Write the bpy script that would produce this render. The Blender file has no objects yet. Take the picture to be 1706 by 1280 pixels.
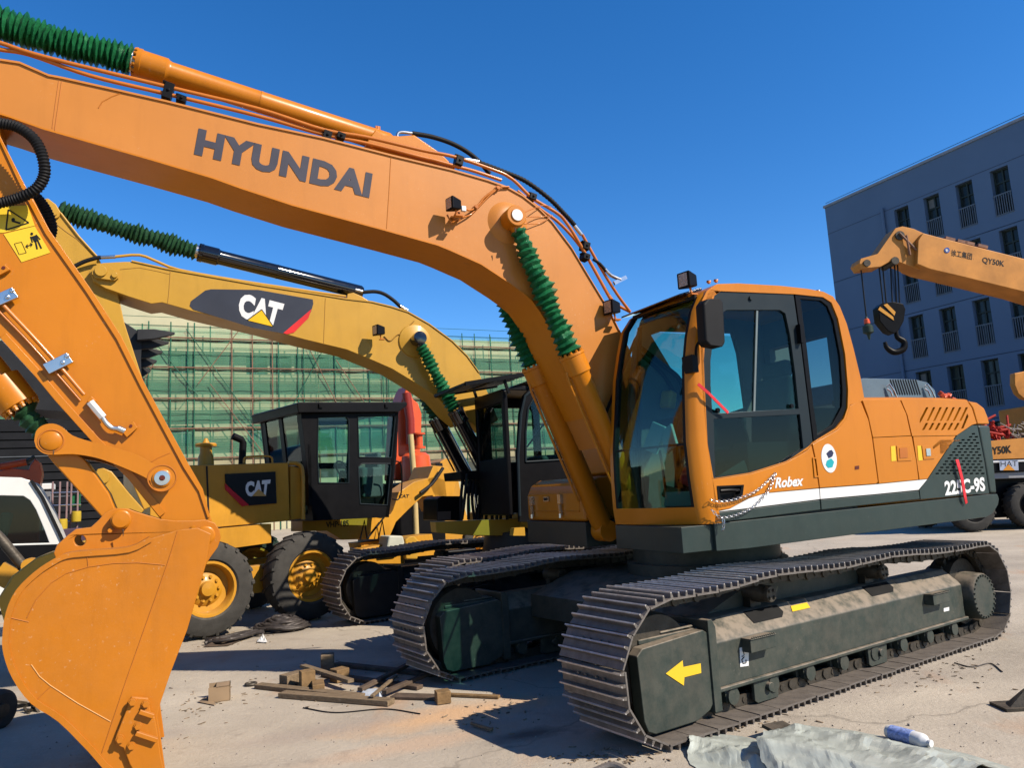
import bpy, math, random
from math import sin, cos, tan, pi, radians, atan2, sqrt, hypot
from mathutils import Vector, Matrix
from mathutils.geometry import tessellate_polygon
random.seed(7)
# ------------------------------------------------------------------ camera
scn = bpy.context.scene
FPX, PITCH, ROLL, CH = 1250.0, radians(8.0), radians(3.2), 1.6
FW = Vector((0, cos(PITCH), sin(PITCH)))
_R0 = Vector((1, 0, 0)); _U0 = Vector((0, -sin(PITCH), cos(PITCH)))
RT = cos(ROLL) * _R0 - sin(ROLL) * _U0
UP = sin(ROLL) * _R0 + cos(ROLL) * _U0
CAM = Vector((0, 0, CH))
cd = bpy.data.cameras.new('camera'); cam = bpy.data.objects.new('camera', cd)
scn.collection.objects.link(cam); scn.camera = cam
cd.sensor_fit = 'HORIZONTAL'; cd.sensor_width = 36.0; cd.lens = 36.0 * FPX / 1706.0
cd.clip_start = 0.05; cd.clip_end = 3000
mw = Matrix((RT, UP, -FW)).transposed().to_4x4(); mw.translation = CAM
cam.matrix_world = mw
# ------------------------------------------------------------------ light
SUN = Vector((1.07, -0.54, 1.0)).normalized()
w = bpy.data.worlds.new('World'); scn.world = w; w.use_nodes = True
nt = w.node_tree; bg = nt.nodes['Background']
sky = nt.nodes.new('ShaderNodeTexSky'); sky.sky_type = 'NISHITA'; sky.sun_disc = False
sky.sun_elevation = math.asin(SUN.z); sky.sun_rotation = atan2(SUN.x, SUN.y)
sky.altitude = 1500; sky.air_density = 1.0; sky.dust_density = 0.0; sky.ozone_density = 3.0
hs = nt.nodes.new('ShaderNodeHueSaturation'); hs.inputs['Saturation'].default_value = 1.32; hs.inputs['Hue'].default_value = 0.505; nt.links.new(sky.outputs[0], hs.inputs['Color']); nt.links.new(hs.outputs[0], bg.inputs[0]); bg.inputs[1].default_value = 0.1
sl = bpy.data.lights.new('sun', 'SUN'); sl.energy = 4.6; sl.angle = radians(0.5); sl.color = (1.0, 0.90, 0.77)
so = bpy.data.objects.new('sun', sl); scn.collection.objects.link(so)
so.rotation_euler = SUN.to_track_quat('Z', 'Y').to_euler()
vs = scn.view_settings; vs.view_transform = 'Standard'; vs.look = 'None'; vs.gamma = 1; vs.exposure = 1.0
vs.use_curve_mapping = False
scn.cycles.max_bounces = 8; scn.cycles.transparent_max_bounces = 24

# ------------------------------------------------------------------ frames
def ray(x, y): return (x - 853) / FPX * RT - (y - 640) / FPX * UP + FW
def gz(x, y, z=0.0):
    r = ray(x, y); return CAM + r * ((z - CH) / r.z)
class Frame:
    """local axes: X along the machine (front to rear), Y away from camera, Z up"""
    def __init__(s, o, az):
        s.o = Vector((o[0], o[1], 0)); a = radians(az); s.az = az
        s.b = Vector((sin(a), cos(a), 0)); s.m = Vector((-cos(a), sin(a), 0))
        s.mat = Matrix.Translation(s.o) @ Matrix.Rotation(pi / 2 - a, 4, 'Z')
    def px(s, x, y, d):
        r = ray(x, y); t = (s.o + d * s.m - CAM).dot(s.m) / r.dot(s.m)
        P = CAM + t * r - s.o; return Vector((P.dot(s.b), d, P.z))
    def pxs(s, x, y, q):
        r = ray(x, y); t = (s.o + q * s.b - CAM).dot(s.b) / r.dot(s.b)
        P = CAM + t * r - s.o; return Vector((q, P.dot(s.m), P.z))
    def pxz(s, x, y, z):
        P = gz(x, y, z) - s.o; return Vector((P.dot(s.b), P.dot(s.m), z))
    def sz(s, pts, d): return [((p := s.px(x, y, d)).x, p.z) for x, y in pts]
WORLD = Frame((0, 0), 90)   # plain world axes

# ------------------------------------------------------------------ mesh builder
class M:
    def __init__(s): s.v = []; s.f = []; s.mi = []; s.cur = 0
    def add(s, vs, fs):
        n = len(s.v); s.v += [tuple(v) for v in vs]
        for f in fs: s.f.append(tuple(i + n for i in f)); s.mi.append(s.cur)
        return s
    def box(s, x0, x1, y0, y1, z0, z1, mat=None):
        vs = [Vector((x, y, z)) for z in (z0, z1) for y in (y0, y1) for x in (x0, x1)]
        if mat: vs = [mat @ v for v in vs]
        return s.add(vs, [(0, 2, 3, 1), (4, 5, 7, 6), (0, 1, 5, 4), (2, 6, 7, 3), (0, 4, 6, 2), (1, 3, 7, 5)])
    def cbox(s, c, size, rot=(0, 0, 0)):
        from mathutils import Euler
        m = Matrix.Translation(Vector(c)) @ Euler(rot).to_matrix().to_4x4()
        a, b, c2 = size[0] / 2, size[1] / 2, size[2] / 2
        return s.box(-a, a, -b, b, -c2, c2, m)
    def bar(s, p0, p1, w, h, up=(0, 0, 1)):
        p0 = Vector(p0); p1 = Vector(p1); d = (p1 - p0); L = d.length; d.normalize()
        u = Vector(up); sd = d.cross(u)
        if sd.length < 1e-4: sd = d.cross(Vector((1, 0, 0)))
        sd.normalize(); u = sd.cross(d)
        m = Matrix((d, sd, u)).transposed().to_4x4(); m.translation = p0
        return s.box(0, L, -w / 2, w / 2, -h / 2, h / 2, m)
    def prism(s, ol, y0, y1, holes=()):
        """outline in (x,z), extruded along y"""
        loops = [list(ol)] + [list(h) for h in holes]
        flat = [p for l in loops for p in l]; n = len(flat)
        tri = tessellate_polygon([[Vector((p[0], p[1], 0)) for p in l] for l in loops])
        vs = [(p[0], y0, p[1]) for p in flat] + [(p[0], y1, p[1]) for p in flat]
        fs = []
        for a, b, c in tri:
            A, B, Cc = flat[a], flat[b], flat[c]
            cr = (B[0] - A[0]) * (Cc[1] - A[1]) - (B[1] - A[1]) * (Cc[0] - A[0])
            if abs(cr) < 1e-12: continue
            if cr < 0: a, c = c, a
            fs.append((a, b, c)); fs.append((a + n, c + n, b + n))
        k = 0
        for li, l in enumerate(loops):
            ar = sum(l[i][0] * l[(i + 1) % len(l)][1] - l[(i + 1) % len(l)][0] * l[i][1] for i in range(len(l)))
            ccw = ar > 0
            if li: ccw = not ccw
            for i in range(len(l)):
                a = k + i; b = k + (i + 1) % len(l)
                fs.append((a, a + n, b + n, b) if ccw else (a, b, b + n, a + n))
            k += len(l)
        return s.add(vs, fs)
    def tube(s, pts, r, n=10, caps=True, rf=None):
        pts = [Vector(p) for p in pts]; N = len(pts); rings = []
        up = Vector((0, 0, 1)); prev = None
        for i, p in enumerate(pts):
            d = (pts[min(i + 1, N - 1)] - pts[max(i - 1, 0)])
            if d.length < 1e-9: d = Vector((1, 0, 0))
            d.normalize()
            if prev is None:
                a = d.cross(up)
                if a.length < 1e-3: a = d.cross(Vector((0, 1, 0)))
            else: a = prev - d * prev.dot(d)
            a.normalize(); prev = a; b = d.cross(a)
            rr = rf(i) if rf else r
            rings += [p + (a * cos(2 * pi * j / n) + b * sin(2 * pi * j / n)) * rr for j in range(n)]
        fs = [(i * n + j, i * n + (j + 1) % n, (i + 1) * n + (j + 1) % n, (i + 1) * n + j) for i in range(N - 1) for j in range(n)]
        if caps: fs += [tuple(range(n - 1, -1, -1)), tuple((N - 1) * n + j for j in range(n))]
        return s.add(rings, fs)
    def lathe(s, p0, p1, prof, n=24, caps=True):
        """profile [(t metres from p0 toward p1, radius)]"""
        p0 = Vector(p0); d = (Vector(p1) - p0).normalized()
        pts = [p0 + d * t for t, r in prof]
        a = d.cross(Vector((0, 0, 1)))
        if a.length < 1e-3: a = d.cross(Vector((0, 1, 0)))
        a.normalize(); b = d.cross(a); vs = []
        for (t, r), p in zip(prof, pts):
            vs += [p + (a * cos(2 * pi * j / n) + b * sin(2 * pi * j / n)) * max(r, 1e-4) for j in range(n)]
        N = len(prof)
        fs = [(i * n + j, i * n + (j + 1) % n, (i + 1) * n + (j + 1) % n, (i + 1) * n + j) for i in range(N - 1) for j in range(n)]
        if caps: fs += [tuple(range(n - 1, -1, -1)), tuple((N - 1) * n + j for j in range(n))]
        return s.add(vs, fs)
    def cyl(s, p0, p1, r, n=20, r2=None):
        L = (Vector(p1) - Vector(p0)).length
        return s.lathe(p0, p1, [(0, r), (L, r if r2 is None else r2)], n)
    def quad(s, a, b, c, d): return s.add([a, b, c, d], [(0, 1, 2, 3)])
    def torus(s, c, ax, R, r, n=24, m=8, sx=1.0, other=None):
        ax = Vector(ax).normalized(); a = ax.cross(Vector((0, 0, 1)))
        if other is not None: a = Vector(other)
        if a.length < 1e-3: a = Vector((1, 0, 0))
        a.normalize(); b = ax.cross(a); c = Vector(c); vs = []
        for i in range(n):
            t = 2 * pi * i / n; dr = a * cos(t) * sx + b * sin(t); o = a * cos(t) + b * sin(t)
            for j in range(m):
                q = 2 * pi * j / m; vs.append(c + dr * R + o * r * cos(q) + ax * r * sin(q))
        fs = [(i * m + j, ((i + 1) % n) * m + j, ((i + 1) % n) * m + (j + 1) % m, i * m + (j + 1) % m) for i in range(n) for j in range(m)]
        return s.add(vs, fs)
    def mesh(s, name, mats):
        me = bpy.data.meshes.new(name); me.from_pydata(s.v, [], s.f)
        if not isinstance(mats, (list, tuple)): mats = [mats]
        for m in mats: me.materials.append(m)
        if len(mats) > 1: me.polygons.foreach_set('material_index', s.mi)
        me.polygons.foreach_set('use_smooth', [True] * len(me.polygons))
        try: me.set_sharp_from_angle(angle=radians(38))
        except Exception: pass
        me.update(); return me
    def build(s, name, mats, parent=None, fr=None, bev=0, seg=2):
        me = s.mesh(name, mats); o = bpy.data.objects.new(name, me); scn.collection.objects.link(o)
        m = fr.mat if fr else Matrix.Identity(4)
        if parent is not None:
            o.parent = parent; o.matrix_local = WM[parent.name].inverted() @ m
        else: o.matrix_local = m
        WM[o.name] = m.copy()
        if bev:
            b = o.modifiers.new('bevel', 'BEVEL'); b.width = bev; b.segments = seg; b.limit_method = 'ANGLE'; b.angle_limit = radians(35)
            b.harden_normals = True
        return o
WM = {}
def tag(o, label=None, cat=None, group=None, kind=None):
    for k, v in (('label', label), ('category', cat), ('group', group), ('kind', kind)):
        if v: o[k] = v
    return o
def thing(name, mat, label, cat, group=None):
    o = bpy.data.objects.new(name, None); scn.collection.objects.link(o); o.empty_display_size = 0.2
    o.matrix_local = mat; WM[o.name] = mat.copy(); return tag(o, label, cat, group)
def dup(o, parent, mat):
    """copy of a part sharing its mesh; mat = matrix in world"""
    c = o.copy(); scn.collection.objects.link(c); c.parent = parent
    c.matrix_local = WM[parent.name].inverted() @ mat; WM[c.name] = mat.copy(); return c
def smooth(pts, k=6):
    pts = [Vector(p) for p in pts]; P = [2 * pts[0] - pts[1]] + pts + [2 * pts[-1] - pts[-2]]; out = []
    for i in range(1, len(P) - 2):
        a, b, c, d = P[i - 1:i + 3]
        for j in range(k):
            t = j / k
            out.append(0.5 * (2 * b + (c - a) * t + (2 * a - 5 * b + 4 * c - d) * t * t + (3 * b - a - 3 * c + d) * t ** 3))
    out.append(pts[-1]); return out
def smooth2(pts, k=5): return [(p.x, p.y) for p in smooth([(a, b, 0) for a, b in pts], k)]
def circ(cx, cz, r, n=20): return [(cx + r * cos(2 * pi * i / n), cz + r * sin(2 * pi * i / n)) for i in range(n)]
def inset(pts, fac):
    cx = sum(p[0] for p in pts) / len(pts); cz = sum(p[1] for p in pts) / len(pts)
    return [(cx + (x - cx) * fac, cz + (z - cz) * fac) for x, z in pts]
def rrect(x0, x1, z0, z1, r, n=4):
    out = []
    for cx, cz, a0 in ((x1 - r, z1 - r, 0), (x0 + r, z1 - r, 90), (x0 + r, z0 + r, 180), (x1 - r, z0 + r, 270)):
        for i in range(n + 1):
            a = radians(a0 + 90 * i / n); out.append((cx + r * cos(a), cz + r * sin(a)))
    return out

# ------------------------------------------------------------------ materials
MATS = {}
ALB = 0.62   # overall paint reflectance scale that goes with the exposure
def mat(name, col, rough=0.5, metal=0.0, var=0.12, vscale=3.0, bump=0.0, bscale=60.0, coat=0.0, dust=0.0, dustcol=(0.26, 0.2, 0.15),
        spots=0.0, spotcol=(0.1, 0.05, 0.02), sscale=25.0, emit=None, stretch=None, rvar=0.08, spec=0.2, wear=0.0, wearcol=(0.75, 0.5, 0.3), grime=0.0):
    if name in MATS: return MATS[name]
    col, dustcol, spotcol = (tuple(c * ALB for c in q) for q in (col, dustcol, spotcol))
    m = bpy.data.materials.new(name); m.use_nodes = True; n = m.node_tree; L = n.links
    p = n.nodes['Principled BSDF']
    p.inputs['Roughness'].default_value = rough; p.inputs['Metallic'].default_value = metal
    p.inputs['Coat Weight'].default_value = coat * 0.5; p.inputs['Specular IOR Level'].default_value = spec; p.inputs['Coat Roughness'].default_value = 0.12
    tc = n.nodes.new('ShaderNodeTexCoord'); src = tc.outputs['Object']
    if stretch:
        mp = n.nodes.new('ShaderNodeMapping'); mp.inputs['Scale'].default_value = stretch
        L.new(src, mp.inputs[0]); src = mp.outputs[0]
    def noise(sc, det=5, ro=0.6):
        q = n.nodes.new('ShaderNodeTexNoise'); q.inputs['Scale'].default_value = sc; q.inputs['Detail'].default_value = det
        q.inputs['Roughness'].default_value = ro; L.new(src, q.inputs['Vector']); return q
    def mix(a, b, f):
        q = n.nodes.new('ShaderNodeMix'); q.data_type = 'RGBA'
        if isinstance(a, tuple): q.inputs[6].default_value = (*a, 1)
        else: L.new(a, q.inputs[6])
        if isinstance(b, tuple): q.inputs[7].default_value = (*b, 1)
        else: L.new(b, q.inputs[7])
        L.new(f, q.inputs[0]) if not isinstance(f, float) else None
        return q.outputs[2]
    def ramp(o, a, b):
        q = n.nodes.new('ShaderNodeMapRange'); q.inputs[1].default_value = a; q.inputs[2].default_value = b; L.new(o, q.inputs[0]); return q.outputs[0]
    nz = noise(vscale)
    lo = tuple(c * (1 - var) for c in col); hi = tuple(min(1, c * (1 + var)) for c in col)
    c = mix(lo, hi, ramp(nz.outputs[0], 0.3, 0.7))
    if spots:
        s2 = noise(sscale, 6, 0.7); c = mix(c, spotcol, ramp(s2.outputs[0], 0.72 - 0.25 * spots, 0.74 - 0.15 * spots))
    if grime:
        mp = n.nodes.new('ShaderNodeMapping'); mp.inputs['Scale'].default_value = (5, 5, 0.7); L.new(tc.outputs['Object'], mp.inputs[0])
        q = n.nodes.new('ShaderNodeTexNoise'); q.inputs['Scale'].default_value = 1.6; q.inputs['Detail'].default_value = 7; q.inputs['Roughness'].default_value = 0.7; L.new(mp.outputs[0], q.inputs[0])
        r0 = n.nodes.new('ShaderNodeMapRange'); r0.inputs[1].default_value = 0.5; r0.inputs[2].default_value = 0.78; r0.inputs[4].default_value = grime; L.new(q.outputs[0], r0.inputs[0])
        c = mix(c, tuple(k * 0.45 for k in col), r0.outputs[0])
    if wear:
        q = noise(38, 8, 0.75); q2 = noise(2.2, 3, 0.5)
        m1 = n.nodes.new('ShaderNodeMath'); m1.operation = 'MULTIPLY'; L.new(ramp(q.outputs[0], 0.60, 0.66), m1.inputs[0]); L.new(ramp(q2.outputs[0], 0.60 - 0.2 * wear, 0.72 - 0.1 * wear), m1.inputs[1])
        m2 = n.nodes.new('ShaderNodeMath'); m2.operation = 'MULTIPLY'; L.new(m1.outputs[0], m2.inputs[0]); m2.inputs[1].default_value = 0.55
        c = mix(c, tuple(k * ALB for k in wearcol), m2.outputs[0])
    if dust:
        g = n.nodes.new('ShaderNodeNewGeometry'); sp = n.nodes.new('ShaderNodeSeparateXYZ'); L.new(g.outputs['Normal'], sp.inputs[0])
        d1 = ramp(sp.outputs[2], -0.1, 0.8); s3 = noise(9, 6, 0.65); d2 = ramp(s3.outputs[0], 0.25, 0.62)
        mm = n.nodes.new('ShaderNodeMath'); mm.operation = 'MULTIPLY'; L.new(d2, mm.inputs[0])
        ad = n.nodes.new('ShaderNodeMath'); ad.operation = 'MULTIPLY_ADD'; L.new(d1, ad.inputs[0]); ad.inputs[1].default_value = dust; ad.inputs[2].default_value = 0.04 * dust
        L.new(ad.outputs[0], mm.inputs[1]); c = mix(c, dustcol, mm.outputs[0])
    L.new(c, p.inputs['Base Color'])
    if rvar:
        r2 = noise(vscale * 3); rr = n.nodes.new('ShaderNodeMapRange'); rr.inputs[3].default_value = max(0.02, rough - rvar); rr.inputs[4].default_value = min(1, rough + rvar)
        L.new(r2.outputs[0], rr.inputs[0]); L.new(rr.outputs[0], p.inputs['Roughness'])
    if bump:
        b2 = noise(bscale, 4); bp = n.nodes.new('ShaderNodeBump'); bp.inputs['Strength'].default_value = bump; bp.inputs['Distance'].default_value = 0.01
        L.new(b2.outputs[0], bp.inputs['Height']); L.new(bp.outputs[0], p.inputs['Normal'])
    MATS[name] = m; return m
def glass(name, col, fac, rough=0.03, gcol=(0.9, 0.95, 1.0)):
    if name in MATS: return MATS[name]
    m = bpy.data.materials.new(name); m.use_nodes = True; n = m.node_tree; L = n.links; n.nodes.clear()
    o = n.nodes.new('ShaderNodeOutputMaterial'); t = n.nodes.new('ShaderNodeBsdfTransparent'); t.inputs[0].default_value = (*col, 1)
    g = n.nodes.new('ShaderNodeBsdfGlossy'); g.inputs['Roughness'].default_value = rough; g.inputs[0].default_value = (*gcol, 1)
    ge = n.nodes.new('ShaderNodeNewGeometry'); dt = n.nodes.new('ShaderNodeVectorMath'); dt.operation = 'DOT_PRODUCT'; L.new(ge.outputs['Normal'], dt.inputs[0]); L.new(ge.outputs['Incoming'], dt.inputs[1])
    def mth(op, i, v=None, c=False):
        q = n.nodes.new('ShaderNodeMath'); q.operation = op; q.use_clamp = c; L.new(i, q.inputs[0])
        if v is not None: q.inputs[1].default_value = v
        return q.outputs[0]
    ab = mth('ABSOLUTE', dt.outputs['Value']); iv = mth('SUBTRACT', mth('MULTIPLY', ab, -1.0), -1.0, True); pw = mth('POWER', iv, 5.0); fr_ = mth('MULTIPLY', pw, 0.6)
    a = n.nodes.new('ShaderNodeMath'); a.operation = 'ADD'; a.inputs[1].default_value = fac * 0.5 + 0.006; L.new(fr_, a.inputs[0])
    x = n.nodes.new('ShaderNodeMixShader'); L.new(a.outputs[0], x.inputs[0])
    L.new(t.outputs[0], x.inputs[1]); L.new(g.outputs[0], x.inputs[2]); L.new(x.outputs[0], o.inputs[0])
    MATS[name] = m; return m
ORANGE = mat('orange_paint', (0.60, 0.198, 0.007), 0.36, var=0.07, vscale=1.3, bump=0.07, bscale=14, coat=0.12, spots=0.10, spotcol=(0.5, 0.17, 0.015), sscale=5, grime=0.22, wear=0.25)
ORANGE_GLARE = mat('glare_washed_orange_paint', (0.58, 0.215, 0.035), 0.42, var=0.07, vscale=1.1, bump=0.06, bscale=10, coat=0.15, spots=0.10, spotcol=(0.52, 0.18, 0.03), sscale=4, grime=0.18, wear=0.35)  # same orange paint, base paled to put the boom's glare into the colour
ORANGE_B = mat('scuffed_orange_paint', (0.56, 0.18, 0.007), 0.42, var=0.1, vscale=1.6, bump=0.12, bscale=18, spots=0.12, spotcol=(0.46, 0.15, 0.015), sscale=5, grime=0.3, wear=0.7, dust=0.35, dustcol=(0.42, 0.26, 0.14))
ORANGE_P = mat('orange_pipe_paint', (0.56, 0.17, 0.02), 0.3, coat=0.4, var=0.1)
YELLOW = mat('yellow_paint', (0.58, 0.315, 0.035), 0.42, grime=0.25, wear=0.2, var=0.08, vscale=2, bump=0.05, bscale=14, coat=0.1, dust=0.1)
YELLOW_G = mat('yellow_grader_paint', (0.62, 0.29, 0.022), 0.42, grime=0.35, wear=0.3, var=0.12, vscale=2.5, bump=0.05, bscale=14, coat=0.15, dust=0.25)
CHAR = mat('charcoal_green_paint', (0.024, 0.042, 0.038), 0.38, grime=0.3, wear=0.4, wearcol=(0.15, 0.16, 0.15), var=0.15, vscale=2, coat=0.15, bump=0.04, bscale=18, dust=0.35, dustcol=(0.2, 0.18, 0.14))
FRAMEM = mat('track_frame_paint', (0.026, 0.042, 0.036), 0.5, var=0.15, vscale=3, bump=0.10, bscale=30, dust=1.25, dustcol=(0.27, 0.22, 0.165), spots=0.08, spotcol=(0.07, 0.07, 0.06), sscale=30, grime=0.4, wear=0.5, wearcol=(0.22, 0.2, 0.17))
BLACK = mat('black_paint', (0.007, 0.007, 0.008), 0.4, var=0.25, spec=0.07, dust=0.12, dustcol=(0.05, 0.045, 0.04))
BLACKGLOSS = mat('black_gloss', (0.006, 0.006, 0.008), 0.12, coat=0.8, var=0.1, spec=.5)
RUBBER = mat('black_rubber', (0.012, 0.012, 0.013), 0.6, var=0.2, spec=0.12)
TRIM = mat('dark_grey_trim', (0.017, 0.026, 0.031), 0.45, var=0.1, spec=0.12)
STEEL = mat('worn_track_steel', (0.185, 0.162, 0.142), 0.5, spec=0.4, metal=0.35, var=0.35, vscale=12, bump=0.3, bscale=50, dust=0.55, dustcol=(0.3, 0.245, 0.19), spots=0.3, spotcol=(0.09, 0.06, 0.045), sscale=16)
STEELP = mat('polished_grouser_steel', (0.62, 0.57, 0.52), 0.4, metal=0.6, var=0.3, vscale=20, spots=0.25, spotcol=(0.16, 0.1, 0.07))
DARKST = mat('greasy_steel', (0.06, 0.052, 0.04), 0.5, metal=0.3, var=0.4, vscale=15, bump=0.4, bscale=40, dust=0.6, dustcol=(0.2, 0.16, 0.12))
CHROME = mat('bright_zinc', (0.72, 0.72, 0.72), 0.25, metal=0.95, var=0.1)
WHITE = mat('white_decal', (0.8, 0.8, 0.78), 0.4, var=0.03)
GREYL = mat('slate_lettering', (0.062, 0.060, 0.080), 0.5, spec=0.12, var=0.12, vscale=6)
GREEN = mat('green_boot_cloth', (0.012, 0.13, 0.045), 0.42, var=0.4, vscale=14, bump=0.6, bscale=40, coat=0.15)
GREEND = mat('olive_boot_cloth', (0.02, 0.075, 0.03), 0.6, var=0.45, vscale=14, bump=0.6, bscale=40)
RED = mat('red_ribbon', (0.75, 0.03, 0.04), 0.5, var=0.1)
YDEC = mat('yellow_decal', (0.85, 0.55, 0.03), 0.45, var=0.04)
INK = mat('black_ink', (0.008, 0.008, 0.008), 0.5, var=0.1)
LENS = mat('lamp_lens', (0.5, 0.45, 0.4), 0.12, metal=0.6, var=0.5, vscale=120, bump=0.8, bscale=120)
GL_TEAL = glass('tinted_cab_glass', (0.58, 0.80, 0.76), 0.02)
GL_FRONT = glass('windscreen_glass', (0.60, 0.80, 0.76), 0.06, gcol=(1.0, 0.97, 0.9))
GL_DARK = glass('dark_cab_glass', (0.38, 0.50, 0.50), 0.02)
SEAT = mat('grey_seat_cloth', (0.10, 0.105, 0.105), 0.8, var=0.2)
TYRE = mat('dusty_tyre', (0.05, 0.047, 0.042), 0.85, var=0.25, vscale=8, bump=0.3, bscale=70, dust=0.3, dustcol=(0.2, 0.18, 0.15), spots=0.15, spotcol=(0.13, 0.12, 0.1), sscale=6)
WOOD = mat('weathered_wood', (0.23, 0.165, 0.10), 0.75, var=0.35, vscale=9, bump=0.5, bscale=45, stretch=(1, 6, 6))
RED_O = mat('red_orange_paint', (0.75, 0.10, 0.025), 0.4, var=0.12, coat=0.2)
CRANEY = mat('crane_ochre_paint', (0.62, 0.26, 0.05), 0.5, var=0.2, vscale=2, spots=0.2, spotcol=(0.25, 0.1, 0.04), sscale=9)
ROPE = mat('steel_rope', (0.07, 0.06, 0.055), 0.55, metal=0.3, var=0.4, vscale=30)

# ------------------------------------------------------------------ decals and text
def text_mesh(s, off=0.03, sp=1.0):
    cu = bpy.data.curves.new('txt', 'FONT'); cu.body = s; cu.offset = off; cu.resolution_u = 3; cu.space_character = sp
    o = bpy.data.objects.new('txt', cu); scn.collection.objects.link(o)
    dg = bpy.context.evaluated_depsgraph_get(); me = bpy.data.meshes.new_from_object(o.evaluated_get(dg))
    vs = [v.co.copy() for v in me.vertices]; fs = [tuple(p.vertices) for p in me.polygons]
    bpy.data.objects.remove(o); bpy.data.meshes.remove(me); bpy.data.curves.remove(cu)
    x0 = min(v.x for v in vs); x1 = max(v.x for v in vs); y0 = min(v.y for v in vs); y1 = max(v.y for v in vs)
    return [((v.x - x0) / (x1 - x0), (v.y - y0) / (y1 - y0)) for v in vs], fs
def text_on(fr, s, p00, p10, p01, d, name, m, parent, off=0.03, p11=None, sp=1.0):
    """lettering fitted between three picture points on the plane d (bottom-left, bottom-right, top-left)"""
    A, B, T = (fr.px(*q, d) for q in (p00, p10, p01)); Q = fr.px(*p11, d) if p11 else B + T - A
    uv, fs = text_mesh(s, off, sp); mb = M()
    mb.add([A * (1 - u) * (1 - v) + B * u * (1 - v) + T * (1 - u) * v + Q * u * v for u, v in uv], fs)
    return mb.build(name, m, parent, fr)
def decal(fr, pts, d, name, m, parent, th=0.002):
    mb = M(); mb.prism(fr.sz(pts, d), d - th, d); return mb.build(name, m, parent, fr)
def blob(pts, r, mb=None, n=10):
    mb = mb or M(); mb.tube(smooth(pts), r, n); return mb
def bolt(mb, p, ax, r=0.02, h=0.02):
    p = Vector(p); ax = Vector(ax).normalized(); mb.cyl(p, p + ax * h * 0.4, r * 1.3, 12); mb.cyl(p + ax * h * 0.4, p + ax * h, r, 6)
def bellows(mb, pts, r0, r1, n_pl, depth=0.35, n=22, jit=0.12):
    P = [Vector(p) for p in pts]; L = [0]
    for a, b in zip(P, P[1:]): L.append(L[-1] + (b - a).length)
    def at(t):
        t *= L[-1]
        for i in range(len(P) - 1):
            if t <= L[i + 1] + 1e-9: return P[i].lerp(P[i + 1], (t - L[i]) / max(1e-9, L[i + 1] - L[i]))
        return P[-1]
    N = n_pl * 2; pos = []; rad = []
    for i in range(N + 1):
        t = i / N; r = r0 + (r1 - r0) * t
        tt = min(1, max(0, t + random.uniform(-jit, jit) / N)); pos.append(at(tt))
        rad.append(r * (1 - depth if i % 2 == 0 else 1) * (1 + random.uniform(-jit, jit) * 0.5))
    k0 = len(mb.v); ph = random.uniform(0, 6)
    ax = (P[-1] - P[0]).normalized(); sg = Vector((0, 0, -1)) - ax * ax.dot(Vector((0, 0, -1)))
    for i in range(len(pos)):
        t = i / (len(pos) - 1); rad[i] *= 1 + 0.07 * sin(t * 9 + ph) + 0.05 * sin(t * 23 + ph * 2); pos[i] = pos[i] + ax * (0.25 * (L[-1] / N) * sin(t * 17 + ph)) + sg * (0.012 * sin(pi * t) + 0.006 * sin(t * 14 + ph))
    mb.tube(pos, 0, n, rf=lambda i: rad[i])
    for k in range(k0, len(mb.v)):   # crumple
        v = mb.v[k]; q = 0.004; i = (k - k0) // n; j = (k - k0) % n
        c0 = pos[i]; w_ = sin(j * 2 * pi / n * 3 + i * 0.9) * 0.05 + sin(j * 2 * pi / n * 5 - i * 1.7) * 0.04 + sin(j * 2 * pi / n * 2 + i // 2) * 0.05; sh = sin(j * 2 * pi / n + i * 0.35) * 0.10 * L[-1] / N * 2
        mb.v[k] = tuple(c0 + (Vector(v) - c0) * (1 + w_) + ax * sh + Vector((random.uniform(-q, q), random.uniform(-q, q), random.uniform(-q, q))))
    return mb
# ================================================================== tracks
TF = Frame((0.7457, 4.6669), 55.4)
def belt_path(L, zc=0.455, R=0.42, a0=0.19, sag=0.02):
    pts = []
    aC, aS = a0, a0 + L
    n = 40
    for i in range(n + 1): pts.append((aC + (aS - aC) * i / n, 0.035))
    RS = R - 0.012
    for i in range(1, 24):
        t = -pi / 2 + pi * i / 24; pts.append((aS + RS * cos(t), 0.035 + RS + RS * sin(t)))
    zt = 0.035 + 2 * RS
    k1, k2 = aC + L * 0.64, aC + L * 0.27
    top = [(aS, zt), ((aS + k1) / 2, zt + 0.005), (k1, zt + 0.045), ((k1 + k2) / 2, zt + 0.03), (k2, zt + 0.06), ((k2 + aC) / 2, zt + 0.03), (aC, 0.035 + 2 * R)]
    pts += smooth2(top, 8)
    for i in range(1, 24):
        t = pi / 2 + pi * i / 24; pts.append((aC + R * cos(t), zc + R * sin(t)))
    return pts
def resample(pts, n):
    P = pts + [pts[0]]; L = [0]
    for a, b in zip(P, P[1:]): L.append(L[-1] + hypot(a[0] - b[0], a[1] - b[1]))
    out = []; i = 0
    for k in range(n):
        t = L[-1] * k / n
        while L[i + 1] < t: i += 1
        q = (t - L[i]) / max(1e-9, L[i + 1] - L[i]); a, b = P[i], P[i + 1]
        dx, dz = b[0] - a[0], b[1] - a[1]; l = hypot(dx, dz)
        out.append((a[0] + dx * q, a[1] + dz * q, dx / l, dz / l))
    return out, L[-1] / n
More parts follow.
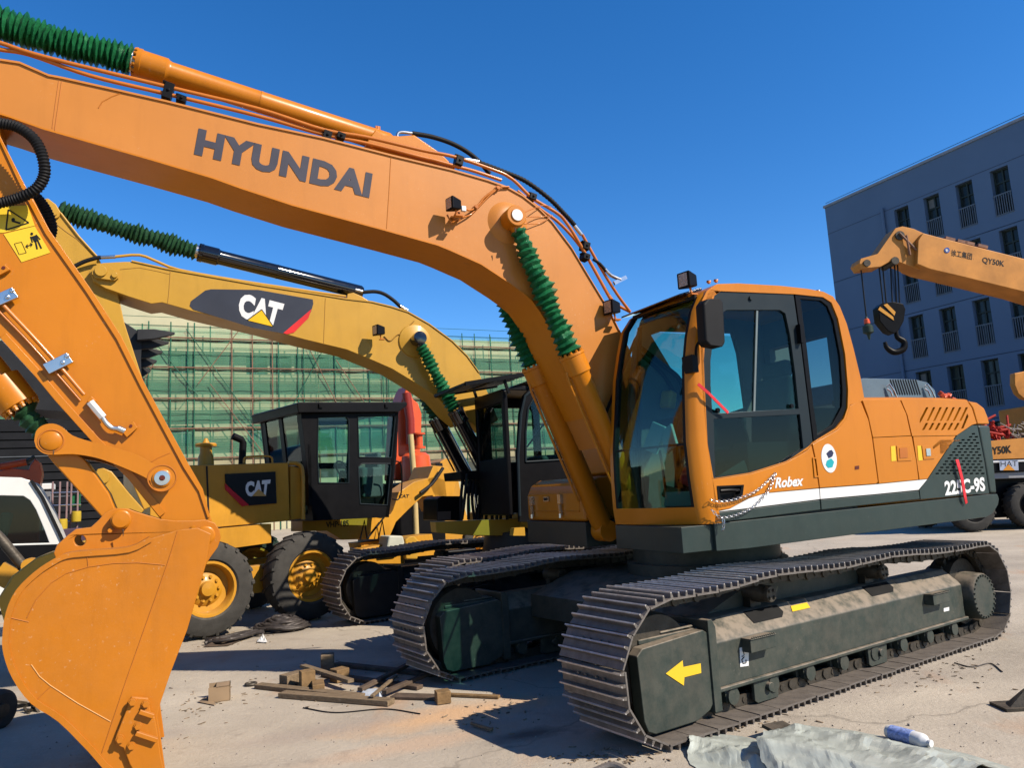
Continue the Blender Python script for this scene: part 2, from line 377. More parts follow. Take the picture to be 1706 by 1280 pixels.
def shoe_mesh(pitch, W=0.6):
    mb = M(); h = pitch / 2
    mb.prism([(-h * 0.96, -0.012), (h * 0.98, -0.012), (h * 0.98, 0.0), (-h * 0.96, 0.0)], 0, W)
    for x in (-h * 0.93, -h * 0.27, h * 0.4):
        mb.prism([(x - 0.007, -0.001), (x + 0.016, -0.001), (x + 0.011, 0.027), (x - 0.002, 0.027)], 0.003, W - 0.003)
        mb.cur = 1
        mb.prism([(x - 0.0015, 0.0268), (x + 0.0105, 0.0268), (x + 0.0090, 0.034), (x, 0.034)], 0.003, W - 0.003); mb.cur = 0
    for y in (W / 2 - 0.12, W / 2 - 0.05, W / 2 + 0.05, W / 2 + 0.12):
        for x in (-h * 0.05 - 0.025,): mb.cyl((x, y, 0), (x, y, 0.016), 0.014, 6)
    return mb.mesh('shoe', [STEEL, STEELP])
class Shift:
    def __init__(s, fr, da, dl, dz=0.0): s.mat = fr.mat @ Matrix.Translation((da, dl, dz))
def make_track(root, fr, lat, L=4.08, arrow=False, n=52, framemat=None, detail=True):
    framemat = framemat or FRAMEM
    path, pitch = resample(belt_path(L), n)
    me = shoe_mesh(pitch)
    # link chain
    ch = M()
    for (a, z, tx, tz) in path:
        nx, nz = tz, -tx   # outward (path runs rear along the ground)
        for y in (lat + 0.2, lat + 0.35):
            m = Matrix(((tx, 0, nx, a), (0, 1, 0, y), (tz, 0, nz, z), (0, 0, 0, 1)))
            ch.box(-pitch * 0.46, pitch * 0.46, 0, 0.045, -0.085, -0.013, m)
            c = m @ Vector((pitch / 2, -0.012, -0.06)); c2 = m @ Vector((pitch / 2, 0.057, -0.06)); ch.cyl(c, c2, 0.033, 10)
            c = m @ Vector((0, -0.006, -0.052)); c2 = m @ Vector((0, 0.05, -0.052)); ch.cyl(c, c2, 0.024, 6)
    chain = ch.build('track_chain', DARKST, root, fr)
    for i, (a, z, tx, tz) in enumerate(path):
        nx, nz = tz, -tx
        jx = random.uniform(-0.007, 0.007)
        m = fr.mat @ Matrix(((tx, 0, nx, a), (0, 1, 0, lat + jx), (tz, 0, nz, z), (0, 0, 0, 1)))
        # right handed frame: X=t, Y=lateral, Z=n
        o = bpy.data.objects.new('shoe', me); scn.collection.objects.link(o); o.parent = chain
        o.matrix_local = WM[chain.name].inverted() @ m @ Matrix.Rotation(random.uniform(-.012, .012), 4, 'Z') @ Matrix.Rotation(random.uniform(-.03, .03), 4, 'Y')
    fs_ = Shift(fr, 0.05, 0.05, -0.015)
    # frame
    a0, a1 = 0.62, L - 0.06
    mb = M()
    prof = [(0.10, 0.24), (0.10, 0.525), (0.125, 0.555), (0.25, 0.655), (0.38, 0.655), (0.50, 0.53), (0.50, 0.24)]
    vs = [(a, lat + d, z) for a in (a0, a1) for d, z in prof]; k = len(prof)
    fs = [(i, (i + 1) % k, (i + 1) % k + k, i + k) for i in range(k)] + [tuple(range(k - 1, -1, -1)), tuple(range(k, 2 * k))]
    fs = [tuple(reversed(f)) for f in fs]
    mb.add(vs, fs)
    mb.box(a0 - 0.01, a1 + 0.01, lat + 0.075, lat + 0.52, 0.215, 0.243)
    frame = mb.build('track_frame', framemat, root, fs_, bev=0.008)
    # idler guard at the front
    g = M()
    ol = [(-0.03, 0.18), (0.0, 0.11), (0.06, 0.085), (0.42, 0.085), (0.56, 0.13), (0.60, 0.17), (0.60, 0.60), (0.55, 0.632), (0.0, 0.60), (-0.05, 0.56)]
    g.prism(ol, lat + 0.085, lat + 0.17); g.prism(ol, lat + 0.43, lat + 0.51)
    g.box(0.05, 0.6, lat + 0.168, lat + 0.44, 0.60, 0.632)
    g.box(0.25, 0.55, lat + 0.17, lat + 0.43, 0.64, 0.655)
    g.build('idler_guard', framemat, frame, fs_, bev=0.012)
    g = M(); ol = [(0.585, 0.10), (0.66, 0.10), (0.66, 0.64), (0.63, 0.69), (0.585, 0.69)]
    g.prism(ol, lat + 0.07, lat + 0.53); g.build('guard_collar', framemat, frame, fs_, bev=0.01)
    g = M(); c = (0.21, 0.455)
    g.lathe((c[0], lat + 0.18, c[1]), (c[0], lat + 1, c[1]), [(0, 0.1), (0, 0.31), (0.05, 0.325), (0.06, 0.3), (0.18, 0.3), (0.19, 0.325), (0.24, 0.31), (0.24, 0.1)], 36)
    g.build('idler_wheel', DARKST, frame, fs_)
    sx = 0.19 + L
    g = M(); g.lathe((sx, lat + 0.2, 0.43), (sx, lat + 1, 0.43), [(0, 0.05), (0, 0.30), (0.2, 0.30), (0.2, 0.05)], 30)
    for i in range(21):
        t = 2 * pi * i / 21; g.cbox((sx + 0.32 * cos(t), lat + 0.3, 0.43 + 0.32 * sin(t)), (0.05, 0.07, 0.05), (0, -t, 0))
    g.build('sprocket', DARKST, frame, fs_)
    g = M(); g.lathe((sx - 0.02, lat + 0.02, 0.40), (sx - 0.02, lat + 1, 0.40), [(0, 0.0), (0, 0.198), (0.012, 0.206), (0.04, 0.208), (0.30, 0.225), (0.31, 0.26), (0.45, 0.26)], 40)
    for i in range(26):
        t = 2 * pi * i / 26; bolt(g, (sx - 0.02 + 0.186 * cos(t), lat + 0.02, 0.40 + 0.186 * sin(t)), (0, -1, 0), 0.009, 0.012)
    g.build('final_drive', framemat, frame, fs_)
    # lower rollers and their brackets
    nr = 8 if detail else 5
    for i in range(nr):
        x = 0.80 + (L - 1.0) * i / (nr - 1) * 0.97; g = M()
        g.lathe((x, lat + 0.16, 0.16), (x, lat + 1, 0.16), [(0, 0.05), (0, 0.085), (0.03, 0.085), (0.035, 0.07), (0.24, 0.07), (0.245, 0.085), (0.28, 0.085), (0.28, 0.05)], 20)
        g.cyl((x, lat + 0.09, 0.165), (x, lat + 0.17, 0.165), 0.055, 14)
        g.prism([(x - 0.07, 0.235), (x - 0.055, 0.13), (x + 0.055, 0.13), (x + 0.07, 0.235)], lat + 0.11, lat + 0.15)
        g.build('track_roller', framemat, frame, fs_)
    for x in (1.15, 2.55) if detail else ():
        g = M(); xx = x
        g.prism([(xx - 0.13, 0.24), (xx - 0.13, 0.09), (xx - 0.10, 0.07), (xx + 0.12, 0.07), (xx + 0.15, 0.24)], lat + 0.10, lat + 0.125)
        g.cyl((xx + 0.02, lat + 0.07, 0.16), (xx + 0.02, lat + 0.11, 0.16), 0.03, 12)
        g.build('chain_guide', framemat, frame, fs_, bev=0.004)
    for x in (0.27 + L * 0.27, 0.27 + L * 0.64):
        g = M(); g.lathe((x, lat + 0.15, 0.755), (x, lat + 1, 0.755), [(0, 0.02), (0, 0.055), (0.015, 0.062), (0.03, 0.062), (0.04, 0.045), (0.07, 0.065), (0.26, 0.065), (0.27, 0.04)], 18)
        for i in range(4):
            t = pi / 4 + pi / 2 * i; bolt(g, (x + 0.035 * cos(t), lat + 0.15, 0.755 + 0.035 * sin(t)), (0, -1, 0), 0.010, 0.012)
        g.box(x - 0.06, x + 0.06, lat + 0.3, lat + 0.36, 0.63, 0.72)
        g.build('carrier_roller', DARKST, frame, fs_)
        g = M(); q = 0.006
        vs = [(x - 0.22, lat + 0.155, 0.579 + q), (x + 0.10, lat + 0.155, 0.579 + q), (x + 0.16, lat + 0.185, 0.603 + q), (x + 0.16, lat + 0.24, 0.647 + q), (x - 0.22, lat + 0.24, 0.647 + q)]
        g.add(vs + [(a, b, c - 0.01) for a, b, c in vs], [(0, 1, 2, 3, 4), (0, 5, 6, 1), (4, 3, 8, 9), (1, 6, 7, 2), (2, 7, 8, 3), (0, 4, 9, 5)])
        g.build('frame_opening', INK, frame, fs_)
    for x in ((0.93, 3.35) if detail else ()):
        g = M(); g.box(x, x + 0.27, lat + 0.02, lat + 0.10, 0.43, 0.515)
        g.box(x + 0.0, x + 0.27, lat + 0.01, lat + 0.10, 0.515, 0.522)
        for i in range(12): g.box(x + 0.01 + i * 0.0215, x + 0.02 + i * 0.0215, lat + 0.008, lat + 0.02, 0.522, 0.532)
        g.build('step', framemat, frame, fs_, bev=0.004)
    return frame

# ================================================================== front excavator
HF = Frame((1.36927, 5.49720), 64.2)
HY = thing('excavator', Matrix.Translation(HF.o + HF.b * 1.2 + HF.m * 1.35),
           'large orange crawler excavator nearest the camera, HYUNDAI lettering on its boom', 'excavator', 'crawler excavators in the yard')
hp = HF.px; hz = HF.sz
BD0, BD1, BC = 1.05, 1.50, 1.275      # boom side planes
fr1 = make_track(HY, TF, 0.0, arrow=True)
# arrow and small decals on the near frame
decal(TF, [(1109, 1123), (1137, 1101), (1138, 1112), (1167, 1106), (1168, 1122), (1140, 1129), (1139, 1143)], 0.133, 'arrow_decal', YDEC, fr1)
decal(TF, [(1232, 1080), (1247, 1078), (1247, 1110), (1233, 1112)], 0.148, 'lifting_decal', WHITE, fr1)
mb = M(); mb.tube([TF.px(*q, 0.144) for q in ((1238, 1085), (1240, 1092), (1236, 1095))], 0.0025, 6); mb.tube([TF.px(*q, 0.144) for q in ((1240, 1095), (1236, 1100), (1238, 1106), (1243, 1105), (1243, 1100))], 0.0035, 6)
mb.build('hook_mark', INK, fr1, TF)
decal(TF, [(1572, 1014), (1581, 1012), (1581, 1018), (1572, 1020)], 0.148, 'small_decal', WHITE, fr1)
mb = M(); vs = [(1.62, .17, .5915), (1.84, .17, .5915), (1.86, .21, .6235), (1.66, .21, .6235)]
mb.add([(a, b, c + .006) for a, b, c in vs], [(0, 1, 2, 3)]); mb.build('yellow_sticker', YDEC, fr1, Shift(TF, 0.05, 0.05, -0.015))
fr2 = make_track(HY, Shift(TF, -0.07, 0.05), 2.32)
decal(TF, [(918, 989), (931, 989), (932, 1002), (919, 1002)], 2.513, 'lifting_decal', WHITE, fr2)
mb = M(); mb.torus(TF.px(925, 995, 2.505), (0, 1, 0), 0.02, 0.004, 16, 6); mb.build('round_mark', INK, fr2, TF)
# centre frame and slew bearing
mb = M(); mb.prism([(0.9, 0.42), (3.3, 0.42), (3.3, 0.66), (2.9, 0.78), (1.4, 0.78), (0.9, 0.62)], 0.42, 2.5)
mb.lathe((2.15, 1.45, 0.76), (2.15, 1.45, 2), [(0, 0.72), (0.12, 0.72), (0.12, 0.66), (0.30, 0.66), (0.32, 0.5)], 40)
mb.build('centre_frame', FRAMEM, HY, TF)

# ---- upper deck
BW = 2.9
mb = M()
ol = [(0.035, 1.08), (0.33, 1.075), (3.12, 1.12), (3.22, 1.15), (3.31, 1.22), (3.335, 1.27), (3.32, 1.315), (3.2, 1.318), (0.035, 1.275)]
mb.prism(ol, 0.0, 0.22)
mb.box(-0.24, 0.96, 0.03, 0.88, 1.085, 1.268)     # below the cab
mb.box(0.22, 3.2, 0.22, BW - 0.02, 1.10, 1.26)
mb.box(-0.03, 1.05, 1.70, BW, 1.04, 1.262)     # right front platform
mb.build('deck_sill', CHAR, HY, HF, bev=0.02)
mb = M()
for i, x in enumerate((0.0, 0.05, 0.10, 0.15)): pass
c = HF.pxs(1118, 892, -0.185)
for i in range(4): mb.cyl(c + Vector((0, -0.05 + i * 0.03, 0)), c + Vector((-0.03, -0.05 + i * 0.03, 0)), 0.018, 10)
mb.box(c.x - 0.01, c.x, c.y - 0.09, c.y + 0.09, c.z - 0.02, c.z + 0.02)
mb.build('hose_fitting', DARKST, HY, HF)

# ---- house side panels (plane d = 0)
def grooved(name, pts, d0, d1, m, bev=0.006, holes=()):
    mb = M(); mb.prism(hz(pts, 0), d0, d1, [hz(h, 0) for h in holes]); return mb.build(name, m, HY, HF, bev=bev)
STR_U = [(1216, 849), (1247, 832), (1275, 823), (1365, 815), (1460, 808), (1545, 799)]
STR_L = [(1194, 853), (1247, 847), (1365, 832), (1460, 824), (1530, 816)]
# lower charcoal skirt
grooved('skirt_panel', [(1190, 872), (1191, 855), (1247, 848.5), (1366, 833.5), (1367.5, 850)], 0.0, 0.05, CHAR)
grooved('skirt_panel', [(1369, 850), (1367.5, 833.3), (1460, 825), (1531, 818), (1533, 832)], 0.0, 0.05, CHAR)
# stripe
grooved('white_stripe', [(1193, 853.5), (1216, 848.5), (1247, 831.5), (1275, 822.5), (1364.5, 814.5), (1366, 832), (1247, 847)], 0.001, 0.05, WHITE, 0)
grooved('white_stripe', [(1366, 814.5), (1460, 807.5), (1545, 799), (1530.5, 816.5), (1460, 823.5), (1367.3, 831.8)], 0.001, 0.05, WHITE, 0)
# orange door lower panel
c1 = [(1190, 799), (1250, 790), (1310, 771), (1345, 751)]
grooved('door_panel', [(1192, 852), (1186, 799)] + c1 + [(1352, 742), (1358, 768), (1364.5, 813.5), (1275, 822), (1247, 831), (1216, 848)], 0.0, 0.05, ORANGE, 0.004,
        holes=[[(1196, 812), (1237, 810), (1234, 824), (1225, 831), (1204, 834), (1198, 830)]])
# panels behind the door
P2 = [(1354, 741), (1362, 735.5), (1396, 716), (1410, 697), (1416, 676), (1434, 668), (1447, 700), (1453, 729), (1463, 803.5), (1460, 806.5), (1366, 813.5), (1360, 770)]
grooved('side_panel', P2, 0.0, 0.05, ORANGE, 0.005)
grooved('access_door', [(1454.5, 730), (1519, 727), (1527, 770), (1530.5, 799.5), (1464.5, 806), (1461, 780)], 0.0, 0.05, ORANGE, 0.004)
grooved('upper_panel', [(1437, 667), (1499, 665.5), (1510, 690), (1518, 726), (1454.5, 729), (1447, 695)], 0.0, 0.05, ORANGE, 0.004)
# rear hood panel with slanted vents
vents = []
for i in range(7):
    x = 1541 + i * 10.9; vents.append([(x + 2.5, 679), (x + 6.5, 678.6), (x - 4.5, 701), (x - 8.5, 702.5)])
vents[0] = [(1543, 679), (1547, 678.6), (1535, 702), (1532, 706), (1532.5, 699)]
for i in range(6):
    x = 1541 + i * 10.5; vents.append([(x + 1.5, 705), (x + 5.5, 705), (x - 1, 716.5), (x - 5, 717)])
vents.append([(1611.5, 689), (1613.5, 694), (1605, 714), (1601, 715)])
small = []
for r in range(7):
    for k in range(3 - (r + 1) // 2 + (1 if r == 0 else 0)):
        x = 1566 + k * 9.5 + (r % 2) * 2; y = 733.5 + r * 5.2
        if x + 5 < 1601 - r * 5.6: small.append([(x, y), (x + 5, y - 0.3), (x + 5, y + 2), (x, y + 2.3)])
up = [(1501, 665.4), (1570, 666), (1611, 668), (1619, 680), (1627, 706), (1619.5, 708), (1594, 725.5), (1520, 727), (1512, 692)]
grooved('rear_upper_panel', up, 0.0, 0.04, ORANGE, 0, holes=[v for v in vents])
grooved('rear_door', [(1521.5, 728), (1592, 726.5), (1545, 798), (1532, 799.3), (1528, 768)], 0.0, 0.04, ORANGE, 0, holes=small)
grooved('rear_corner', [(1612.5, 668.1), (1628, 671), (1640, 680), (1646, 695), (1649, 707), (1629, 707), (1621, 680)], 0.0, 0.4, ORANGE, 0.012)
# charcoal vented side
gr = []
for r in range(14):
    y = 722 + r * 5.1 + 0; x0 = 1612 - r * 4.4
    for k in range(9):
        x = 1619 + (r * 0.9) - k * 9.5 + (r % 2) * 4
        if x > x0 - 2 and y < 791: gr.append([(x, y), (x + 5.5, y - 0.3), (x + 5.5, y + 2.1), (x, y + 2.4)])
grooved('vent_panel', [(1546.5, 798), (1595, 725.5), (1620, 709), (1628, 709), (1640, 770), (1648, 822), (1534, 832), (1532, 817)], 0.0, 0.04, CHAR, 0, holes=gr)
grooved('counterweight', [(1630, 708.5), (1649, 708.5), (1655, 760), (1661, 823), (1650, 822), (1641.5, 770)], 0.0, BW, CHAR, 0.02)
mb = M(); mb.box(1.2, 3.2, 0.06, 0.09, 1.33, 2.12); mb.build('inner_baffle', INK, HY, HF)
# hood body behind the panels
mb = M()
x0 = hp(1437, 667, 0).x
mb.prism([(1.50, 1.3), (3.15, 1.3), (3.17, 2.0), (3.05, 2.15), (1.72, 2.17), (1.60, 2.0)], 0.10, 0.16)
mb.box(1.75, 3.2, 0.16, BW - 0.05, 1.27, 2.11)
mb.build('engine_house', ORANGE, HY, HF, bev=0.02)
# top edge rounded strip between side panels and roof
mb = M()
e = [hp(*q, 0) for q in ((1435, 664), (1500, 663.5), (1570, 664.5), (1612, 667))]
for k in range(5):
    pass
prof = [(0.0, -0.02), (0.004, 0.0), (0.03, 0.012), (0.1, 0.02), (0.3, 0.02), (0.3, -0.03)]
vs = [Vector((p.x, dy, p.z + dz)) for p in e for dy, dz in prof]; k = len(prof)
fs = [(i * k + j, i * k + j + 1, (i + 1) * k + j + 1, (i + 1) * k + j) for i in range(len(e) - 1) for j in range(k - 1)]
mb.add(vs, fs); mb.build('hood_edge', ORANGE, HY, HF)
# grey engine hood with slots
d = 0.85
ol = hz([(1425, 668), (1432, 632), (1440, 630), (1525, 632), (1545, 637), (1558, 650), (1562, 668)], d)
mb = M(); mb.prism(ol, d, 2.0)
hood = mb.build('engine_hood', mat('grey_hood_paint', (0.12, 0.16, 0.19), 0.28, coat=0.3), HY, HF, bev=0.03, seg=4)
mb = M()
for i in range(11):
    x = 1486 + i * 4.2
    a = hp(x - 3, 632.5, d); b = hp(x + 5, 658, d)
    mb.bar(a + Vector((0, -0.002, 0)), b + Vector((0, -0.002, 0)), 0.008, 0.012)
mb.build('hood_slots', INK, hood, HF)
for x in (1482, 1545):
    mb = M(); mb.tube([hp(x - 5, 645, d - 0.02), hp(x, 640, d - 0.04), hp(x + 8, 652, d - 0.05), hp(x + 13, 664, d - 0.05)], 0.009, 8)
    mb.tube([hp(x - 4, 648, d - 0.02), hp(x + 2, 652, d - 0.04), hp(x + 5, 660, d - 0.04)], 0.009, 8)
    mb.build('hood_latch', CHROME, hood, HF)
# small fittings on the side
mb = M(); mb.prism(hz([(1493, 743), (1516, 742), (1518, 768), (1495, 769)], 0), -0.006, 0.0); mb.build('latch_plate', ORANGE, HY, HF, bev=0.003)
mb = M(); mb.prism(hz([(1497, 747), (1510, 746), (1511, 763), (1498, 764)], 0), -0.010, -0.004); mb.build('door_latch', mat('latch_orange', (0.5, 0.15, 0.02), 0.4), HY, HF)
mb = M(); mb.prism(hz([(1535, 743), (1553, 742), (1556, 765), (1538, 766)], 0), -0.006, 0.0); mb.build('latch_plate', ORANGE, HY, HF, bev=0.003)
mb = M(); mb.prism(hz([(1541, 748), (1548, 747.5), (1549, 760), (1542, 760)], 0), -0.012, -0.004); mb.build('door_latch', CHROME, HY, HF)
for q in ([(1484, 744), (1491, 743), (1493, 768), (1485, 769)], [(1528, 743), (1534, 743), (1537, 767), (1530, 768)]):
    decal(HF, q, -0.001, 'warning_sticker', YDEC, HY)
mb = M(); mb.prism(hz([(1424, 777), (1431, 776), (1431, 782), (1424, 783)], 0), -0.003, 0.0); mb.build('keyhole_cover', mat('dark_red_brown', (0.12, 0.02, 0.01), 0.5), HY, HF)
mb = M(); mb.prism(hz([(1353, 763), (1360, 762), (1364, 795), (1356, 796)], 0), -0.008, 0.0, [hz([(1354.5, 765), (1358.5, 764.5), (1362, 793), (1358, 793.5)], 0)]); mb.build('grab_handle', ORANGE, HY, HF)
# round sticker
c = hp(1381, 764, 0); mb = M(); ovl = [(c.x + 0.088 * cos(t) * 1.0 * 0.95, c.z + 0.115 * sin(t)) for t in [2 * pi * i / 28 for i in range(28)]]
mb.prism(ovl, -0.003, 0.0); stk = mb.build('round_sticker', WHITE, HY, HF)
mb = M(); mb.prism(hz([(1377, 768), (1384, 764), (1389, 770), (1386, 779), (1379, 780), (1375, 775)], 0), -0.005, -0.003); mb.build('sticker_emblem', mat('teal_print', (0.02, 0.4, 0.45), 0.4), stk, HF)
mb = M(); mb.prism(hz([(1376, 756), (1381, 751), (1385, 750), (1388, 755), (1386, 761), (1380, 764)], 0), -0.005, -0.003); mb.build('sticker_emblem', mat('navy_print', (0.03, 0.035, 0.09), 0.4), stk, HF)
text_on(HF, 'Robex', (1291, 814), (1337, 810), (1294, 796), -0.003, 'lettering', WHITE, HY, 0.035)
text_on(HF, '225C-9S', (1575, 827), (1642, 819), (1573, 802), -0.003, 'lettering', WHITE, HY, 0.04)
# door handle recess
mb = M(); mb.prism(hz([(1194, 810), (1239, 808), (1237, 825), (1227, 834), (1203, 837), (1196, 832)], 0), -0.004, 0.03, [hz([(1198, 813), (1235, 811), (1232, 823), (1224, 829), (1205, 832), (1200, 829)], 0)])
mb.prism(hz([(1196, 812), (1237, 810), (1234, 824), (1225, 831), (1204, 834), (1198, 830)], 0.0), 0.034, 0.045)
mb.tube([hp(1200, 818, 0.0), hp(1215, 817, -0.01), hp(1231, 817, 0.0)], 0.012, 8)
mb.build('door_handle', BLACK, HY, HF)

# ---- cab
cab = None
outer = [(1190, 873), (1186, 799), (1178, 740), (1170, 650), (1166, 560), (1170, 500), (1178, 484), (1195, 473), (1230, 472), (1300, 476), (1345, 481), (1372, 486), (1388, 494), (1399, 510), (1411, 540), (1422, 580), (1434, 630), (1440, 664), (1434, 670)]
blk = [(1188, 799), (1178, 740), (1173, 640), (1170, 560), (1176, 520), (1186, 494), (1200, 484), (1325, 489), (1372, 494), (1386, 503), (1397, 530), (1409, 590), (1414, 650), (1413, 680), (1407, 698), (1394, 714), (1361, 734), (1352, 741), (1345, 750), (1310, 770), (1250, 789), (1188, 798)]
blk = blk[:-1]
mb = M(); body_ol = outer[1:] + [(1416, 675), (1410, 697), (1396, 715), (1362, 735), (1352, 741), (1310, 770.5), (1250, 789.5)]
mb.prism(hz(body_ol, 0), 0.0, 0.06, [hz(inset(blk, 0.992), 0)])
cab = mb.build('cab_shell', ORANGE, HY, HF, bev=0.012, seg=3)
# door: dark frame with two openings
dl = [(1188.5, 797.5), (1179, 740), (1174, 640), (1171, 560), (1177, 521), (1187, 495), (1201, 485), (1323, 490), (1336, 580), (1347, 670), (1355, 736), (1344, 749), (1310, 769), (1250, 788)]
wu = [(1188, 690), (1185, 640), (1185, 600), (1192, 545), (1199, 524), (1212, 516), (1301, 516), (1310, 522), (1318, 560), (1326, 620), (1332, 681)]
wl = [(1190, 698), (1334, 690), (1340, 747), (1297, 773), (1250, 787), (1193, 795)]
mb = M(); mb.prism(hz(dl, 0), 0.008, 0.045, [hz(wu, 0), hz(wl, 0)]); door = mb.build('cab_door', TRIM, HY, HF, bev=0.006)
mb = M(); mb.prism(hz(wu, 0), 0.024, 0.028); mb.build('door_glass', GL_TEAL, door, HF)
mb = M(); mb.prism(hz(wl, 0), 0.024, 0.028); mb.build('door_glass', GL_DARK, door, HF)
for a, b, r in (((1188, 691), (1332, 683), 0.008), ((1261, 518), (1256, 687), 0.009)):
    mb = M(); mb.bar(hp(*a, 0.018), hp(*b, 0.018), 0.01, 2 * r); mb.build('window_rail', mat('grey_rail', (0.16, 0.2, 0.2), 0.4), door, HF)
for q in ((1194, 684), (1317, 677)):
    mb = M(); c = hp(*q, 0.02); mb.cyl(c, c + Vector((0, -0.02, 0)), 0.017, 12); mb.build('window_catch', BLACK, door, HF)
c = hp(1250, 497, 0.008); mb = M(); mb.cyl(c, c + Vector((0, -0.015, 0)), 0.018, 14); mb.build('door_knob', TRIM, door, HF)
mb = M(); mb.bar(hp(1331, 541, -0.01), hp(1334, 572, -0.01), 0.05, 0.03); mb.build('door_hinge', BLACK, door, HF)
# rear side window
rl = [(1325.5, 490), (1371, 495), (1384, 503), (1395, 530), (1407, 590), (1412, 650), (1411, 680), (1405, 697), (1393, 713), (1362, 733), (1357, 735), (1349, 670), (1338, 580)]
rw = [(1335, 498), (1369, 501), (1380, 510), (1390, 535), (1401, 592), (1405, 650), (1404, 677), (1388, 708), (1364, 724), (1356, 670), (1346, 580)]
mb = M(); mb.prism(hz(rl, 0), 0.008, 0.045, [hz(rw, 0)]); qf = mb.build('quarter_window', BLACK, HY, HF, bev=0.005)
mb = M(); mb.prism(hz(rw, 0), 0.02, 0.025); mb.build('window_glass', GL_DARK, qf, HF)
# cab roof, far wall, back
CW = 0.87
co = hz(outer, 0)
top = co[5:15]
mb = M()
rim = [(x, z) for x, z in top]
inner = [(x, z - 0.07) for x, z in reversed(rim[1:])]
mb.prism(rim + inner, 0.06, CW - 0.04); mb.build('cab_roof', ORANGE, HY, HF, bev=0.01)
xr = co[17][0]
far_ol = [(0.0, 1.28), (-0.05, 1.75), (-0.04, 2.25), (0.06, 2.75), (0.17, 2.99), (0.27, 3.07), (1.35, 3.07), (1.5, 3.0), (1.62, 2.7), (1.7, 2.2), (1.7, 1.28)]
h_a = hz([(1080, 560), (1100, 553), (1216, 556), (1226, 590), (1238, 680), (1202, 692), (1150, 668), (1110, 610)], CW); h_b = hz([(1268, 575), (1275, 566), (1312, 556), (1318, 570), (1326, 622), (1305, 628), (1282, 618)], CW)
mb = M(); mb.prism(far_ol, CW - 0.04, CW, [h_a, h_b])
fw = mb.build('far_cab_wall', SEAT, HY, HF)
mb = M(); mb.box(0.10, 1.46, CW - 0.02, CW - 0.016, 1.85, 2.88); mb.build('far_window_glass', GL_TEAL, fw, HF)
mb = M(); 
yb0, yb1 = 0.06, CW - 0.04
mb.box(1.52, 1.58, yb0, yb1, 1.28, 2.05); mb.box(1.50, 1.56, yb0, yb1, 2.75, 3.0); mb.box(1.5, 1.57, yb0, yb0 + 0.04, 2.05, 2.75); mb.box(1.5, 1.57, yb1 - 0.07, yb1, 2.05, 2.75)
mb.box(0.0, 1.55, yb0, yb1, 1.27, 1.34)
mb.build('cab_back_wall', SEAT, HY, HF)
# front: near pillar, far pillar, rails and curved glass
ZL = [(1.275, 0.035, -0.24), (1.40, 0.01, -0.255), (1.62, -0.015, -0.255), (1.88, -0.03, -0.245), (2.15, -0.02, -0.205), (2.44, 0.0, -0.165), (2.66, 0.044, -0.11), (2.86, 0.11, -0.05), (2.985, 0.17, 0.05), (3.03, 0.21, 0.12)]
def fpt(i, v):
    z, n_, f_ = ZL[i]; k = min(1, v / 0.07); s = n_ + (f_ - n_) * (0.28 * k * (2 - k) + 0.72 * v) - 0.045 * sin(pi * min(1, max(0, (v - 0.04) / 0.96)))
    return Vector((s, v * CW, z))
def strip(mb, v0, v1, i0, i1, th=0.05, nv=4):
    idx = list(range(i0, i1 + 1)); vv = [v0 + (v1 - v0) * j / nv for j in range(nv + 1)]
    if isinstance(v0, list): vv = None
    outv = [fpt(i, v) for i in idx for v in vv]; inn = [p + Vector((th, 0, 0)) for p in outv]
    W = len(vv); n = len(outv); fs = []
    for a in range(len(idx) - 1):
        for b in range(W - 1):
            q = (a * W + b, a * W + b + 1, (a + 1) * W + b + 1, (a + 1) * W + b)
            fs.append(tuple(reversed(q))); fs.append(tuple(k + n for k in q))
    for a in range(len(idx) - 1):
        for b in (0, W - 1):
            q = (a * W + b, (a + 1) * W + b, (a + 1) * W + b + n, a * W + b + n); fs.append(q if b else tuple(reversed(q)))
    for b in range(W - 1):
        for a in (0, len(idx) - 1):
            q = (a * W + b, a * W + b + n, a * W + b + 1 + n, a * W + b + 1); fs.append(q if a else tuple(reversed(q)))
    mb.add(outv + inn, fs)
mb = M(); strip(mb, 0.0, 0.07, 0, 9, 0.07, 5); mb.build('front_pillar', ORANGE, HY, HF)
mb = M(); strip(mb, 0.95, 1.0, 0, 9, 0.06, 2); mb.build('front_pillar', ORANGE, HY, HF)
mb = M(); strip(mb, 0.07, 0.95, 8, 9, 0.06, 6); mb.build('front_header', ORANGE, HY, HF); mb = M(); strip(mb, 0.07, 0.95, 0, 1, 0.06, 6); ff = mb.build('front_frame', ORANGE, HY, HF)
mb = M()
strip(mb, 0.072, 0.095, 1, 8, 0.045, 1); strip(mb, 0.92, 0.948, 1, 8, 0.045, 1); 
mb.bar(fpt(8, 0.09) + Vector((0.005, 0, 0)), fpt(8, 0.92) + Vector((0.005, 0, 0)), 0.03, 0.03)
mb.build('glass_seal', RUBBER, ff, HF)
mb = M(); strip(mb, 0.09, 0.925, 1, 8, 0.005, 8); 
for k in range(len(mb.v)): mb.v[k] = (mb.v[k][0] + 0.02, mb.v[k][1], mb.v[k][2])
ws = mb.build('windscreen', GL_FRONT, HY, HF)
mb = M(); mb.bar(fpt(3, 0.09) + Vector((0.015, 0, -.02)), fpt(3, 0.905) + Vector((0.015, 0, -.02)), 0.012, 0.018); mb.build('windscreen_joint', RUBBER, ws, HF)
# inner far-side structure seen through the glass
mb = M(); mb.tube(smooth([(0.1, 0.80, 2.9), (0.05, 0.80, 2.5), (0.0, 0.80, 2.0), (0.0, 0.80, 1.4)]), 0.02, 8); mb.build('wiper', BLACK, ws, HF)
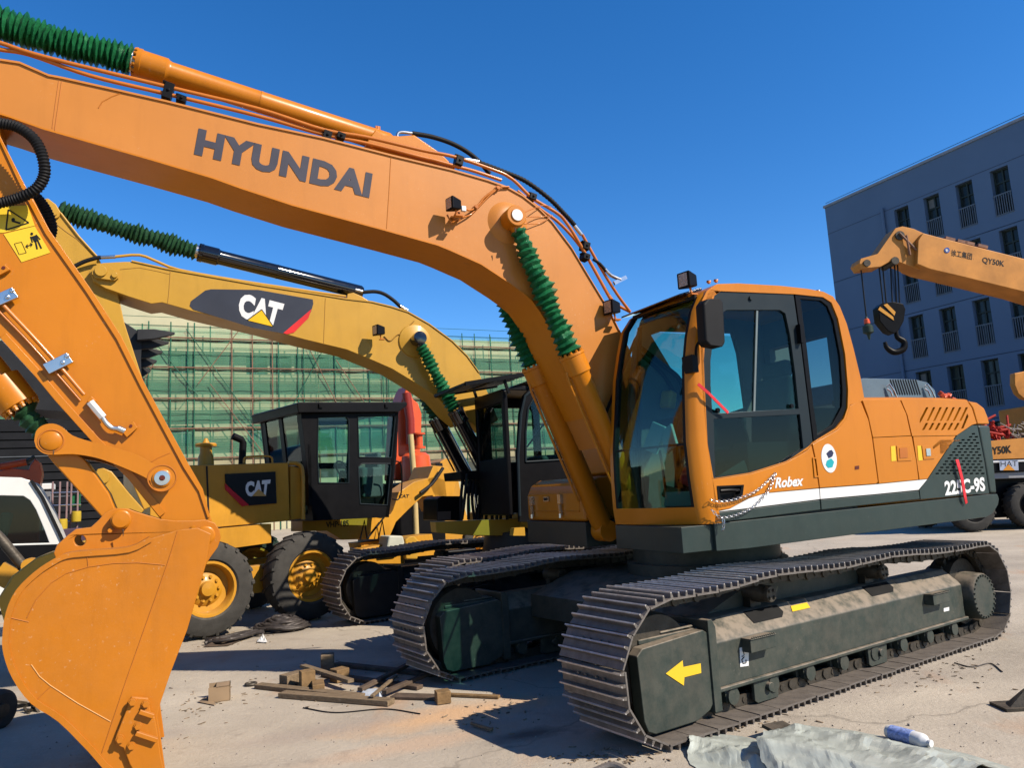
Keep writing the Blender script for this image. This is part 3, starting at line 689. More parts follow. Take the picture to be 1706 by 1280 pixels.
# visor
mb = M(); a = [fpt(9, 0.16), fpt(9, 0.93)]
mb.add([Vector((0.02, 0.14, 3.005)), Vector((0.0, 0.92, 3.005)), Vector((0.24, 0.92, 3.06)), Vector((0.24, 0.14, 3.06)), Vector((0.02, 0.14, 3.02)), Vector((0.0, 0.92, 3.02)), Vector((0.24, 0.92, 3.085)), Vector((0.24, 0.14, 3.085))],
       [(0, 1, 2, 3), (7, 6, 5, 4), (0, 4, 5, 1), (1, 5, 6, 2), (3, 7, 4, 0)]); mb.build('sun_visor', BLACKGLOSS, HY, HF, bev=0.006)
# interior
mb = M(); mb.cbox((0.95, 0.5, 1.78), (0.5, 0.5, 0.14)); mb.cbox((1.22, 0.5, 2.12), (0.13, 0.46, 0.62), (0, 0.14, 0)); mb.cbox((1.30, 0.5, 2.5), (0.1, 0.3, 0.16), (0, 0.1, 0)); mb.cbox((0.95, 0.5, 1.55), (0.4, 0.36, 0.34))
mb.build('operator_seat', SEAT, HY, HF, bev=0.04, seg=3)
for y in (0.18, 0.80):
    mb = M(); mb.cbox((0.78, y, 1.70), (0.55, 0.16, 0.32)); mb.cyl((0.6, y, 1.86), (0.56, y, 2.02), 0.014, 8); mb.lathe((0.56, y, 2.0), (0.55, y, 3), [(0, 0.02), (0.03, 0.03), (0.08, 0.028), (0.11, 0.01)], 12)
    mb.build('console', SEAT, HY, HF, bev=0.03)
mb = M(); mb.bar((0.16, 0.5, 1.36), (0.25, 0.5, 1.9), 0.18, 0.07); mb.cbox((0.22, 0.72, 2.02), (0.05, 0.24, 0.18), (0, 0.3, 0)); mb.cyl((0.14, 0.66, 1.34), (0.10, 0.66, 1.85), 0.012, 8); mb.cyl((0.14, 0.42, 1.34), (0.10, 0.42, 1.85), 0.012, 8)
mb.build('pedal_column', BLACK, HY, HF, bev=0.01)
mb = M(); mb.cbox((0.12, 0.3, 1.62), (0.10, 0.22, 0.16), (0.2, 0.4, 0)); mb.build('red_bundle', RED, HY, HF, bev=0.04, seg=3)
mb = M(); mb.cbox((0.06, 0.66, 1.95), (0.03, 0.16, 0.24), (0.4, 0.2, 0.2)); mb.cbox((0.08, 0.50, 1.93), (0.03, 0.15, 0.2), (-0.5, 0.2, 0)); mb.build('paper_bag', mat('bluish_paper', (0.35, 0.5, 0.55), 0.6), HY, HF, bev=0.01)
mb = M(); mb.cbox((0.35, 0.12, 1.58), (0.34, 0.02, 0.18), (0.1, -0.4, 0)); mb.cbox((0.10, 0.45, 1.45), (0.04, 0.3, 0.12), (0, 0.3, 0.2)); mb.build('folded_sheet', mat('pale_green_sheet', (0.22, 0.34, 0.30), 0.6), HY, HF, bev=0.01)
mb = M(); mb.tube(smooth([(0.1, .84, 2.75), (0.28, .80, 2.6), (0.46, .78, 2.45), (0.52, .80, 2.2)]), 0.022, 8); mb.tube(smooth([(0.1, .84, 2.68), (0.3, .82, 2.52), (0.44, .80, 2.3)]), 0.018, 8); mb.build('curtain_rail', BLACK, HY, HF)
mb = M(); mb.cbox((0.32, 0.78, 2.28), (0.10, 0.12, 0.16), (0.1, 0.2, 0.3)); mb.build('hanging_cover', YELLOW_G, HY, HF, bev=0.03, seg=3)
mb = M(); mb.cbox((0.14, 0.60, 1.5), (0.05, 0.2, 0.1), (0.2, 0.5, 0.1)); mb.cbox((0.2, 0.35, 1.42), (0.14, 0.24, 0.06), (0.1, 0.1, 0.4)); mb.cbox((0.12, 0.2, 1.78), (0.05, 0.1, 0.1), (0.5, 0.4, 0.1)); mb.build('folded_cloth', mat('olive_cloth', (0.14, 0.16, 0.07), 0.8), HY, HF, bev=0.02)
# mirror
mb = M(); mb.prism(hz([(1166, 508), (1172, 500), (1196, 499), (1200, 506), (1203, 572), (1199, 580), (1176, 577), (1170, 570)], -0.16), -0.20, -0.10); mir = mb.build('mirror', RUBBER, HY, HF, bev=0.02, seg=3)
mb = M(); mb.tube(smooth([hp(1183, 572, -0.14), hp(1166, 570, -0.12), hp(1160, 580, -0.06), hp(1160, 600, -0.02)]), 0.011, 8); c = hp(1157, 608, 0.02); mb.cbox(c + Vector((-0.04, 0.0, 0)), (0.05, 0.12, 0.13)); mb.build('mirror_arm', BLACK, mir, HF)
# ribbon
mb = M(); pp = [hp(1163, 640, -0.03), hp(1180, 655, -0.05), hp(1197, 672, -0.04), hp(1213, 688, -0.03)]
for a, b in zip(pp, pp[1:]): mb.bar(a, b, 0.006, 0.022)
mb.build('ribbon', RED, HY, HF)
mb = M(); pp = [hp(1594, 766, -0.02), hp(1598, 780, -0.03), hp(1603, 800, -0.025), hp(1608, 830, -0.03), hp(1610, 839, -0.02)]
for i, (a, b) in enumerate(zip(pp, pp[1:])): mb.bar(a, b, 0.006, 0.04 - 0.003 * i, up=(1, 0, 0.2))
mb.build('ribbon', RED, HY, HF)
# chain on the door
def chain(pts, n, m, parent, r=0.0095):
    P = smooth(pts, 10); L = [0]
    for a, b in zip(P, P[1:]): L.append(L[-1] + (b - a).length)
    mb = M()
    for k in range(n):
        t = L[-1] * (k + .5) / n; i = max(j for j in range(len(L)) if L[j] <= t); i = min(i, len(P) - 2)
        d = (P[i + 1] - P[i]).normalized(); c = P[i] + d * (t - L[i]); ax = Vector((0, 1, 0.15)) if k % 2 else d.cross(Vector((0, 1, 0.15)))
        ax = ax - d * ax.dot(d)
        mb.torus(c, ax, r, 0.0024, 14, 6, sx=1.0 + 0.55, other=d)
    return mb.build('lock_chain', m, parent, HF)
chain([hp(1183, 833, -0.02), hp(1200, 836, -0.03), hp(1225, 832, -0.03), hp(1260, 818, -0.03), hp(1292, 789, -0.01)], 32, CHROME, HY)
chain([hp(1292, 789, -0.01), hp(1280, 818, -0.03), hp(1250, 848, -0.03), hp(1205, 863, -0.04), hp(1185, 850, -0.03)], 35, CHROME, HY)
chain([hp(1203, 862, -0.04), hp(1206, 872, -0.045), hp(1204, 884, -0.045)], 5, CHROME, HY)
# cab lamps
def lamp(fr, px_, d, name, par, az=0.5, s=0.1, body=BLACK):
    c = fr.px(*px_, d); R = Matrix.Translation(c) @ Matrix.Rotation(az, 4, 'Z')
    mb = M()
    vs = [R @ Vector(v) for v in ((-s * .5, -s * .5, -s * .52), (-s * .5, s * .5, -s * .52), (-s * .5, s * .5, s * .52), (-s * .5, -s * .5, s * .52), (s * .45, -s * .32, -s * .36), (s * .45, s * .32, -s * .36), (s * .45, s * .32, s * .36), (s * .45, -s * .32, s * .36))]
    mb.add(vs, [(0, 3, 2, 1), (4, 5, 6, 7), (0, 1, 5, 4), (1, 2, 6, 5), (2, 3, 7, 6), (3, 0, 4, 7)])
    o = mb.build(name, body, par, fr, bev=0.01)
    mb = M(); mb.add([R @ Vector(v) for v in ((-s * .5 - .003, -s * .33, -s * .4), (-s * .5 - .003, s * .33, -s * .4), (-s * .5 - .003, s * .33, s * .4), (-s * .5 - .003, -s * .33, s * .4))], [(0, 3, 2, 1)])
    mb.build('lens', LENS, o, fr)
    mb = M(); mb.cyl(c + Vector((0.01, 0, -s * .4)), c + Vector((0.02, 0, -s * .85)), 0.009, 8); mb.cbox(c + Vector((0.03, 0, -s * .85)), (0.06, 0.05, 0.012)); mb.build('lamp_bracket', ORANGE_P, o, fr)
    return o
lamp(HF, (1147, 468), 0.10, 'work_lamp', HY, 0.2, 0.125)
lamp(HF, (1021, 513), 0.98, 'work_lamp', HY, 0.2, 0.125)
# roof fittings
for q, d in (((1180, 466), .05), ((1192, 464), .05), ((1362, 482), .05)): mb = M(); c = hp(*q, d); c = c - Vector((0, 0, 0.02)); mb.cbox(c, (0.03, 0.02, 0.016), (0.2, 0.3, 0.4)); mb.cyl(c, c + Vector((0.02, 0, 0.01)), 0.007, 8); mb.build('roof_fitting', ORANGE_P, HY, HF)
mb = M(); mb.tube([hp(997, 726, 0.99), hp(1005, 700, 1.0), hp(1058, 566, 1.0), hp(1062, 560, 0.99)], 0.014, 8); mb.build('hand_rail', BLACK, HY, HF)
# orange covers right of the boom
q = -0.02
mb = M(); zt = 1.675; zb = 1.268
mb.prism([(q, zb), (q + 0.9, zb), (q + 0.9, zt + 0.02), (q + 0.16, zt), (q + 0.05, zt - 0.05), (q, zt - 0.16)], 1.72, BW); tbx = mb.build('tool_box', ORANGE, HY, HF, bev=0.03, seg=3)
mb = M(); mb.box(q - 0.012, q, 1.80, BW - 0.06, zb + 0.09, zb + 0.10); mb.box(q - 0.004, q, 1.80, BW - 0.06, zb + 0.10, zt - 0.14); mb.build('box_lid', ORANGE, tbx, HF, bev=0.004)
for x, y in ((886, 835), (933, 832)):
    a = HF.pxs(x, y, q - 0.02); mb = M(); mb.cbox(a, (0.03, 0.06, 0.09)); mb.bar(a + Vector((-.01, 0, -.05)), a + Vector((0, 0, -.16)), 0.03, 0.02); mb.cyl(a + Vector((-.01, 0, -.14)), a + Vector((-.01, 0, -.18)), 0.012, 8); mb.build('toggle_latch', CHROME, tbx, HF)
a = HF.pxs(910, 832, q - 0.015); mb = M(); mb.cbox(a, (0.012, 0.11, 0.05)); mb.build('lock_plate', CHROME, tbx, HF)
mb = M(); mb.cbox(a + Vector((-.008, 0, 0)), (0.006, 0.07, 0.025)); mb.build('lock_slot', INK, tbx, HF)
mb = M(); mb.box(0.34, 0.95, 1.72, 2.5, 1.69, 2.05); mb.box(0.30, 0.34, 1.76, 2.46, 1.70, 1.99); mb.build('tank_cover', ORANGE, HY, HF, bev=0.03, seg=3)
# ---- boom
D = BD0
top = [(-190, 118), (-90, 100), (0, 102), (33, 107), (81, 128), (103, 132), (202, 154), (277, 171), (430, 209), (539, 232), (652, 261), (753, 285), (812, 302), (845, 314), (870, 328), (897, 349), (919, 371), (952, 415), (977, 457), (1015, 520), (1050, 590), (1075, 660), (1085, 720)]
bot = [(1010, 745), (986, 692), (967, 652), (952, 622), (926, 570), (915, 545), (900, 520), (886, 500), (870, 486), (851, 472), (801, 439), (750, 416), (728, 407), (639, 382), (488, 341), (400, 312), (353, 295), (252, 265), (161, 239), (71, 213), (18, 194), (-40, 176), (-150, 180), (-200, 150)]
ol = hz(top + bot, D)
mb = M(); mb.prism(ol, D, BD1); boom = mb.build('boom', ORANGE_GLARE, HY, HF)
# side plate edges (cover plates stand proud)
mb = M(); tp = [hp(*q, D) for q in top[2:-2]]
vs = []
for p in tp: vs += [p + Vector((0, -0.012, 0.0)), p + Vector((0, -0.012, 0.014)), p + Vector((0, 0.46, 0.014)), p + Vector((0, 0.46, 0.001))]
fs = [(i * 4 + j, i * 4 + (j + 1) % 4, (i + 1) * 4 + (j + 1) % 4, (i + 1) * 4 + j) for i in range(len(tp) - 1) for j in range(4)]
mb.add(vs, fs); mb.build('top_plate', ORANGE_GLARE, boom, HF)
mb = M(); tp = [hp(*q, D) for q in bot[1:-2]]; vs = []
for p in tp: vs += [p + Vector((0, -0.008, 0.0)), p + Vector((0, -0.008, -0.012)), p + Vector((0, 0.458, -0.012)), p + Vector((0, 0.458, 0))]
fs = [(i * 4 + j, i * 4 + (j + 1) % 4, (i + 1) * 4 + (j + 1) % 4, (i + 1) * 4 + j) for i in range(len(tp) - 1) for j in range(4)]
mb.add(vs, fs); mb.build('bottom_plate', ORANGE, boom, HF)
WELD = mat('weld_paint', (0.5, 0.16, 0.02), 0.5, var=0.1)
def seam(name, pts, d, r, m, par, fr=HF):
    mb = M(); mb.tube([fr.px(*q, d) for q in pts], r, 6); return mb.build(name, m, par, fr)
seam('weld_seam', [(103, 134), (97, 175), (91, 217)], D, 0.003, WELD, boom); seam('weld_seam', [(98, 134), (92, 175), (87, 214)], D, 0.003, WELD, boom)
seam('weld_seam', [(651, 263), (648, 320), (644, 381)], D, 0.003, WELD, boom)
seam('weld_seam', [(202, 155), (186, 161), (170, 170), (164, 180)], D, 0.004, WELD, boom)
SCRATCH = mat('scratched_paint', (0.72, 0.34, 0.10), 0.5)
# lettering
LT = [('HYUNDAI', (323, 256), (616, 329), (331, 212), (621, 287))]
text_on(HF, 'HYUNDAI', (323, 257), (615, 330), (331, 213), D - 0.004, 'lettering', GREYL, boom, 0.055, p11=(621, 289), sp=1.12)
# pipes
def pipe(name, pts, d, r, m, par, k=4, fr=HF, n=10):
    mb = M(); mb.tube(smooth([fr.px(*q, d) if len(q) == 2 else fr.px(q[0], q[1], q[2]) for q in pts], k), r, n); return mb.build(name, m, par, fr)
pipe('hydraulic_pipe', [(-40, 62), (0, 71), (76, 95), (277, 144), (430, 181), (539, 216), (609, 228), (702, 250), (760, 262), (830, 286), (848, 295), (861, 305), (887, 330), (925, 353), (942, 369), (968, 410), (1015, 495), (1022, 505)], 1.10, 0.0145, ORANGE_P, boom, 5)
pipe('hydraulic_pipe', [(-40, 72), (0, 82), (50, 91), (151, 126), (272, 155), (430, 193), (539, 224), (609, 238), (702, 262), (720, 266), (756, 276), (790, 285), (835, 300)], 1.12, 0.0145, ORANGE_P, boom, 5)
pipe('hydraulic_pipe', [(862, 318), (905, 352), (930, 370), (960, 402), (985, 440), (1020, 500), (1050, 520)], 1.30, 0.0145, ORANGE_P, boom, 5)
pipe('hydraulic_pipe', [(970, 391), (1000, 445), (1028, 490), (1050, 520)], 1.22, 0.014, ORANGE_P, boom)
for x, y, r in ((280, 152, 18), (302, 165, 7), (545, 226, 10), (568, 227, 7), (765, 268, 12), (887, 328, 8), (976, 410, 10), (976, 428, 8)):
    c = hp(x, y, 1.10); mb = M(); mb.cbox(c + Vector((0, 0.02, 0)), (0.062, 0.09, 0.0048 * r * 1.4), (0, 0.25, 0)); mb.cbox(c + Vector((0, 0.02, 0.0048 * r * 0.75)), (0.07, 0.06, 0.012), (0, 0.25, 0))
    bolt(mb, c + Vector((0, -0.025, 0)), (0, -1, 0), 0.009, 0.012); mb.build('pipe_clamp', BLACK, boom, HF, bev=0.003)
pipe('hydraulic_hose', [(687, 222), (720, 228), (753, 239), (780, 254), (800, 271), (816, 290)], 1.22, 0.02, RUBBER, boom, 6, n=14)
hz_p = [hp(*q, 1.14) for q in ((796, 270), (839, 286), (876, 302), (914, 330), (939, 355), (958, 376))]
mb = M(); P = smooth(hz_p, 14); mb.tube(P, 0.02, 12, rf=lambda i: 0.022 if i % 2 else 0.018); mb.build('hydraulic_hose', RUBBER, boom, HF)
pipe('hose_fitting', [(663, 232), (662, 224), (668, 220), (687, 222)], 1.22, 0.013, CHROME, boom)
pipe('hose_fitting', [(775, 266), (797, 270)], 1.14, 0.021, CHROME, boom, 2); pipe('hose_fitting', [(957, 376), (969, 391)], 1.14, 0.019, CHROME, boom, 2)
pipe('hose_fitting', [(1008, 448), (1018, 459), (1034, 466)], 1.2, 0.016, CHROME, boom, 2); pipe('hydraulic_hose', [(988, 432), (1000, 440), (1010, 452)], 1.2, 0.014, RUBBER, boom, 2)
mb = M(); mb.bar(hp(1023, 472, 1.2), hp(1043, 462, 1.2), 0.02, 0.035); mb.build('hose_fitting', CHROME, boom, HF)
# work lamp on the boom side
lamp(HF, (757, 341), 0.92, 'work_lamp', boom, 0.25, 0.105)
mb = M(); c = hp(757, 366, D); mb.cbox(c + Vector((0.0, -0.03, 0)), (0.07, 0.07, 0.015), (0.4, 0.3, 0)); mb.cyl(c, c + Vector((0, -0.08, 0.03)), 0.02, 10); mb.tube([hp(745, 358, 1.0), hp(752, 372, 0.99), hp(768, 360, 0.98)], 0.008, 6); mb.build('lamp_mount', ORANGE_P, boom, HF)
mb = M(); c = hp(772, 348, 0.93); mb.cbox(c, (0.04, 0.03, 0.045)); mb.build('cable_plug', WHITE, boom, HF, bev=0.006)
pipe('lamp_cable', [(772, 348, .95), (785, 350, 1.02), (798, 340, 1.035), (808, 328, 1.035), (830, 313, 1.03), (848, 311, 1.03)], 1.03, 0.008, ORANGE_P, boom)
pipe('lamp_cable', [(770, 362, 1.0), (783, 358, 1.03), (797, 345, 1.035), (815, 326, 1.03), (828, 315, 1.03)], 1.03, 0.007, ORANGE_P, boom)
for q in ((792, 346), (828, 314)): mb = M(); bolt(mb, hp(*q, 1.04), (0, -1, 0), 0.016, 0.03); mb.build('cable_clip', ORANGE_P, boom, HF)
# grease lines
for pts in ([(873, 354, .93), (890, 347, .99), (905, 342, 1.03), (918, 345, 1.04)], [(873, 362, .95), (895, 361, 1.03), (915, 360, 1.035)], [(870, 372, .97), (893, 373, 1.03), (908, 368, 1.035), (920, 358, 1.04)]):
    pipe('grease_line', pts, 1.0, 0.0038, ORANGE_P, boom)
# cylinder boss and pin
c = hp(826, 365, D)
pin = hp(862, 358, 0.86); base = Vector((pin.x, D, pin.z))
mb = M(); mb.lathe(base + Vector((0, 0.02, 0)), base + Vector((0, -1, 0)), [(0, 0.19), (0.018, 0.186), (0.034, 0.155), (0.05, 0.125), (0.055, 0.10), (0.06, 0.07)], 40)
mb.build('pin_boss', ORANGE_GLARE, boom, HF)
mb = M(); mb.lathe(base, base + Vector((0, -1, 0)), [(0, 0.062), (0.04, 0.062), (0.04, 0.085), (0.175, 0.088), (0.18, 0.082), (0.18, 0.055), (0.19, 0.05), (0.19, 0.0)], 32); mb.build('cylinder_rod_eye', ORANGE, boom, HF)
mb = M(); e = base + Vector((0, -0.186, 0)); mb.lathe(e, e + Vector((0, -1, 0)), [(0, 0.05), (0.006, 0.048), (0.008, 0.0)], 28); mb.build('pin_cap', WHITE, boom, HF)
# boom cylinders
def boom_cyl(fr, root, d, pinp, basep, r, Mc, Mg, headpx, b0px, name='boom_cylinder', pl=17, br0=0.062, br1=0.088, dep=0.33):
    A = fr.px(*pinp, d) if len(pinp) == 2 else Vector((pinp[0], d, pinp[2])); B = fr.px(*basep, d) if len(basep) == 2 else Vector((basep[0], d, basep[2]))
    H_ = fr.px(*headpx, d); ax = (B - A).normalized(); th = (H_ - A).dot(ax); L = (B - A).length
    mb = M(); Hd = A + ax * th
    mb.lathe(Hd, B, [(0, r * 0.6), (0, r * 1.28), (0.02, r * 1.3), (0.025, r * 1.22), (0.17, r * 1.22), (0.172, r * 1.12), (0.19, r * 1.0), (L - th - 0.08, r), (L - th - 0.02, r * 0.8), (L - th + 0.02, r * 0.75)], 28)
    mb.cyl(B + Vector((0, -r * 0.9, 0)), B + Vector((0, r * 0.9, 0)), r * 1.0, 20)
    o = mb.build(name, Mc, root, fr)
    mb = M()
    a = ax.cross(Vector((0, 1, 0))).normalized(); b_ = ax.cross(a)
    for i in range(12):
        t = 2 * pi * i / 12; bolt(mb, Hd + (a * cos(t) + b_ * sin(t)) * r * 1.1, -ax, 0.011, 0.018)
    mb.build('head_bolts', Mc, o, fr)
    mb = M(); bellows(mb, [A + ax * b0px, Hd - ax * 0.015], br0, br1, pl, depth=dep); mb.build('rod_boot', Mg, o, fr)
    mb = M(); mb.cyl(A + ax * (b0px - 0.09), A + ax * (b0px + 0.03), br0 * 0.72, 14); mb.build('rod_end', Mc, o, fr)
    mb = M(); p = Hd + ax * 0.1 - Vector((0, 0, 0)); off = Vector((r * 0.9, -r * 0.75, 0)) if True else 0
    q0 = Hd + ax * 0.12 + a * (-r * 1.2); q1 = Hd + ax * 0.2 + a * (-r * 1.35); q2 = B - ax * 0.35 + a * (-r * 1.35)
    mb.tube([q0, q1, q2], 0.012, 8); mb.build('cylinder_pipe', Mc, o, fr)
    return o
PIN3 = (base.x, 0, base.z); BASE3 = (0.107, 0, 1.18)
boom_cyl(HF, HY, 0.945, PIN3, BASE3, 0.088, ORANGE, GREEN, (957, 588), 0.10, pl=20, br0=0.078, br1=0.108)
boom_cyl(HF, HY, 1.60, PIN3, BASE3, 0.095, ORANGE, GREEN, (886, 612), 0.10, pl=20, br0=0.085, br1=0.12)
# arm cylinder on top of the boom
def arm_cyl(fr, root, d, p_end, p_head, p_base, r, Mc, Mg, npl, br0, br1, dep=0.4, hexhead=True):
    A = fr.px(*p_end, d); Hd = fr.px(*p_head, d); B = fr.px(*p_base, d); ax = (B - Hd).normalized(); L = (B - Hd).length
    mb = M(); mb.lathe(Hd, B, [(0, r * 0.6), (0, r * 1.25), (0.03, r * 1.28), (0.035, r * 1.2), (0.2, r * 1.2), (0.21, r * 1.08), (0.23, r), (L * 0.45, r), (L * 0.45, r * 1.03), (L * 0.455, r * 1.03), (L * 0.46, r), (L - 0.03, r), (L, r * 0.8)], 32)
    o = mb.build('arm_cylinder', Mc, root, fr); mb = M()
    a = ax.cross(Vector((0, 1, 0))).normalized(); b_ = ax.cross(a)
    for i in range(14): t = 2 * pi * i / 14; bolt(mb, Hd + (a * cos(t) + b_ * sin(t)) * r * 1.1, -ax, 0.012, 0.02)
    mb.build('head_bolts', Mc, o, fr)
    mb = M(); mb.cyl(A, Hd, r * 0.45, 16); mb.build('piston_rod', CHROME, o, fr)
    mb = M(); bellows(mb, [A, A.lerp(Hd, 0.5) + Vector((0, 0, 0.01)), Hd - ax * 0.03], br0, br1, npl, depth=dep, jit=0.15); mb.build('rod_boot', Mg, o, fr)
    mb = M(); mb.cyl(Hd - ax * 0.05, Hd - ax * 0.02, r * 0.95, 20); mb.build('boot_clamp', CHROME, o, fr)
    return o
arm_cyl(HF, HY, BC, (-170, -8), (227, 104), (652, 240), 0.082, ORANGE, GREEN, 40, 0.118, 0.112, 0.30)
mb = M(); mb.prism(hz([(610, 238), (626, 215), (640, 224), (665, 226), (690, 224), (735, 255), (760, 280), (640, 262)], BC - 0.12), BC - 0.12, BC + 0.12); mb.build('cylinder_bracket', ORANGE, boom, HF, bev=0.01)
mb = M(); c = hp(629, 214, BC); mb.cyl(c + Vector((0, 0, -0.04)), c + Vector((0, 0, 0.015)), 0.018, 10); mb.cbox(c, (0.04, 0.03, 0.03)); mb.build('grease_fitting', ORANGE_P, boom, HF)

# ---- arm
AD0, AD1 = 1.10, 1.45
arm_ol = [(-90, 60), (-20, 90), (0, 226), (43, 311), (54, 328), (83, 384), (151, 481), (202, 560), (242, 641), (315, 775), (338, 815), (343, 838), (353, 868), (350, 895), (300, 905), (268, 866), (214, 799), (152, 735), (91, 667), (53, 621), (0, 563), (-60, 500), (-130, 380), (-120, 150)]
mb = M(); mb.prism(hz(arm_ol, AD0), AD0, AD1); arm = mb.build('arm', ORANGE, HY, HF, bev=0.008)
def ribbonplate(name, pts, wpx, d0, d1, par, m=ORANGE):
    """narrow proud plate along an edge"""
    mb = M(); a = [q for q in pts]; b = [(x + wx, y + wy) for (x, y), (wx, wy) in zip(pts, wpx)]
    mb.prism(hz(a + b[::-1], d0), d0, d1); return mb.build(name, m, par, HF, bev=0.003)
e = [(0, 226), (43, 311), (83, 384), (151, 481), (202, 560), (242, 641), (315, 775), (338, 815), (350, 862)]
ribbonplate('edge_plate', e, [(-4, 2), (-7, 4), (-8, 5), (-8, 5), (-8, 5), (-8, 4), (-9, 5), (-7, 4), (-4, 2)], AD0 - 0.014, AD1 + 0.014, arm)
e2 = [(0, 563), (53, 621), (91, 667), (152, 735), (214, 799), (266, 862)]
ribbonplate('edge_plate', e2, [(10, -8)] * 6, AD0 - 0.02, AD1 + 0.02, arm)
seam('weld_seam', [(252, 770), (262, 764), (283, 755)], AD0, 0.003, WELD, arm)
# warning plate
decal(HF, [(-6, 345), (46, 342), (58, 376), (5, 388), (-6, 388)], AD0 - 0.002, 'warning_label', YDEC, arm)
decal(HF, [(6, 390), (58, 377), (84, 421), (36, 437)], AD0 - 0.002, 'warning_label', YDEC, arm)
def line(mb, fr, a, b, d, w=0.006): mb.bar(fr.px(*a, d), fr.px(*b, d), 0.0015, w, up=(0.01, 0, 1) if abs(fr.px(*a, d).z - fr.px(*b, d).z) < abs(fr.px(*a, d).x - fr.px(*b, d).x) else (1, 0, 0.01))
mb = M(); td = AD0 - 0.0055
for a, b in (((14, 349), (10, 383)), ((10, 383), (48, 371)), ((48, 371), (14, 349))): line(mb, HF, a, b, td, 0.008)
mb.prism(hz(circ(22, 366, 3.2, 10), td), td - 0.001, td + 0.001); line(mb, HF, (20, 368), (34, 372), td, 0.012)
mb.build('warning_symbol', INK, arm, HF)
mb = M(); td = AD0 - 0.006
mb.prism(hz(circ(53, 389.5, 2.4, 12), td), td - 0.001, td + 0.001)
line(mb, HF, (56, 393), (61, 402), td, 0.028); line(mb, HF, (59, 401), (62, 415), td, 0.009); line(mb, HF, (63, 401), (69, 414), td, 0.009)
line(mb, HF, (51, 394), (54, 404), td, 0.007); line(mb, HF, (60, 391), (67, 399), td, 0.007)
line(mb, HF, (43, 411), (54, 407), td, 0.006)
for a, b in (((43, 411), (46, 407)), ((43, 411), (47, 413)), ((54, 407), (50, 405)), ((54, 407), (51, 411))): line(mb, HF, a, b, td, 0.005)
for a, b in (((24, 406), (36, 403)), ((36, 403), (44, 421)), ((44, 421), (32, 424)), ((32, 424), (24, 406))): line(mb, HF, a, b, td, 0.0025)
mb.build('distance_symbol', INK, arm, HF)
# arm pipes and fittings
pipe('arm_pipe', [(-30, 465), (2, 505), (50, 556), (97, 608), (140, 658)], 1.06, 0.013, ORANGE_P, arm, 3)
pipe('arm_pipe', [(-30, 480), (-8, 512), (40, 562), (85, 612), (134, 668)], 1.075, 0.007, ORANGE_P, arm, 3)
for x, y in ((5, 497), (97, 606)):
    c = hp(x, y, 1.05); mb = M(); mb.cbox(c, (0.15, 0.035, 0.07), (0, -0.55, 0)); 
    for k in (0.028, 0.052): bolt(mb, c + Vector((k * 0.9 , -0.018, k * 0.5 + (0.02 if k > .04 else -.01))), (0, -1, 0), 0.011, 0.014)
    mb.build('pipe_clamp', CHROME, arm, HF, bev=0.008)
a = hp(150, 670, 1.05); b = hp(172, 696, 1.05); ax = (b - a).normalized(); mb = M(); mb.lathe(a, b, [(0, 0.018), (0.0, 0.026), ((b - a).length, 0.026), ((b - a).length, 0.018)], 6)
mb.build('pipe_nut', WHITE, arm, HF, bev=0.003)
pipe('pipe_elbow', [(168, 690), (176, 704), (186, 713), (200, 715), (207, 719)], 1.05, 0.017, CHROME, arm)
pipe('pipe_collar', [(196, 714), (208, 719)], 1.05, 0.022, CHROME, arm, 2)
for pts in ([(205, 722), (222, 702), (229, 713), (211, 729)], [(145, 668), (152, 660), (160, 668), (152, 676)], [(-5, 446), (8, 440), (17, 449), (-4, 460)]):
    mb = M(); mb.prism(hz(pts, 1.06), 1.06, AD0); mb.build('bracket', ORANGE, arm, HF, bev=0.003)
for q in ((218, 710), (6, 446)): mb = M(); c = hp(*q, 1.058); mb.cyl(c, c + Vector((0, -0.003, 0)), 0.01, 12); mb.build('bracket_hole', mat('dark_red_brown', (0.1, 0.02, 0.01)), arm, HF)
# hose loop near the arm top
mb = M(); P = smooth([hp(-30, 203, .95), hp(0, 205, .92), hp(30, 212, .9), hp(56, 231, .88), hp(70, 258, .88), hp(74, 290, .9), hp(60, 315, .93), hp(30, 330, .98), hp(0, 338, 1.0), hp(-40, 345, 1.02)], 12)
mb.tube(P, 0.03, 14, rf=lambda i: 0.036 if i % 2 else 0.029); mb.build('guarded_hose', RUBBER, HY, HF)
mb = M(); P = smooth([hp(50, 320, 1.56), hp(66, 336, 1.56), hp(78, 355, 1.56), hp(85, 380, 1.56), hp(80, 400, 1.56)], 10); mb.tube(P, 0.03, 12, rf=lambda i: 0.042 if i % 2 else 0.036); mb.build('guarded_hose', RUBBER, HY, HF)
# bucket cylinder
A = hp(-95, 515, 1.275); B = hp(33, 677, 1.275); ax = (B - A).normalized(); L = (B - A).length; mb = M()
mb.lathe(A, B, [(0, 0.09), (L - 0.2, 0.09), (L - 0.2, 0.118), (L - 0.004, 0.118), (L, 0.11), (L, 0.05)], 32); bc = mb.build('bucket_cylinder', ORANGE, HY, HF)
mb = M(); a_ = ax.cross(Vector((0, 1, 0))).normalized(); b_ = ax.cross(a_)
for i in range(14): t = 2 * pi * i / 14; bolt(mb, B + (a_ * cos(t) + b_ * sin(t)) * 0.098, ax, 0.013, 0.03)
mb.build('head_bolts', ORANGE, bc, HF)
E_ = hp(86, 736, 1.275)
mb = M(); bellows(mb, [B + ax * 0.02, B.lerp(E_, 0.5) + Vector((0.02, 0, -0.02)), E_], 0.085, 0.06, 5, 0.3); mb.build('rod_boot', GREEND, bc, HF)
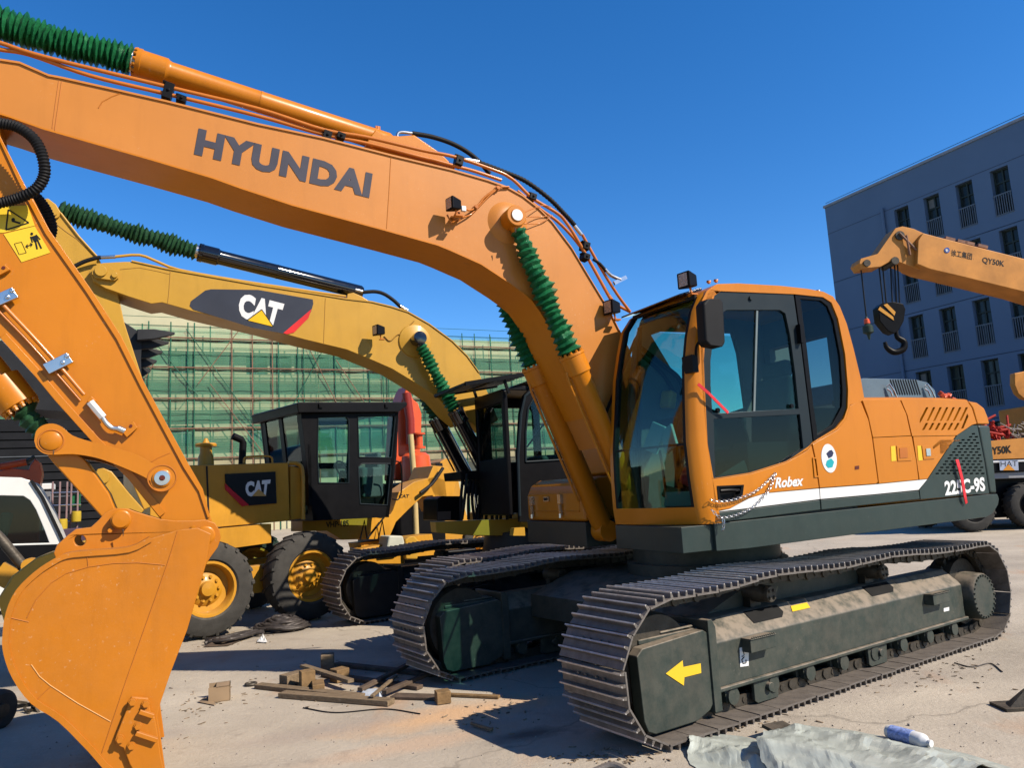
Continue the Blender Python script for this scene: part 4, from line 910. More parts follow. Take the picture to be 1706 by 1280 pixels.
# links
lk = [(57, 735), (60, 719), (71, 709), (88, 706), (104, 712), (121, 726), (151, 736), (176, 742), (227, 758), (262, 776), (280, 776), (291, 786), (293, 800), (287, 812), (275, 818), (262, 817), (252, 808), (247, 799), (214, 783), (176, 768), (151, 761), (121, 757), (88, 758), (71, 755), (60, 746)]
for d0, d1 in ((1.00, 1.055), (1.495, 1.55)):
    mb = M(); mb.prism(smooth2(hz(lk, 1.0), 3), d0, d1); o = mb.build('guide_link', ORANGE, HY, HF, bev=0.006)
mb = M(); pA = hp(85, 735, 1.0); pB = hp(270, 797, 1.0); pC = hp(202, 866, 1.0); pD = hp(342, 892, 1.0)
for p, d0 in ((pA, .985), (pB, .985), (pC, .95), (pD, .95)):
    mb.lathe((p.x, 1.55, p.z), (p.x, 0, p.z), [(0, 0.055), (1.55 - d0 - 0.006, 0.058), (1.55 - d0, 0.05), (1.55 - d0, 0)], 28)
mb.build('link_pins', ORANGE, HY, HF)
for p, r in ((pA, .068), (pB, .083)):
    mb = M(); mb.torus((p.x, 1.0, p.z), (0, 1, 0), r, 0.005, 30, 6); mb.build('pin_ring', WELD, HY, HF)
mb = M(); mb.lathe((pB.x, .986, pB.z), (pB.x, 0, pB.z), [(0, 0.048), (0.006, 0.046), (0.008, 0)], 28); mb.build('pin_washer', CHROME, HY, HF)
mb = M(); bolt(mb, (pB.x, .98, pB.z), (0, -1, 0), 0.014, 0.01); mb.build('pin_bolt', mat('dark_red_brown', (0.1, 0.02, 0.01)), HY, HF)
bl = [(68, 745), (88, 725), (141, 766), (152, 780), (181, 821), (192, 848), (222, 862), (222, 880), (202, 890), (180, 880), (169, 862), (88, 771)]
mb = M(); mb.prism(hz(bl, 1.07), 1.07, 1.48); mb.build('bucket_link', ORANGE, HY, HF, bev=0.01)
# ---- bucket
BK0, BK1 = 0.76, 1.79
side = [(112, 925), (150, 921), (215, 915), (250, 898), (295, 884), (330, 880), (352, 890), (345, 935), (312, 1050), (285, 1120), (268, 1170), (262, 1195), (268, 1230), (276, 1290), (278, 1330), (225, 1330), (190, 1290), (150, 1250), (100, 1200), (55, 1170), (25, 1130), (10, 1090), (8, 1060), (14, 1020), (30, 985), (60, 955), (88, 936)]
S = hz(side, BK0); zmin = min(p[1] for p in S)
S = [(x, max(z, 0.012)) for x, z in S]
mb = M(); mb.prism(S, BK0, BK0 + 0.03); mb.prism(S, BK1 - 0.03, BK1); bucket = mb.build('bucket', ORANGE_B, HY, HF, bev=0.006)
back = hz([(262, 1330), (190, 1290), (150, 1250), (100, 1200), (55, 1170), (25, 1130), (10, 1090), (8, 1060), (14, 1020), (30, 985), (60, 955), (88, 936), (112, 925), (150, 921), (215, 915), (250, 898)], BK0)
back = [(x, max(z, 0.01)) for x, z in back]
bs = smooth2(back, 3); mb = M(); n = len(bs)
cxx = sum(p[0] for p in bs) / n; czz = sum(p[1] for p in bs) / n; vs = []
for i, (x, z) in enumerate(bs):
    a = bs[max(0, i - 1)]; b = bs[min(n - 1, i + 1)]; tx, tz = b[0] - a[0], b[1] - a[1]; l = hypot(tx, tz) or 1; nx, nz = -tz / l, tx / l
    if (x - cxx) * nx + (z - czz) * nz < 0: nx, nz = -nx, -nz
    o_ = 0.010
    vs += [(x + nx * o_, BK0 - 0.012, max(z + nz * o_, 0.002)), (x + nx * o_, BK1 + 0.012, max(z + nz * o_, 0.002)), (x - nx * 0.02, BK1 + 0.012, z - nz * 0.02), (x - nx * 0.02, BK0 - 0.012, z - nz * 0.02)]
fs = [(i * 4 + j, i * 4 + (j + 1) % 4, (i + 1) * 4 + (j + 1) % 4, (i + 1) * 4 + j) for i in range(n - 1) for j in range(4)]
mb.add(vs, fs); mb.build('bucket_shell', ORANGE_B, bucket, HF)
ear = [(89, 922), (95, 908), (113, 892), (126, 882), (151, 879), (164, 867), (176, 854), (192, 847), (214, 848), (227, 853), (267, 865), (290, 868), (323, 868), (342, 866), (358, 872), (366, 884), (368, 897), (363, 912), (350, 930), (330, 965), (250, 970), (150, 960), (98, 945)]
hole = circ(133, 901, 9.5, 20)
for d0 in (1.02, 1.49):
    mb = M(); mb.prism(hz(ear, 1.02), d0, d0 + 0.045, [hz(hole, 1.02)]); mb.build('bucket_ear', ORANGE_B, bucket, HF, bev=0.006)
for q, r in (((202, 866), .05), ((342, 892), .05)):
    c = hp(*q, 1.0); mb = M(); mb.lathe((c.x, 1.03, c.z), (c.x, 0, c.z), [(0, r * 1.15), (0.05, r * 1.1), (0.06, r), (0.09, r * .95), (0.095, 0)], 30); mb.build('bucket_pin', ORANGE, bucket, HF)
for q in ((184, 884), (322, 880)):
    mb = M(); bolt(mb, hp(*q, 1.015), (0, -1, 0), 0.014, 0.05); mb.build('pin_stop', ORANGE, bucket, HF)
# weld lines and wear strips on the bucket side
dd = BK0 - 0.001
seam('weld_seam', [(45, 1030), (60, 1000), (85, 972), (110, 956), (148, 945), (190, 939), (230, 938), (275, 942)], dd, 0.0028, WELD, bucket)
seam('weld_seam', [(296, 885), (279, 940), (240, 1050), (205, 1150), (170, 1255)], dd, 0.003, WELD, bucket)
seam('weld_seam', [(52, 1108), (66, 1128), (84, 1143), (130, 1173), (184, 1203)], dd, 0.003, SCRATCH, bucket)
seam('weld_seam', [(84, 1145), (72, 1156), (60, 1168)], dd, 0.0025, WELD, bucket); seam('weld_seam', [(145, 925), (147, 945)], dd, 0.0025, WELD, bucket); seam('weld_seam', [(18, 1030), (48, 1037)], dd, 0.0025, WELD, bucket)
# side cutter
cut = [(219, 1162), (247, 1164), (252, 1193), (258, 1196), (263, 1225), (268, 1262), (275, 1292), (276, 1312), (238, 1312), (216, 1275), (205, 1246), (192, 1240), (193, 1228)]
Cz = [(x, max(z, 0.01)) for x, z in hz(cut, BK0 - 0.03)]
mb = M(); mb.prism(Cz, BK0 - 0.035, BK0 + 0.0); mb.build('side_cutter', ORANGE_B, bucket, HF, bev=0.006)
for a, b in (((232, 1186), (256, 1194)), ((226, 1222), (262, 1234))):
    mb = M(); mb.bar(hp(*a, BK0 - 0.05), hp(*b, BK0 - 0.05), 0.04, 0.025); mb.build('cutter_rib', ORANGE_B, bucket, HF, bev=0.004)
for q in ((221, 1170), (243, 1173), (230, 1210), (200, 1232), (219, 1243)):
    mb = M(); bolt(mb, hp(*q, BK0 - 0.034), (0, -1, 0), 0.018, 0.028); mb.build('cutter_bolt', ORANGE_B, bucket, HF)
# cutting edge and teeth
fe = hp(270, 1296, BK0); mb = M(); mb.box(fe.x - 0.22, fe.x - 0.04, BK0, BK1, 0.012, 0.05); mb.build('cutting_edge', ORANGE_B, bucket, HF)
for i in range(5):
    y = BK0 + 0.1 + i * (BK1 - BK0 - 0.2) / 4; mb = M(); m = Matrix.Translation((fe.x - 0.2, y, 0.03))
    vs = [m @ Vector(v) for v in ((0, -.05, -.02), (0, .05, -.02), (0, .05, .05), (0, -.05, .05), (0.18, -.03, -.02), (0.18, .03, -.02), (0.18, .03, .0), (0.18, -.03, .0))]
    mb.add(vs, [(0, 3, 2, 1), (4, 5, 6, 7), (0, 1, 5, 4), (1, 2, 6, 5), (2, 3, 7, 6), (3, 0, 4, 7)]); mb.build('bucket_tooth', ORANGE_B, bucket, HF, bev=0.005)

GREASE = mat('dark_grease', (0.10, 0.05, 0.02), 0.35, var=0.3, spec=.5)
for q, d, l in (((88, 748), .998, 10), ((342, 905), .94, 14), ((204, 882), .94, 12), ((858, 380), .87, 8)):
    mb = M(); a_ = hp(q[0], q[1], d); b_ = hp(q[0] + 1, q[1] + l, d); mb.tube([a_, a_.lerp(b_, .5) + Vector((.003, 0, 0)), b_], 0, 6, rf=lambda i: (.006, .004, .002)[i]); mb.build('grease_streak', GREASE, HY, HF)
# ================================================================== ground
g = bpy.data.materials.new('concrete'); g.use_nodes = True; n = g.node_tree; L = n.links; P = n.nodes['Principled BSDF']
def N(t, **k):
    q = n.nodes.new(t)
    for a, b in k.items(): setattr(q, a, b)
    return q
tc = N('ShaderNodeTexCoord')
def nz(sc, det=6, ro=.6, off=(0, 0, 0), stretch=(1, 1, 1)):
    mp = N('ShaderNodeMapping'); mp.inputs['Location'].default_value = off; mp.inputs['Scale'].default_value = stretch; L.new(tc.outputs['Object'], mp.inputs[0])
    q = N('ShaderNodeTexNoise'); q.inputs['Scale'].default_value = sc; q.inputs['Detail'].default_value = det; q.inputs['Roughness'].default_value = ro; L.new(mp.outputs[0], q.inputs[0]); return q.outputs[0]
def rg(o, a, b, c=0, d=1):
    q = N('ShaderNodeMapRange'); q.inputs[1].default_value = a; q.inputs[2].default_value = b; q.inputs[3].default_value = c; q.inputs[4].default_value = d; L.new(o, q.inputs[0]); return q.outputs[0]
def mx(a, b, f):
    q = N('ShaderNodeMix', data_type='RGBA')
    for i, v in ((6, a), (7, b)):
        if isinstance(v, tuple): q.inputs[i].default_value = (*v, 1)
        else: L.new(v, q.inputs[i])
    L.new(f, q.inputs[0]); return q.outputs[2]
c = mx((0.22, 0.186, 0.142), (0.375, 0.322, 0.248), rg(nz(0.55, 8, .62), .3, .7))
c = mx(c, (0.145, 0.115, 0.089), rg(nz(3.1, 7, .7, (3, 1, 0)), .58, .72, 0, .55))
c = mx(c, (0.330, 0.178, 0.086), rg(nz(0.9, 4, .55, (8, 2, 0), (1.6, .6, 1)), .60, .72, 0, .6))
c = mx(c, (0.106, 0.086, 0.073), rg(nz(14, 5, .7, (1, 9, 0)), .64, .74, 0, .35))
c = mx(c, (0.079, 0.066, 0.056), rg(nz(45, 3, .6), .72, .78, 0, .4))
c = mx(c, (0.10, 0.08, 0.065), rg(nz(1.3, 9, .72, (12, 5, 0), (0.5, 1.6, 1)), .60, .74, 0, .45))
c = mx(c, (0.44, 0.38, 0.31), rg(nz(6, 8, .75, (2, 7, 0), (1, 3.5, 1)), .56, .70, 0, .5))
def stain(c, q, r, col, amt, st=(1, 1, 1), thr=(.35, .75)):
    P_ = gz(*q); mp_ = N('ShaderNodeMapping', vector_type='TEXTURE'); mp_.inputs['Location'].default_value = P_; mp_.inputs['Rotation'].default_value = (0, 0, .4); mp_.inputs['Scale'].default_value = (r * st[0], r * st[1], 1)
    L.new(tc.outputs['Object'], mp_.inputs[0]); ln = N('ShaderNodeVectorMath', operation='LENGTH'); L.new(mp_.outputs[0], ln.inputs[0])
    ad_ = N('ShaderNodeMath', operation='MULTIPLY_ADD'); ad_.inputs[1].default_value = 1.6; L.new(nz(2.6, 8, .72, (P_.x, 3, 0)), ad_.inputs[0]); L.new(ln.outputs['Value'], ad_.inputs[2])
    return mx(c, col, rg(ad_.outputs[0], .8 + thr[0], .8 + thr[1] + .4, amt, 0))
c = stain(c, (745, 1192), .55, (0.46, 0.27, 0.13), .75, (1.5, .5, 1))
c = stain(c, (700, 1240), .5, (0.40, 0.26, 0.16), .5, (1.6, .35, 1))
c = stain(c, (880, 1225), .25, (0.05, 0.04, 0.035), .8, (1.3, .5, 1))
c = stain(c, (600, 1120), .5, (0.11, 0.09, 0.07), .7, (1.6, .6, 1))
c = stain(c, (560, 1215), .5, (0.25, 0.2, 0.16), .5, (1.5, .4, 1))
c = stain(c, (1450, 1140), .7, (0.20, 0.165, 0.135), .5, (1.8, .5, 1))
c = stain(c, (450, 1056), .5, (0.14, 0.12, 0.10), .6, (1.3, .5, 1))
c = stain(c, (240, 1230), .35, (0.2, 0.16, 0.13), .4, (1.2, .6, 1))
v = N('ShaderNodeTexVoronoi', feature='DISTANCE_TO_EDGE'); v.inputs['Scale'].default_value = 0.12
mp = N('ShaderNodeMapping'); L.new(tc.outputs['Object'], mp.inputs[0]); q = N('ShaderNodeTexNoise'); q.inputs['Scale'].default_value = 1.4; q.inputs['Detail'].default_value = 6; L.new(tc.outputs['Object'], q.inputs[0])
ad = N('ShaderNodeVectorMath', operation='ADD'); L.new(tc.outputs['Object'], ad.inputs[0]); sc_ = N('ShaderNodeVectorMath', operation='SCALE'); sc_.inputs[3].default_value = 0.8; L.new(q.outputs[1], sc_.inputs[0]); L.new(sc_.outputs[0], ad.inputs[1]); L.new(ad.outputs[0], v.inputs['Vector'])
c = mx((0.2, 0.17, 0.13), c, rg(v.outputs['Distance'], 0.0, 0.0025))
L.new(c, P.inputs['Base Color']); P.inputs['Roughness'].default_value = 0.82
bp = N('ShaderNodeBump'); bp.inputs['Strength'].default_value = 0.5; bp.inputs['Distance'].default_value = 0.02; L.new(nz(22, 8, .7), bp.inputs['Height']); L.new(bp.outputs[0], P.inputs['Normal'])
mb = M(); mb.quad((-500, -60, 0), (500, -60, 0), (500, 900, 0), (-500, 900, 0)); gd = mb.build('ground', g); gd['kind'] = 'structure'
# ================================================================== yellow excavator behind
KF = Frame((0.12057, 8.88407), 64.2)
kp = KF.px; kz = KF.sz
CT = thing('excavator', Matrix.Translation(KF.o + KF.b * 1.2 + KF.m * 1.35),
           'yellow crawler excavator with black cab standing behind the orange one, CAT on its boom', 'excavator', 'crawler excavators in the yard')
BLKF = mat('black_track_frame', (0.02, 0.02, 0.02), 0.5, var=0.2, dust=0.5, dustcol=(0.12, 0.1, 0.08))
T2 = Frame((TF.o - TF.m * 0)[:2], 55.4); T2.o = TF.o + TF.b * 0.55 + TF.m * 3.44; T2.mat = Matrix.Translation(T2.o) @ Matrix.Rotation(pi / 2 - radians(55.4), 4, 'Z')
ctf = make_track(CT, T2, 0.0, framemat=BLKF, detail=False)
make_track(CT, T2, 2.38, framemat=BLKF, detail=False)
mb = M(); mb.prism([(0.9, 0.42), (3.3, 0.42), (3.3, 0.66), (2.9, 0.78), (1.4, 0.78), (0.9, 0.62)], 0.42, 2.5)
mb.lathe((2.15, 1.45, 0.76), (2.15, 1.45, 2), [(0, 0.72), (0.30, 0.66), (0.32, 0.5)], 32); mb.build('centre_frame', BLKF, CT, T2)
mb = M(); mb.box(0.3, 3.6, 0.0, 2.7, 1.10, 1.30); mb.box(0.9, 3.7, 1.0, 2.7, 1.30, 2.0); mb.box(1.6, 3.7, 0.0, 1.0, 1.30, 2.0); mb.build('upper_body', YELLOW, CT, KF, bev=0.03)
# boom
D = 1.12
top = [(149, 452), (156, 443), (171, 438), (207, 436), (219, 436), (277, 449), (430, 476), (521, 490), (576, 499), (619, 504), (652, 512), (680, 521), (715, 541), (753, 569), (778, 594), (798, 622), (815, 660), (830, 700)]
bot = [(800, 720), (786, 704), (773, 707), (753, 690), (728, 662), (690, 637), (652, 614), (622, 601), (576, 582), (501, 564), (430, 544), (315, 517), (270, 504), (252, 506), (214, 494), (175, 480), (155, 468)]
mb = M(); mb.prism(kz(top + bot, D), D, D + 0.5); cb = mb.build('boom', YELLOW, CT, KF, bev=0.006)
mb = M(); tp = [kp(*q, D) for q in top[4:-2]]; vs = []
for p in tp: vs += [p + Vector((0, -0.012, 0.0)), p + Vector((0, -0.012, 0.016)), p + Vector((0, 0.51, 0.016)), p + Vector((0, 0.51, 0.001))]
mb.add(vs, [(i * 4 + j, i * 4 + (j + 1) % 4, (i + 1) * 4 + (j + 1) % 4, (i + 1) * 4 + j) for i in range(len(tp) - 1) for j in range(4)]); mb.build('top_plate', YELLOW, cb, KF)
WY = mat('yellow_weld', (0.4, 0.2, 0.03), 0.5)
seam('weld_seam', [(284, 449), (281, 490), (279, 507)], D, 0.004, WY, cb, KF); seam('weld_seam', [(542, 497), (539, 574)], D, 0.004, WY, cb, KF)
seam('weld_seam', [(200, 449), (232, 446), (262, 452), (283, 457)], D, 0.004, WY, cb, KF)
# decal
badge = [(316, 510), (318, 502), (342, 484), (352, 482), (430, 483), (521, 499), (522, 506), (518, 520), (512, 528), (478, 557), (420, 546), (322, 516)]
decal(KF, badge, D - 0.002, 'badge_panel', mat('slate_decal', (0.045, 0.05, 0.065), 0.35), cb)
decal(KF, [(519, 515), (514, 530), (490, 554), (478, 557), (472, 555)], D - 0.005, 'red_flash', mat('red_decal', (0.7, 0.03, 0.03), 0.4), cb)
text_on(KF, 'CAT', (396, 528), (462, 546), (400, 487), D - 0.006, 'lettering', WHITE, cb, 0.06, p11=(474, 506))
decal(KF, [(436, 517), (454, 544), (413, 534)], D - 0.009, 'triangle_mark', mat('yellow_triangle', (0.85, 0.5, 0.01), 0.4), cb, 0.001)
for a, b in (((413, 534), (436, 517)), ((436, 517), (455, 545))):
    mb = M(); mb.bar(kp(a[0] , a[1] - 1.2, D - 0.010), kp(b[0] , b[1] - 1.2, D - 0.010), 0.001, 0.010); mb.build('triangle_edge', INK, cb, KF)
# pin link plate near the arm
mb = M(); mb.prism(kz([(155, 447), (165, 439), (178, 440), (196, 455), (197, 463), (191, 467), (175, 465), (160, 463), (153, 456)], D - 0.05), D - 0.05, D); mb.build('pin_plate', YELLOW, cb, KF, bev=0.008)
for q, r in (((168, 452), .06), ((191, 459), .03)): mb = M(); c = kp(*q, D - 0.05); mb.cyl(c, c + Vector((0, -0.025, 0)), r, 20); mb.build('pin', YELLOW, cb, KF, bev=0.004)
pipe('boom_pipe', [(190, 428), (232, 425), (262, 436), (300, 450), (400, 468), (520, 486), (576, 494)], D + 0.1, 0.016, YELLOW, cb, 3, KF)
pipe('hydraulic_hose', [(120, 446), (140, 436), (160, 430), (168, 429)], D, 0.022, RUBBER, cb, 4, KF); pipe('hose_fitting', [(167, 429), (192, 428)], D + 0.05, 0.02, CHROME, cb, 2, KF)
pipe('hydraulic_hose', [(604, 487), (625, 486), (640, 490), (655, 500), (668, 512)], 1.3, 0.024, RUBBER, cb, 6, KF); pipe('hose_fitting', [(592, 483), (604, 486)], 1.3, 0.024, CHROME, cb, 2, KF); pipe('hose_fitting', [(666, 510), (678, 517)], 1.3, 0.024, CHROME, cb, 2, KF)
mb = M(); mb.prism(kz([(580, 498), (582, 486), (592, 484), (606, 490), (622, 500), (640, 507)], D), D + 0.1, D + 0.4); mb.build('cylinder_bracket', YELLOW, cb, KF, bev=0.01)
lamp(KF, (632, 551), 0.95, 'work_lamp', cb, 0.3, 0.13)
pipe('lamp_cable', [(640, 560), (650, 568), (662, 558), (672, 555), (682, 543), (690, 535)], D - 0.01, 0.006, WY, cb, 4, KF)
pin2 = kp(700, 563, D - 0.22); b2 = Vector((pin2.x, D, pin2.z))
mb = M(); mb.lathe(b2, b2 + Vector((0, -1, 0)), [(0, 0.22), (0.02, 0.21), (0.035, 0.16), (0.05, 0.11), (0.055, 0.07)], 32); mb.build('pin_boss', YELLOW, cb, KF)
mb = M(); mb.lathe(b2, b2 + Vector((0, -1, 0)), [(0, 0.07), (0.14, 0.085), (0.23, 0.085), (0.235, 0.06), (0.24, 0)], 24); mb.build('cylinder_rod_eye', BLACKGLOSS, cb, KF)
boom_cyl(KF, CT, D - 0.12, (b2.x, 0, b2.z), kp(840, 830, D - 0.12), 0.085, BLACKGLOSS, GREEN, (762, 695), 0.08, pl=17, br0=0.085, br1=0.115) if False else None
bp2 = kp(790, 815, 1.72)
boom_cyl(KF, CT, D - 0.13, (b2.x, 0, b2.z), (bp2.x, 0, bp2.z), 0.085, BLACKGLOSS, GREEN, (757, 686), 0.08, pl=17, br0=0.08, br1=0.10)
boom_cyl(KF, CT, 1.74, (b2.x, 0, b2.z), (bp2.x, 0, bp2.z), 0.095, BLACKGLOSS, GREEND, (722, 700), 0.08, pl=14, br0=0.08, br1=0.10)
arm_cyl(KF, CT, D + 0.25, (98, 350), (333, 421), (604, 488), 0.088, BLACKGLOSS, GREEND, 30, 0.118, 0.112, 0.35)
# arm
ao = [(58, 350), (62, 338), (68, 332), (80, 330), (93, 340), (101, 353), (131, 392), (162, 426), (197, 491), (207, 537), (240, 640), (268, 740), (285, 830), (240, 850), (200, 760), (150, 640), (110, 540), (70, 430)]
mb = M(); mb.prism(kz(ao, D + 0.08), D + 0.08, D + 0.42); ca = mb.build('arm', YELLOW, CT, KF, bev=0.01)
seam('weld_seam', [(86, 367), (110, 386), (128, 398), (160, 430)], D + 0.08, 0.005, WY, ca, KF); seam('edge_bar', [(101, 355), (131, 394), (162, 428)], D + 0.07, 0.012, YELLOW, ca, KF)
mb = M(); c = kp(92, 358, D + 0.07); mb.cyl(c, c + Vector((0, -0.03, 0)), 0.045, 18); mb.cyl(c, c + Vector((0, -0.05, 0)), 0.02, 12); mb.build('pin', YELLOW, ca, KF)
mb = M(); mb.prism(kz([(158, 790), (162, 782), (172, 780), (186, 786), (215, 822), (240, 850), (225, 870), (195, 850), (160, 806)], D - 0.02), D - 0.02, D + 0.5); mb.build('guide_link', YELLOW, ca, KF, bev=0.01)
mb = M(); c = kp(173, 797, D - 0.02); mb.cyl(c, c + Vector((0, -0.05, 0)), 0.055, 20); mb.build('pin', YELLOW, ca, KF)
mb = M(); mb.prism(kz([(20, 960), (60, 930), (130, 905), (230, 870), (262, 880), (250, 960), (215, 1060), (150, 1100), (60, 1090), (10, 1050), (-5, 1000)], D - 0.3), D - 0.3, D + 0.8)
cbk = mb.build('bucket', YELLOW, ca, KF, bev=0.02)
mb = M(); mb.tube([kp(-40, 860, 1.2), kp(0, 897, 1.2), kp(40, 945, 1.2)], 0.05, 12); mb.build('bucket_cylinder_rod', DARKST, ca, KF)
mb = M(); c = kp(48, 943, 1.1); mb.cyl(c, c + Vector((0, 0.2, 0)), 0.07, 16); mb.cbox(c + Vector((-.15, 0.1, -.12)), (0.3, 0.16, 0.2), (0, .6, 0)); mb.build('link_pins', YELLOW_G, ca, KF)
# cab (black)
co2 = kz([(791, 830), (789, 760), (791, 700), (800, 668), (816, 652), (866, 645), (878, 641)], 0.95)
door_o = [(866, 870), (862, 760), (866, 690), (872, 660), (886, 645), (960, 643), (985, 650), (992, 680), (1000, 760), (1003, 830), (1003, 870)]
DD = 0.0
w1 = [(876, 770), (876, 720), (880, 680), (890, 663), (946, 663), (950, 700), (958, 765)]
w2 = [(968, 665), (986, 668), (996, 720), (1000, 762), (975, 765)]
w3 = [(872, 862), (872, 778), (960, 772), (975, 862)]
mb = M(); mb.prism(kz(door_o, DD), DD, DD + 0.05, [kz(w1, DD), kz(w2, DD)]); kc = mb.build('cab_side', BLACK, CT, KF, bev=0.01)
mb = M(); mb.prism(kz(w1, DD), DD + 0.03, DD + 0.034); mb.build('window_glass', GL_TEAL, kc, KF); mb = M(); mb.prism(kz(w2, DD), DD + 0.03, DD + 0.034); mb.build('window_glass', GL_TEAL, kc, KF)
seam('window_rim', w1 + [w1[0]], DD - 0.005, 0.012, TRIM, kc, KF)
seam('door_rim', [(866, 860), (863, 760), (868, 690), (875, 660), (888, 650), (950, 650)], DD - 0.008, 0.016, TRIM, kc, KF)
for a, b in (((878, 723), (897, 663)),): pass
fo = kz(door_o, DD); CWK = 0.95
x0 = min(p[0] for p in fo); x1 = max(p[0] for p in fo); zt = max(p[1] for p in fo)
mb = M(); mb.prism([(x0 - 0.05, zt - 0.05), (x0 + 0.05, zt), (x1 - 0.05, zt), (x1, zt - 0.08)], DD + 0.05, CWK); mb.build('cab_roof', BLACK, CT, KF, bev=0.01)
# far wall and front frame of that cab
mb = M(); mb.prism([(x0 - 0.05, 1.3), (x0 - 0.12, 1.9), (x0 - 0.05, 2.6), (x0 + 0.05, zt), (x1 - 0.05, zt), (x1, 2.6), (x1, 1.3)], CWK - 0.04, CWK, [rrect(x0 + 0.1, x0 + 0.72, 1.95, 2.66, 0.07), rrect(x0 + 0.82, x1 - 0.12, 1.95, 2.66, 0.07)]); mb.build('far_cab_wall', BLACK, CT, KF)
fx = x0 - 0.1
for y0, y1, z0, z1 in ((0.05, 0.14, 1.3, zt - 0.05), (CWK - 0.07, CWK, 1.3, zt - 0.05), (0.1, CWK, zt - 0.2, zt - 0.03), (0.1, CWK, 1.3, 1.98)):
    mb = M(); mb.box(fx, fx + 0.06, y0, y1, z0, z1); mb.build('front_frame', BLACK, kc, KF, bev=0.02)
mb = M(); mb.box(fx + 0.02, fx + 0.025, 0.12, CWK - 0.05, 1.95, zt - 0.15); mb.build('windscreen', GL_DARK, kc, KF)
mb = M(); mb.cbox((x0 + 0.7, 0.5, 1.75), (0.45, 0.5, 0.5)); mb.cbox((x0 + 0.98, 0.5, 2.1), (0.12, 0.42, 0.5), (0, .15, 0)); mb.build('operator_seat', SEAT, kc, KF, bev=0.05)
mb = M(); a = kp(952, 772, .4); 
for p, q in (((878, 745), (1004 - 60, 655)),): mb.bar(kp(*p, 0.5), kp(*q, 0.5), 0.015, 0.02)
mb.build('inner_rail', BLACK, kc, KF)
# roof rack / sun shade
zz = zt + 0.06
sp = [kp(768, 641, 0.5), kp(822, 615, 0.5)]
mb = M()
A0 = Vector((x0 - 0.75, 0.1, zz - 0.10)); 
for i in range(9):
    y = -0.02 + i * 0.12; mb.bar((x0 - 0.62, y, zz - 0.06), (x0 + 0.25, y, zz + 0.08), 0.05, 0.012)
mb.bar((x0 - 0.62, -0.05, zz - 0.06), (x0 - 0.62, 0.98, zz - 0.06), 0.03, 0.03); mb.bar((x0 - 0.2, -0.05, zz + 0.01), (x0 - 0.2, 0.98, zz + 0.01), 0.03, 0.03)
for y in (-0.05, 0.98): mb.bar((x0 - 0.62, y, zz - 0.06), (x0 + 0.25, y, zz + 0.08), 0.03, 0.05)
for y in (0.0, 0.93): mb.bar((x0 - 0.05, y, zt - 0.1), (x0 - 0.1, y, zz), 0.03, 0.03)
mb.build('sun_shade', BLACK, kc, KF)
mb = M(); mb.box(x0 + 0.25, x1 - 0.1, -0.02, CWK, zt + 0.02, zt + 0.07); mb.build('roof_hatch', TRIM, kc, KF, bev=0.01)
# hose bundle and hose guard in front of the cab foot
mb = M()
for i in range(16):
    x = 768 + i * 6.2; d = 0.95 + random.uniform(-.1, .15)
    mb.tube(smooth([kp(x + 4, 790, d), kp(x, 830, d - 0.05), kp(x + random.uniform(-6, 6), 866, d - 0.03)], 4), 0.02, 8)
mb.build('hose_bundle', RUBBER, CT, KF)
for x in (790, 812, 826, 835, 845):
    mb = M(); mb.cyl(kp(x, 812 + (x % 7) * 2, 0.84), kp(x + 4, 846, 0.84), 0.008, 8); mb.build('hose_fitting', CHROME, CT, KF)
mb = M(); mb.prism(kz([(766, 786), (835, 782), (836, 792), (800, 800), (768, 800)], 0.9), 0.9, 1.5); mb.build('front_cowl', BLACK, CT, KF, bev=0.01)
mb = M(); mb.prism(kz([(728, 868), (728, 832), (735, 827), (772, 827), (772, 868)], 1.9), 1.9, 2.5); bb = mb.build('battery_box', BLACK, CT, KF, bev=0.015)
decal(KF, [(729, 853), (751, 852), (751, 866), (729, 867)], 1.89, 'data_plate', mat('grey_plate', (0.14, 0.1, 0.08), 0.4), bb)
mb = M(); mb.prism(kz([(725, 870), (780, 868), (865, 864), (868, 893), (790, 893), (727, 888)], 0.9), 0.9, 1.1); mb.build('front_deck', YELLOW, CT, KF, bev=0.01)
mb = M(); mb.prism(kz([(855, 893), (857, 880), (874, 879), (875, 893)], 0.0), 0.0, 0.1); mb.build('side_step', YELLOW, CT, KF)
mb = M(); pp = [kp(830, 783, 0.8), kp(822, 792, 0.78), kp(812, 806, 0.78), kp(816, 822, 0.78)]
for a, b in zip(pp, pp[1:]): mb.bar(a, b, 0.02, 0.035)
mb.build('ribbon', RED, CT, KF)
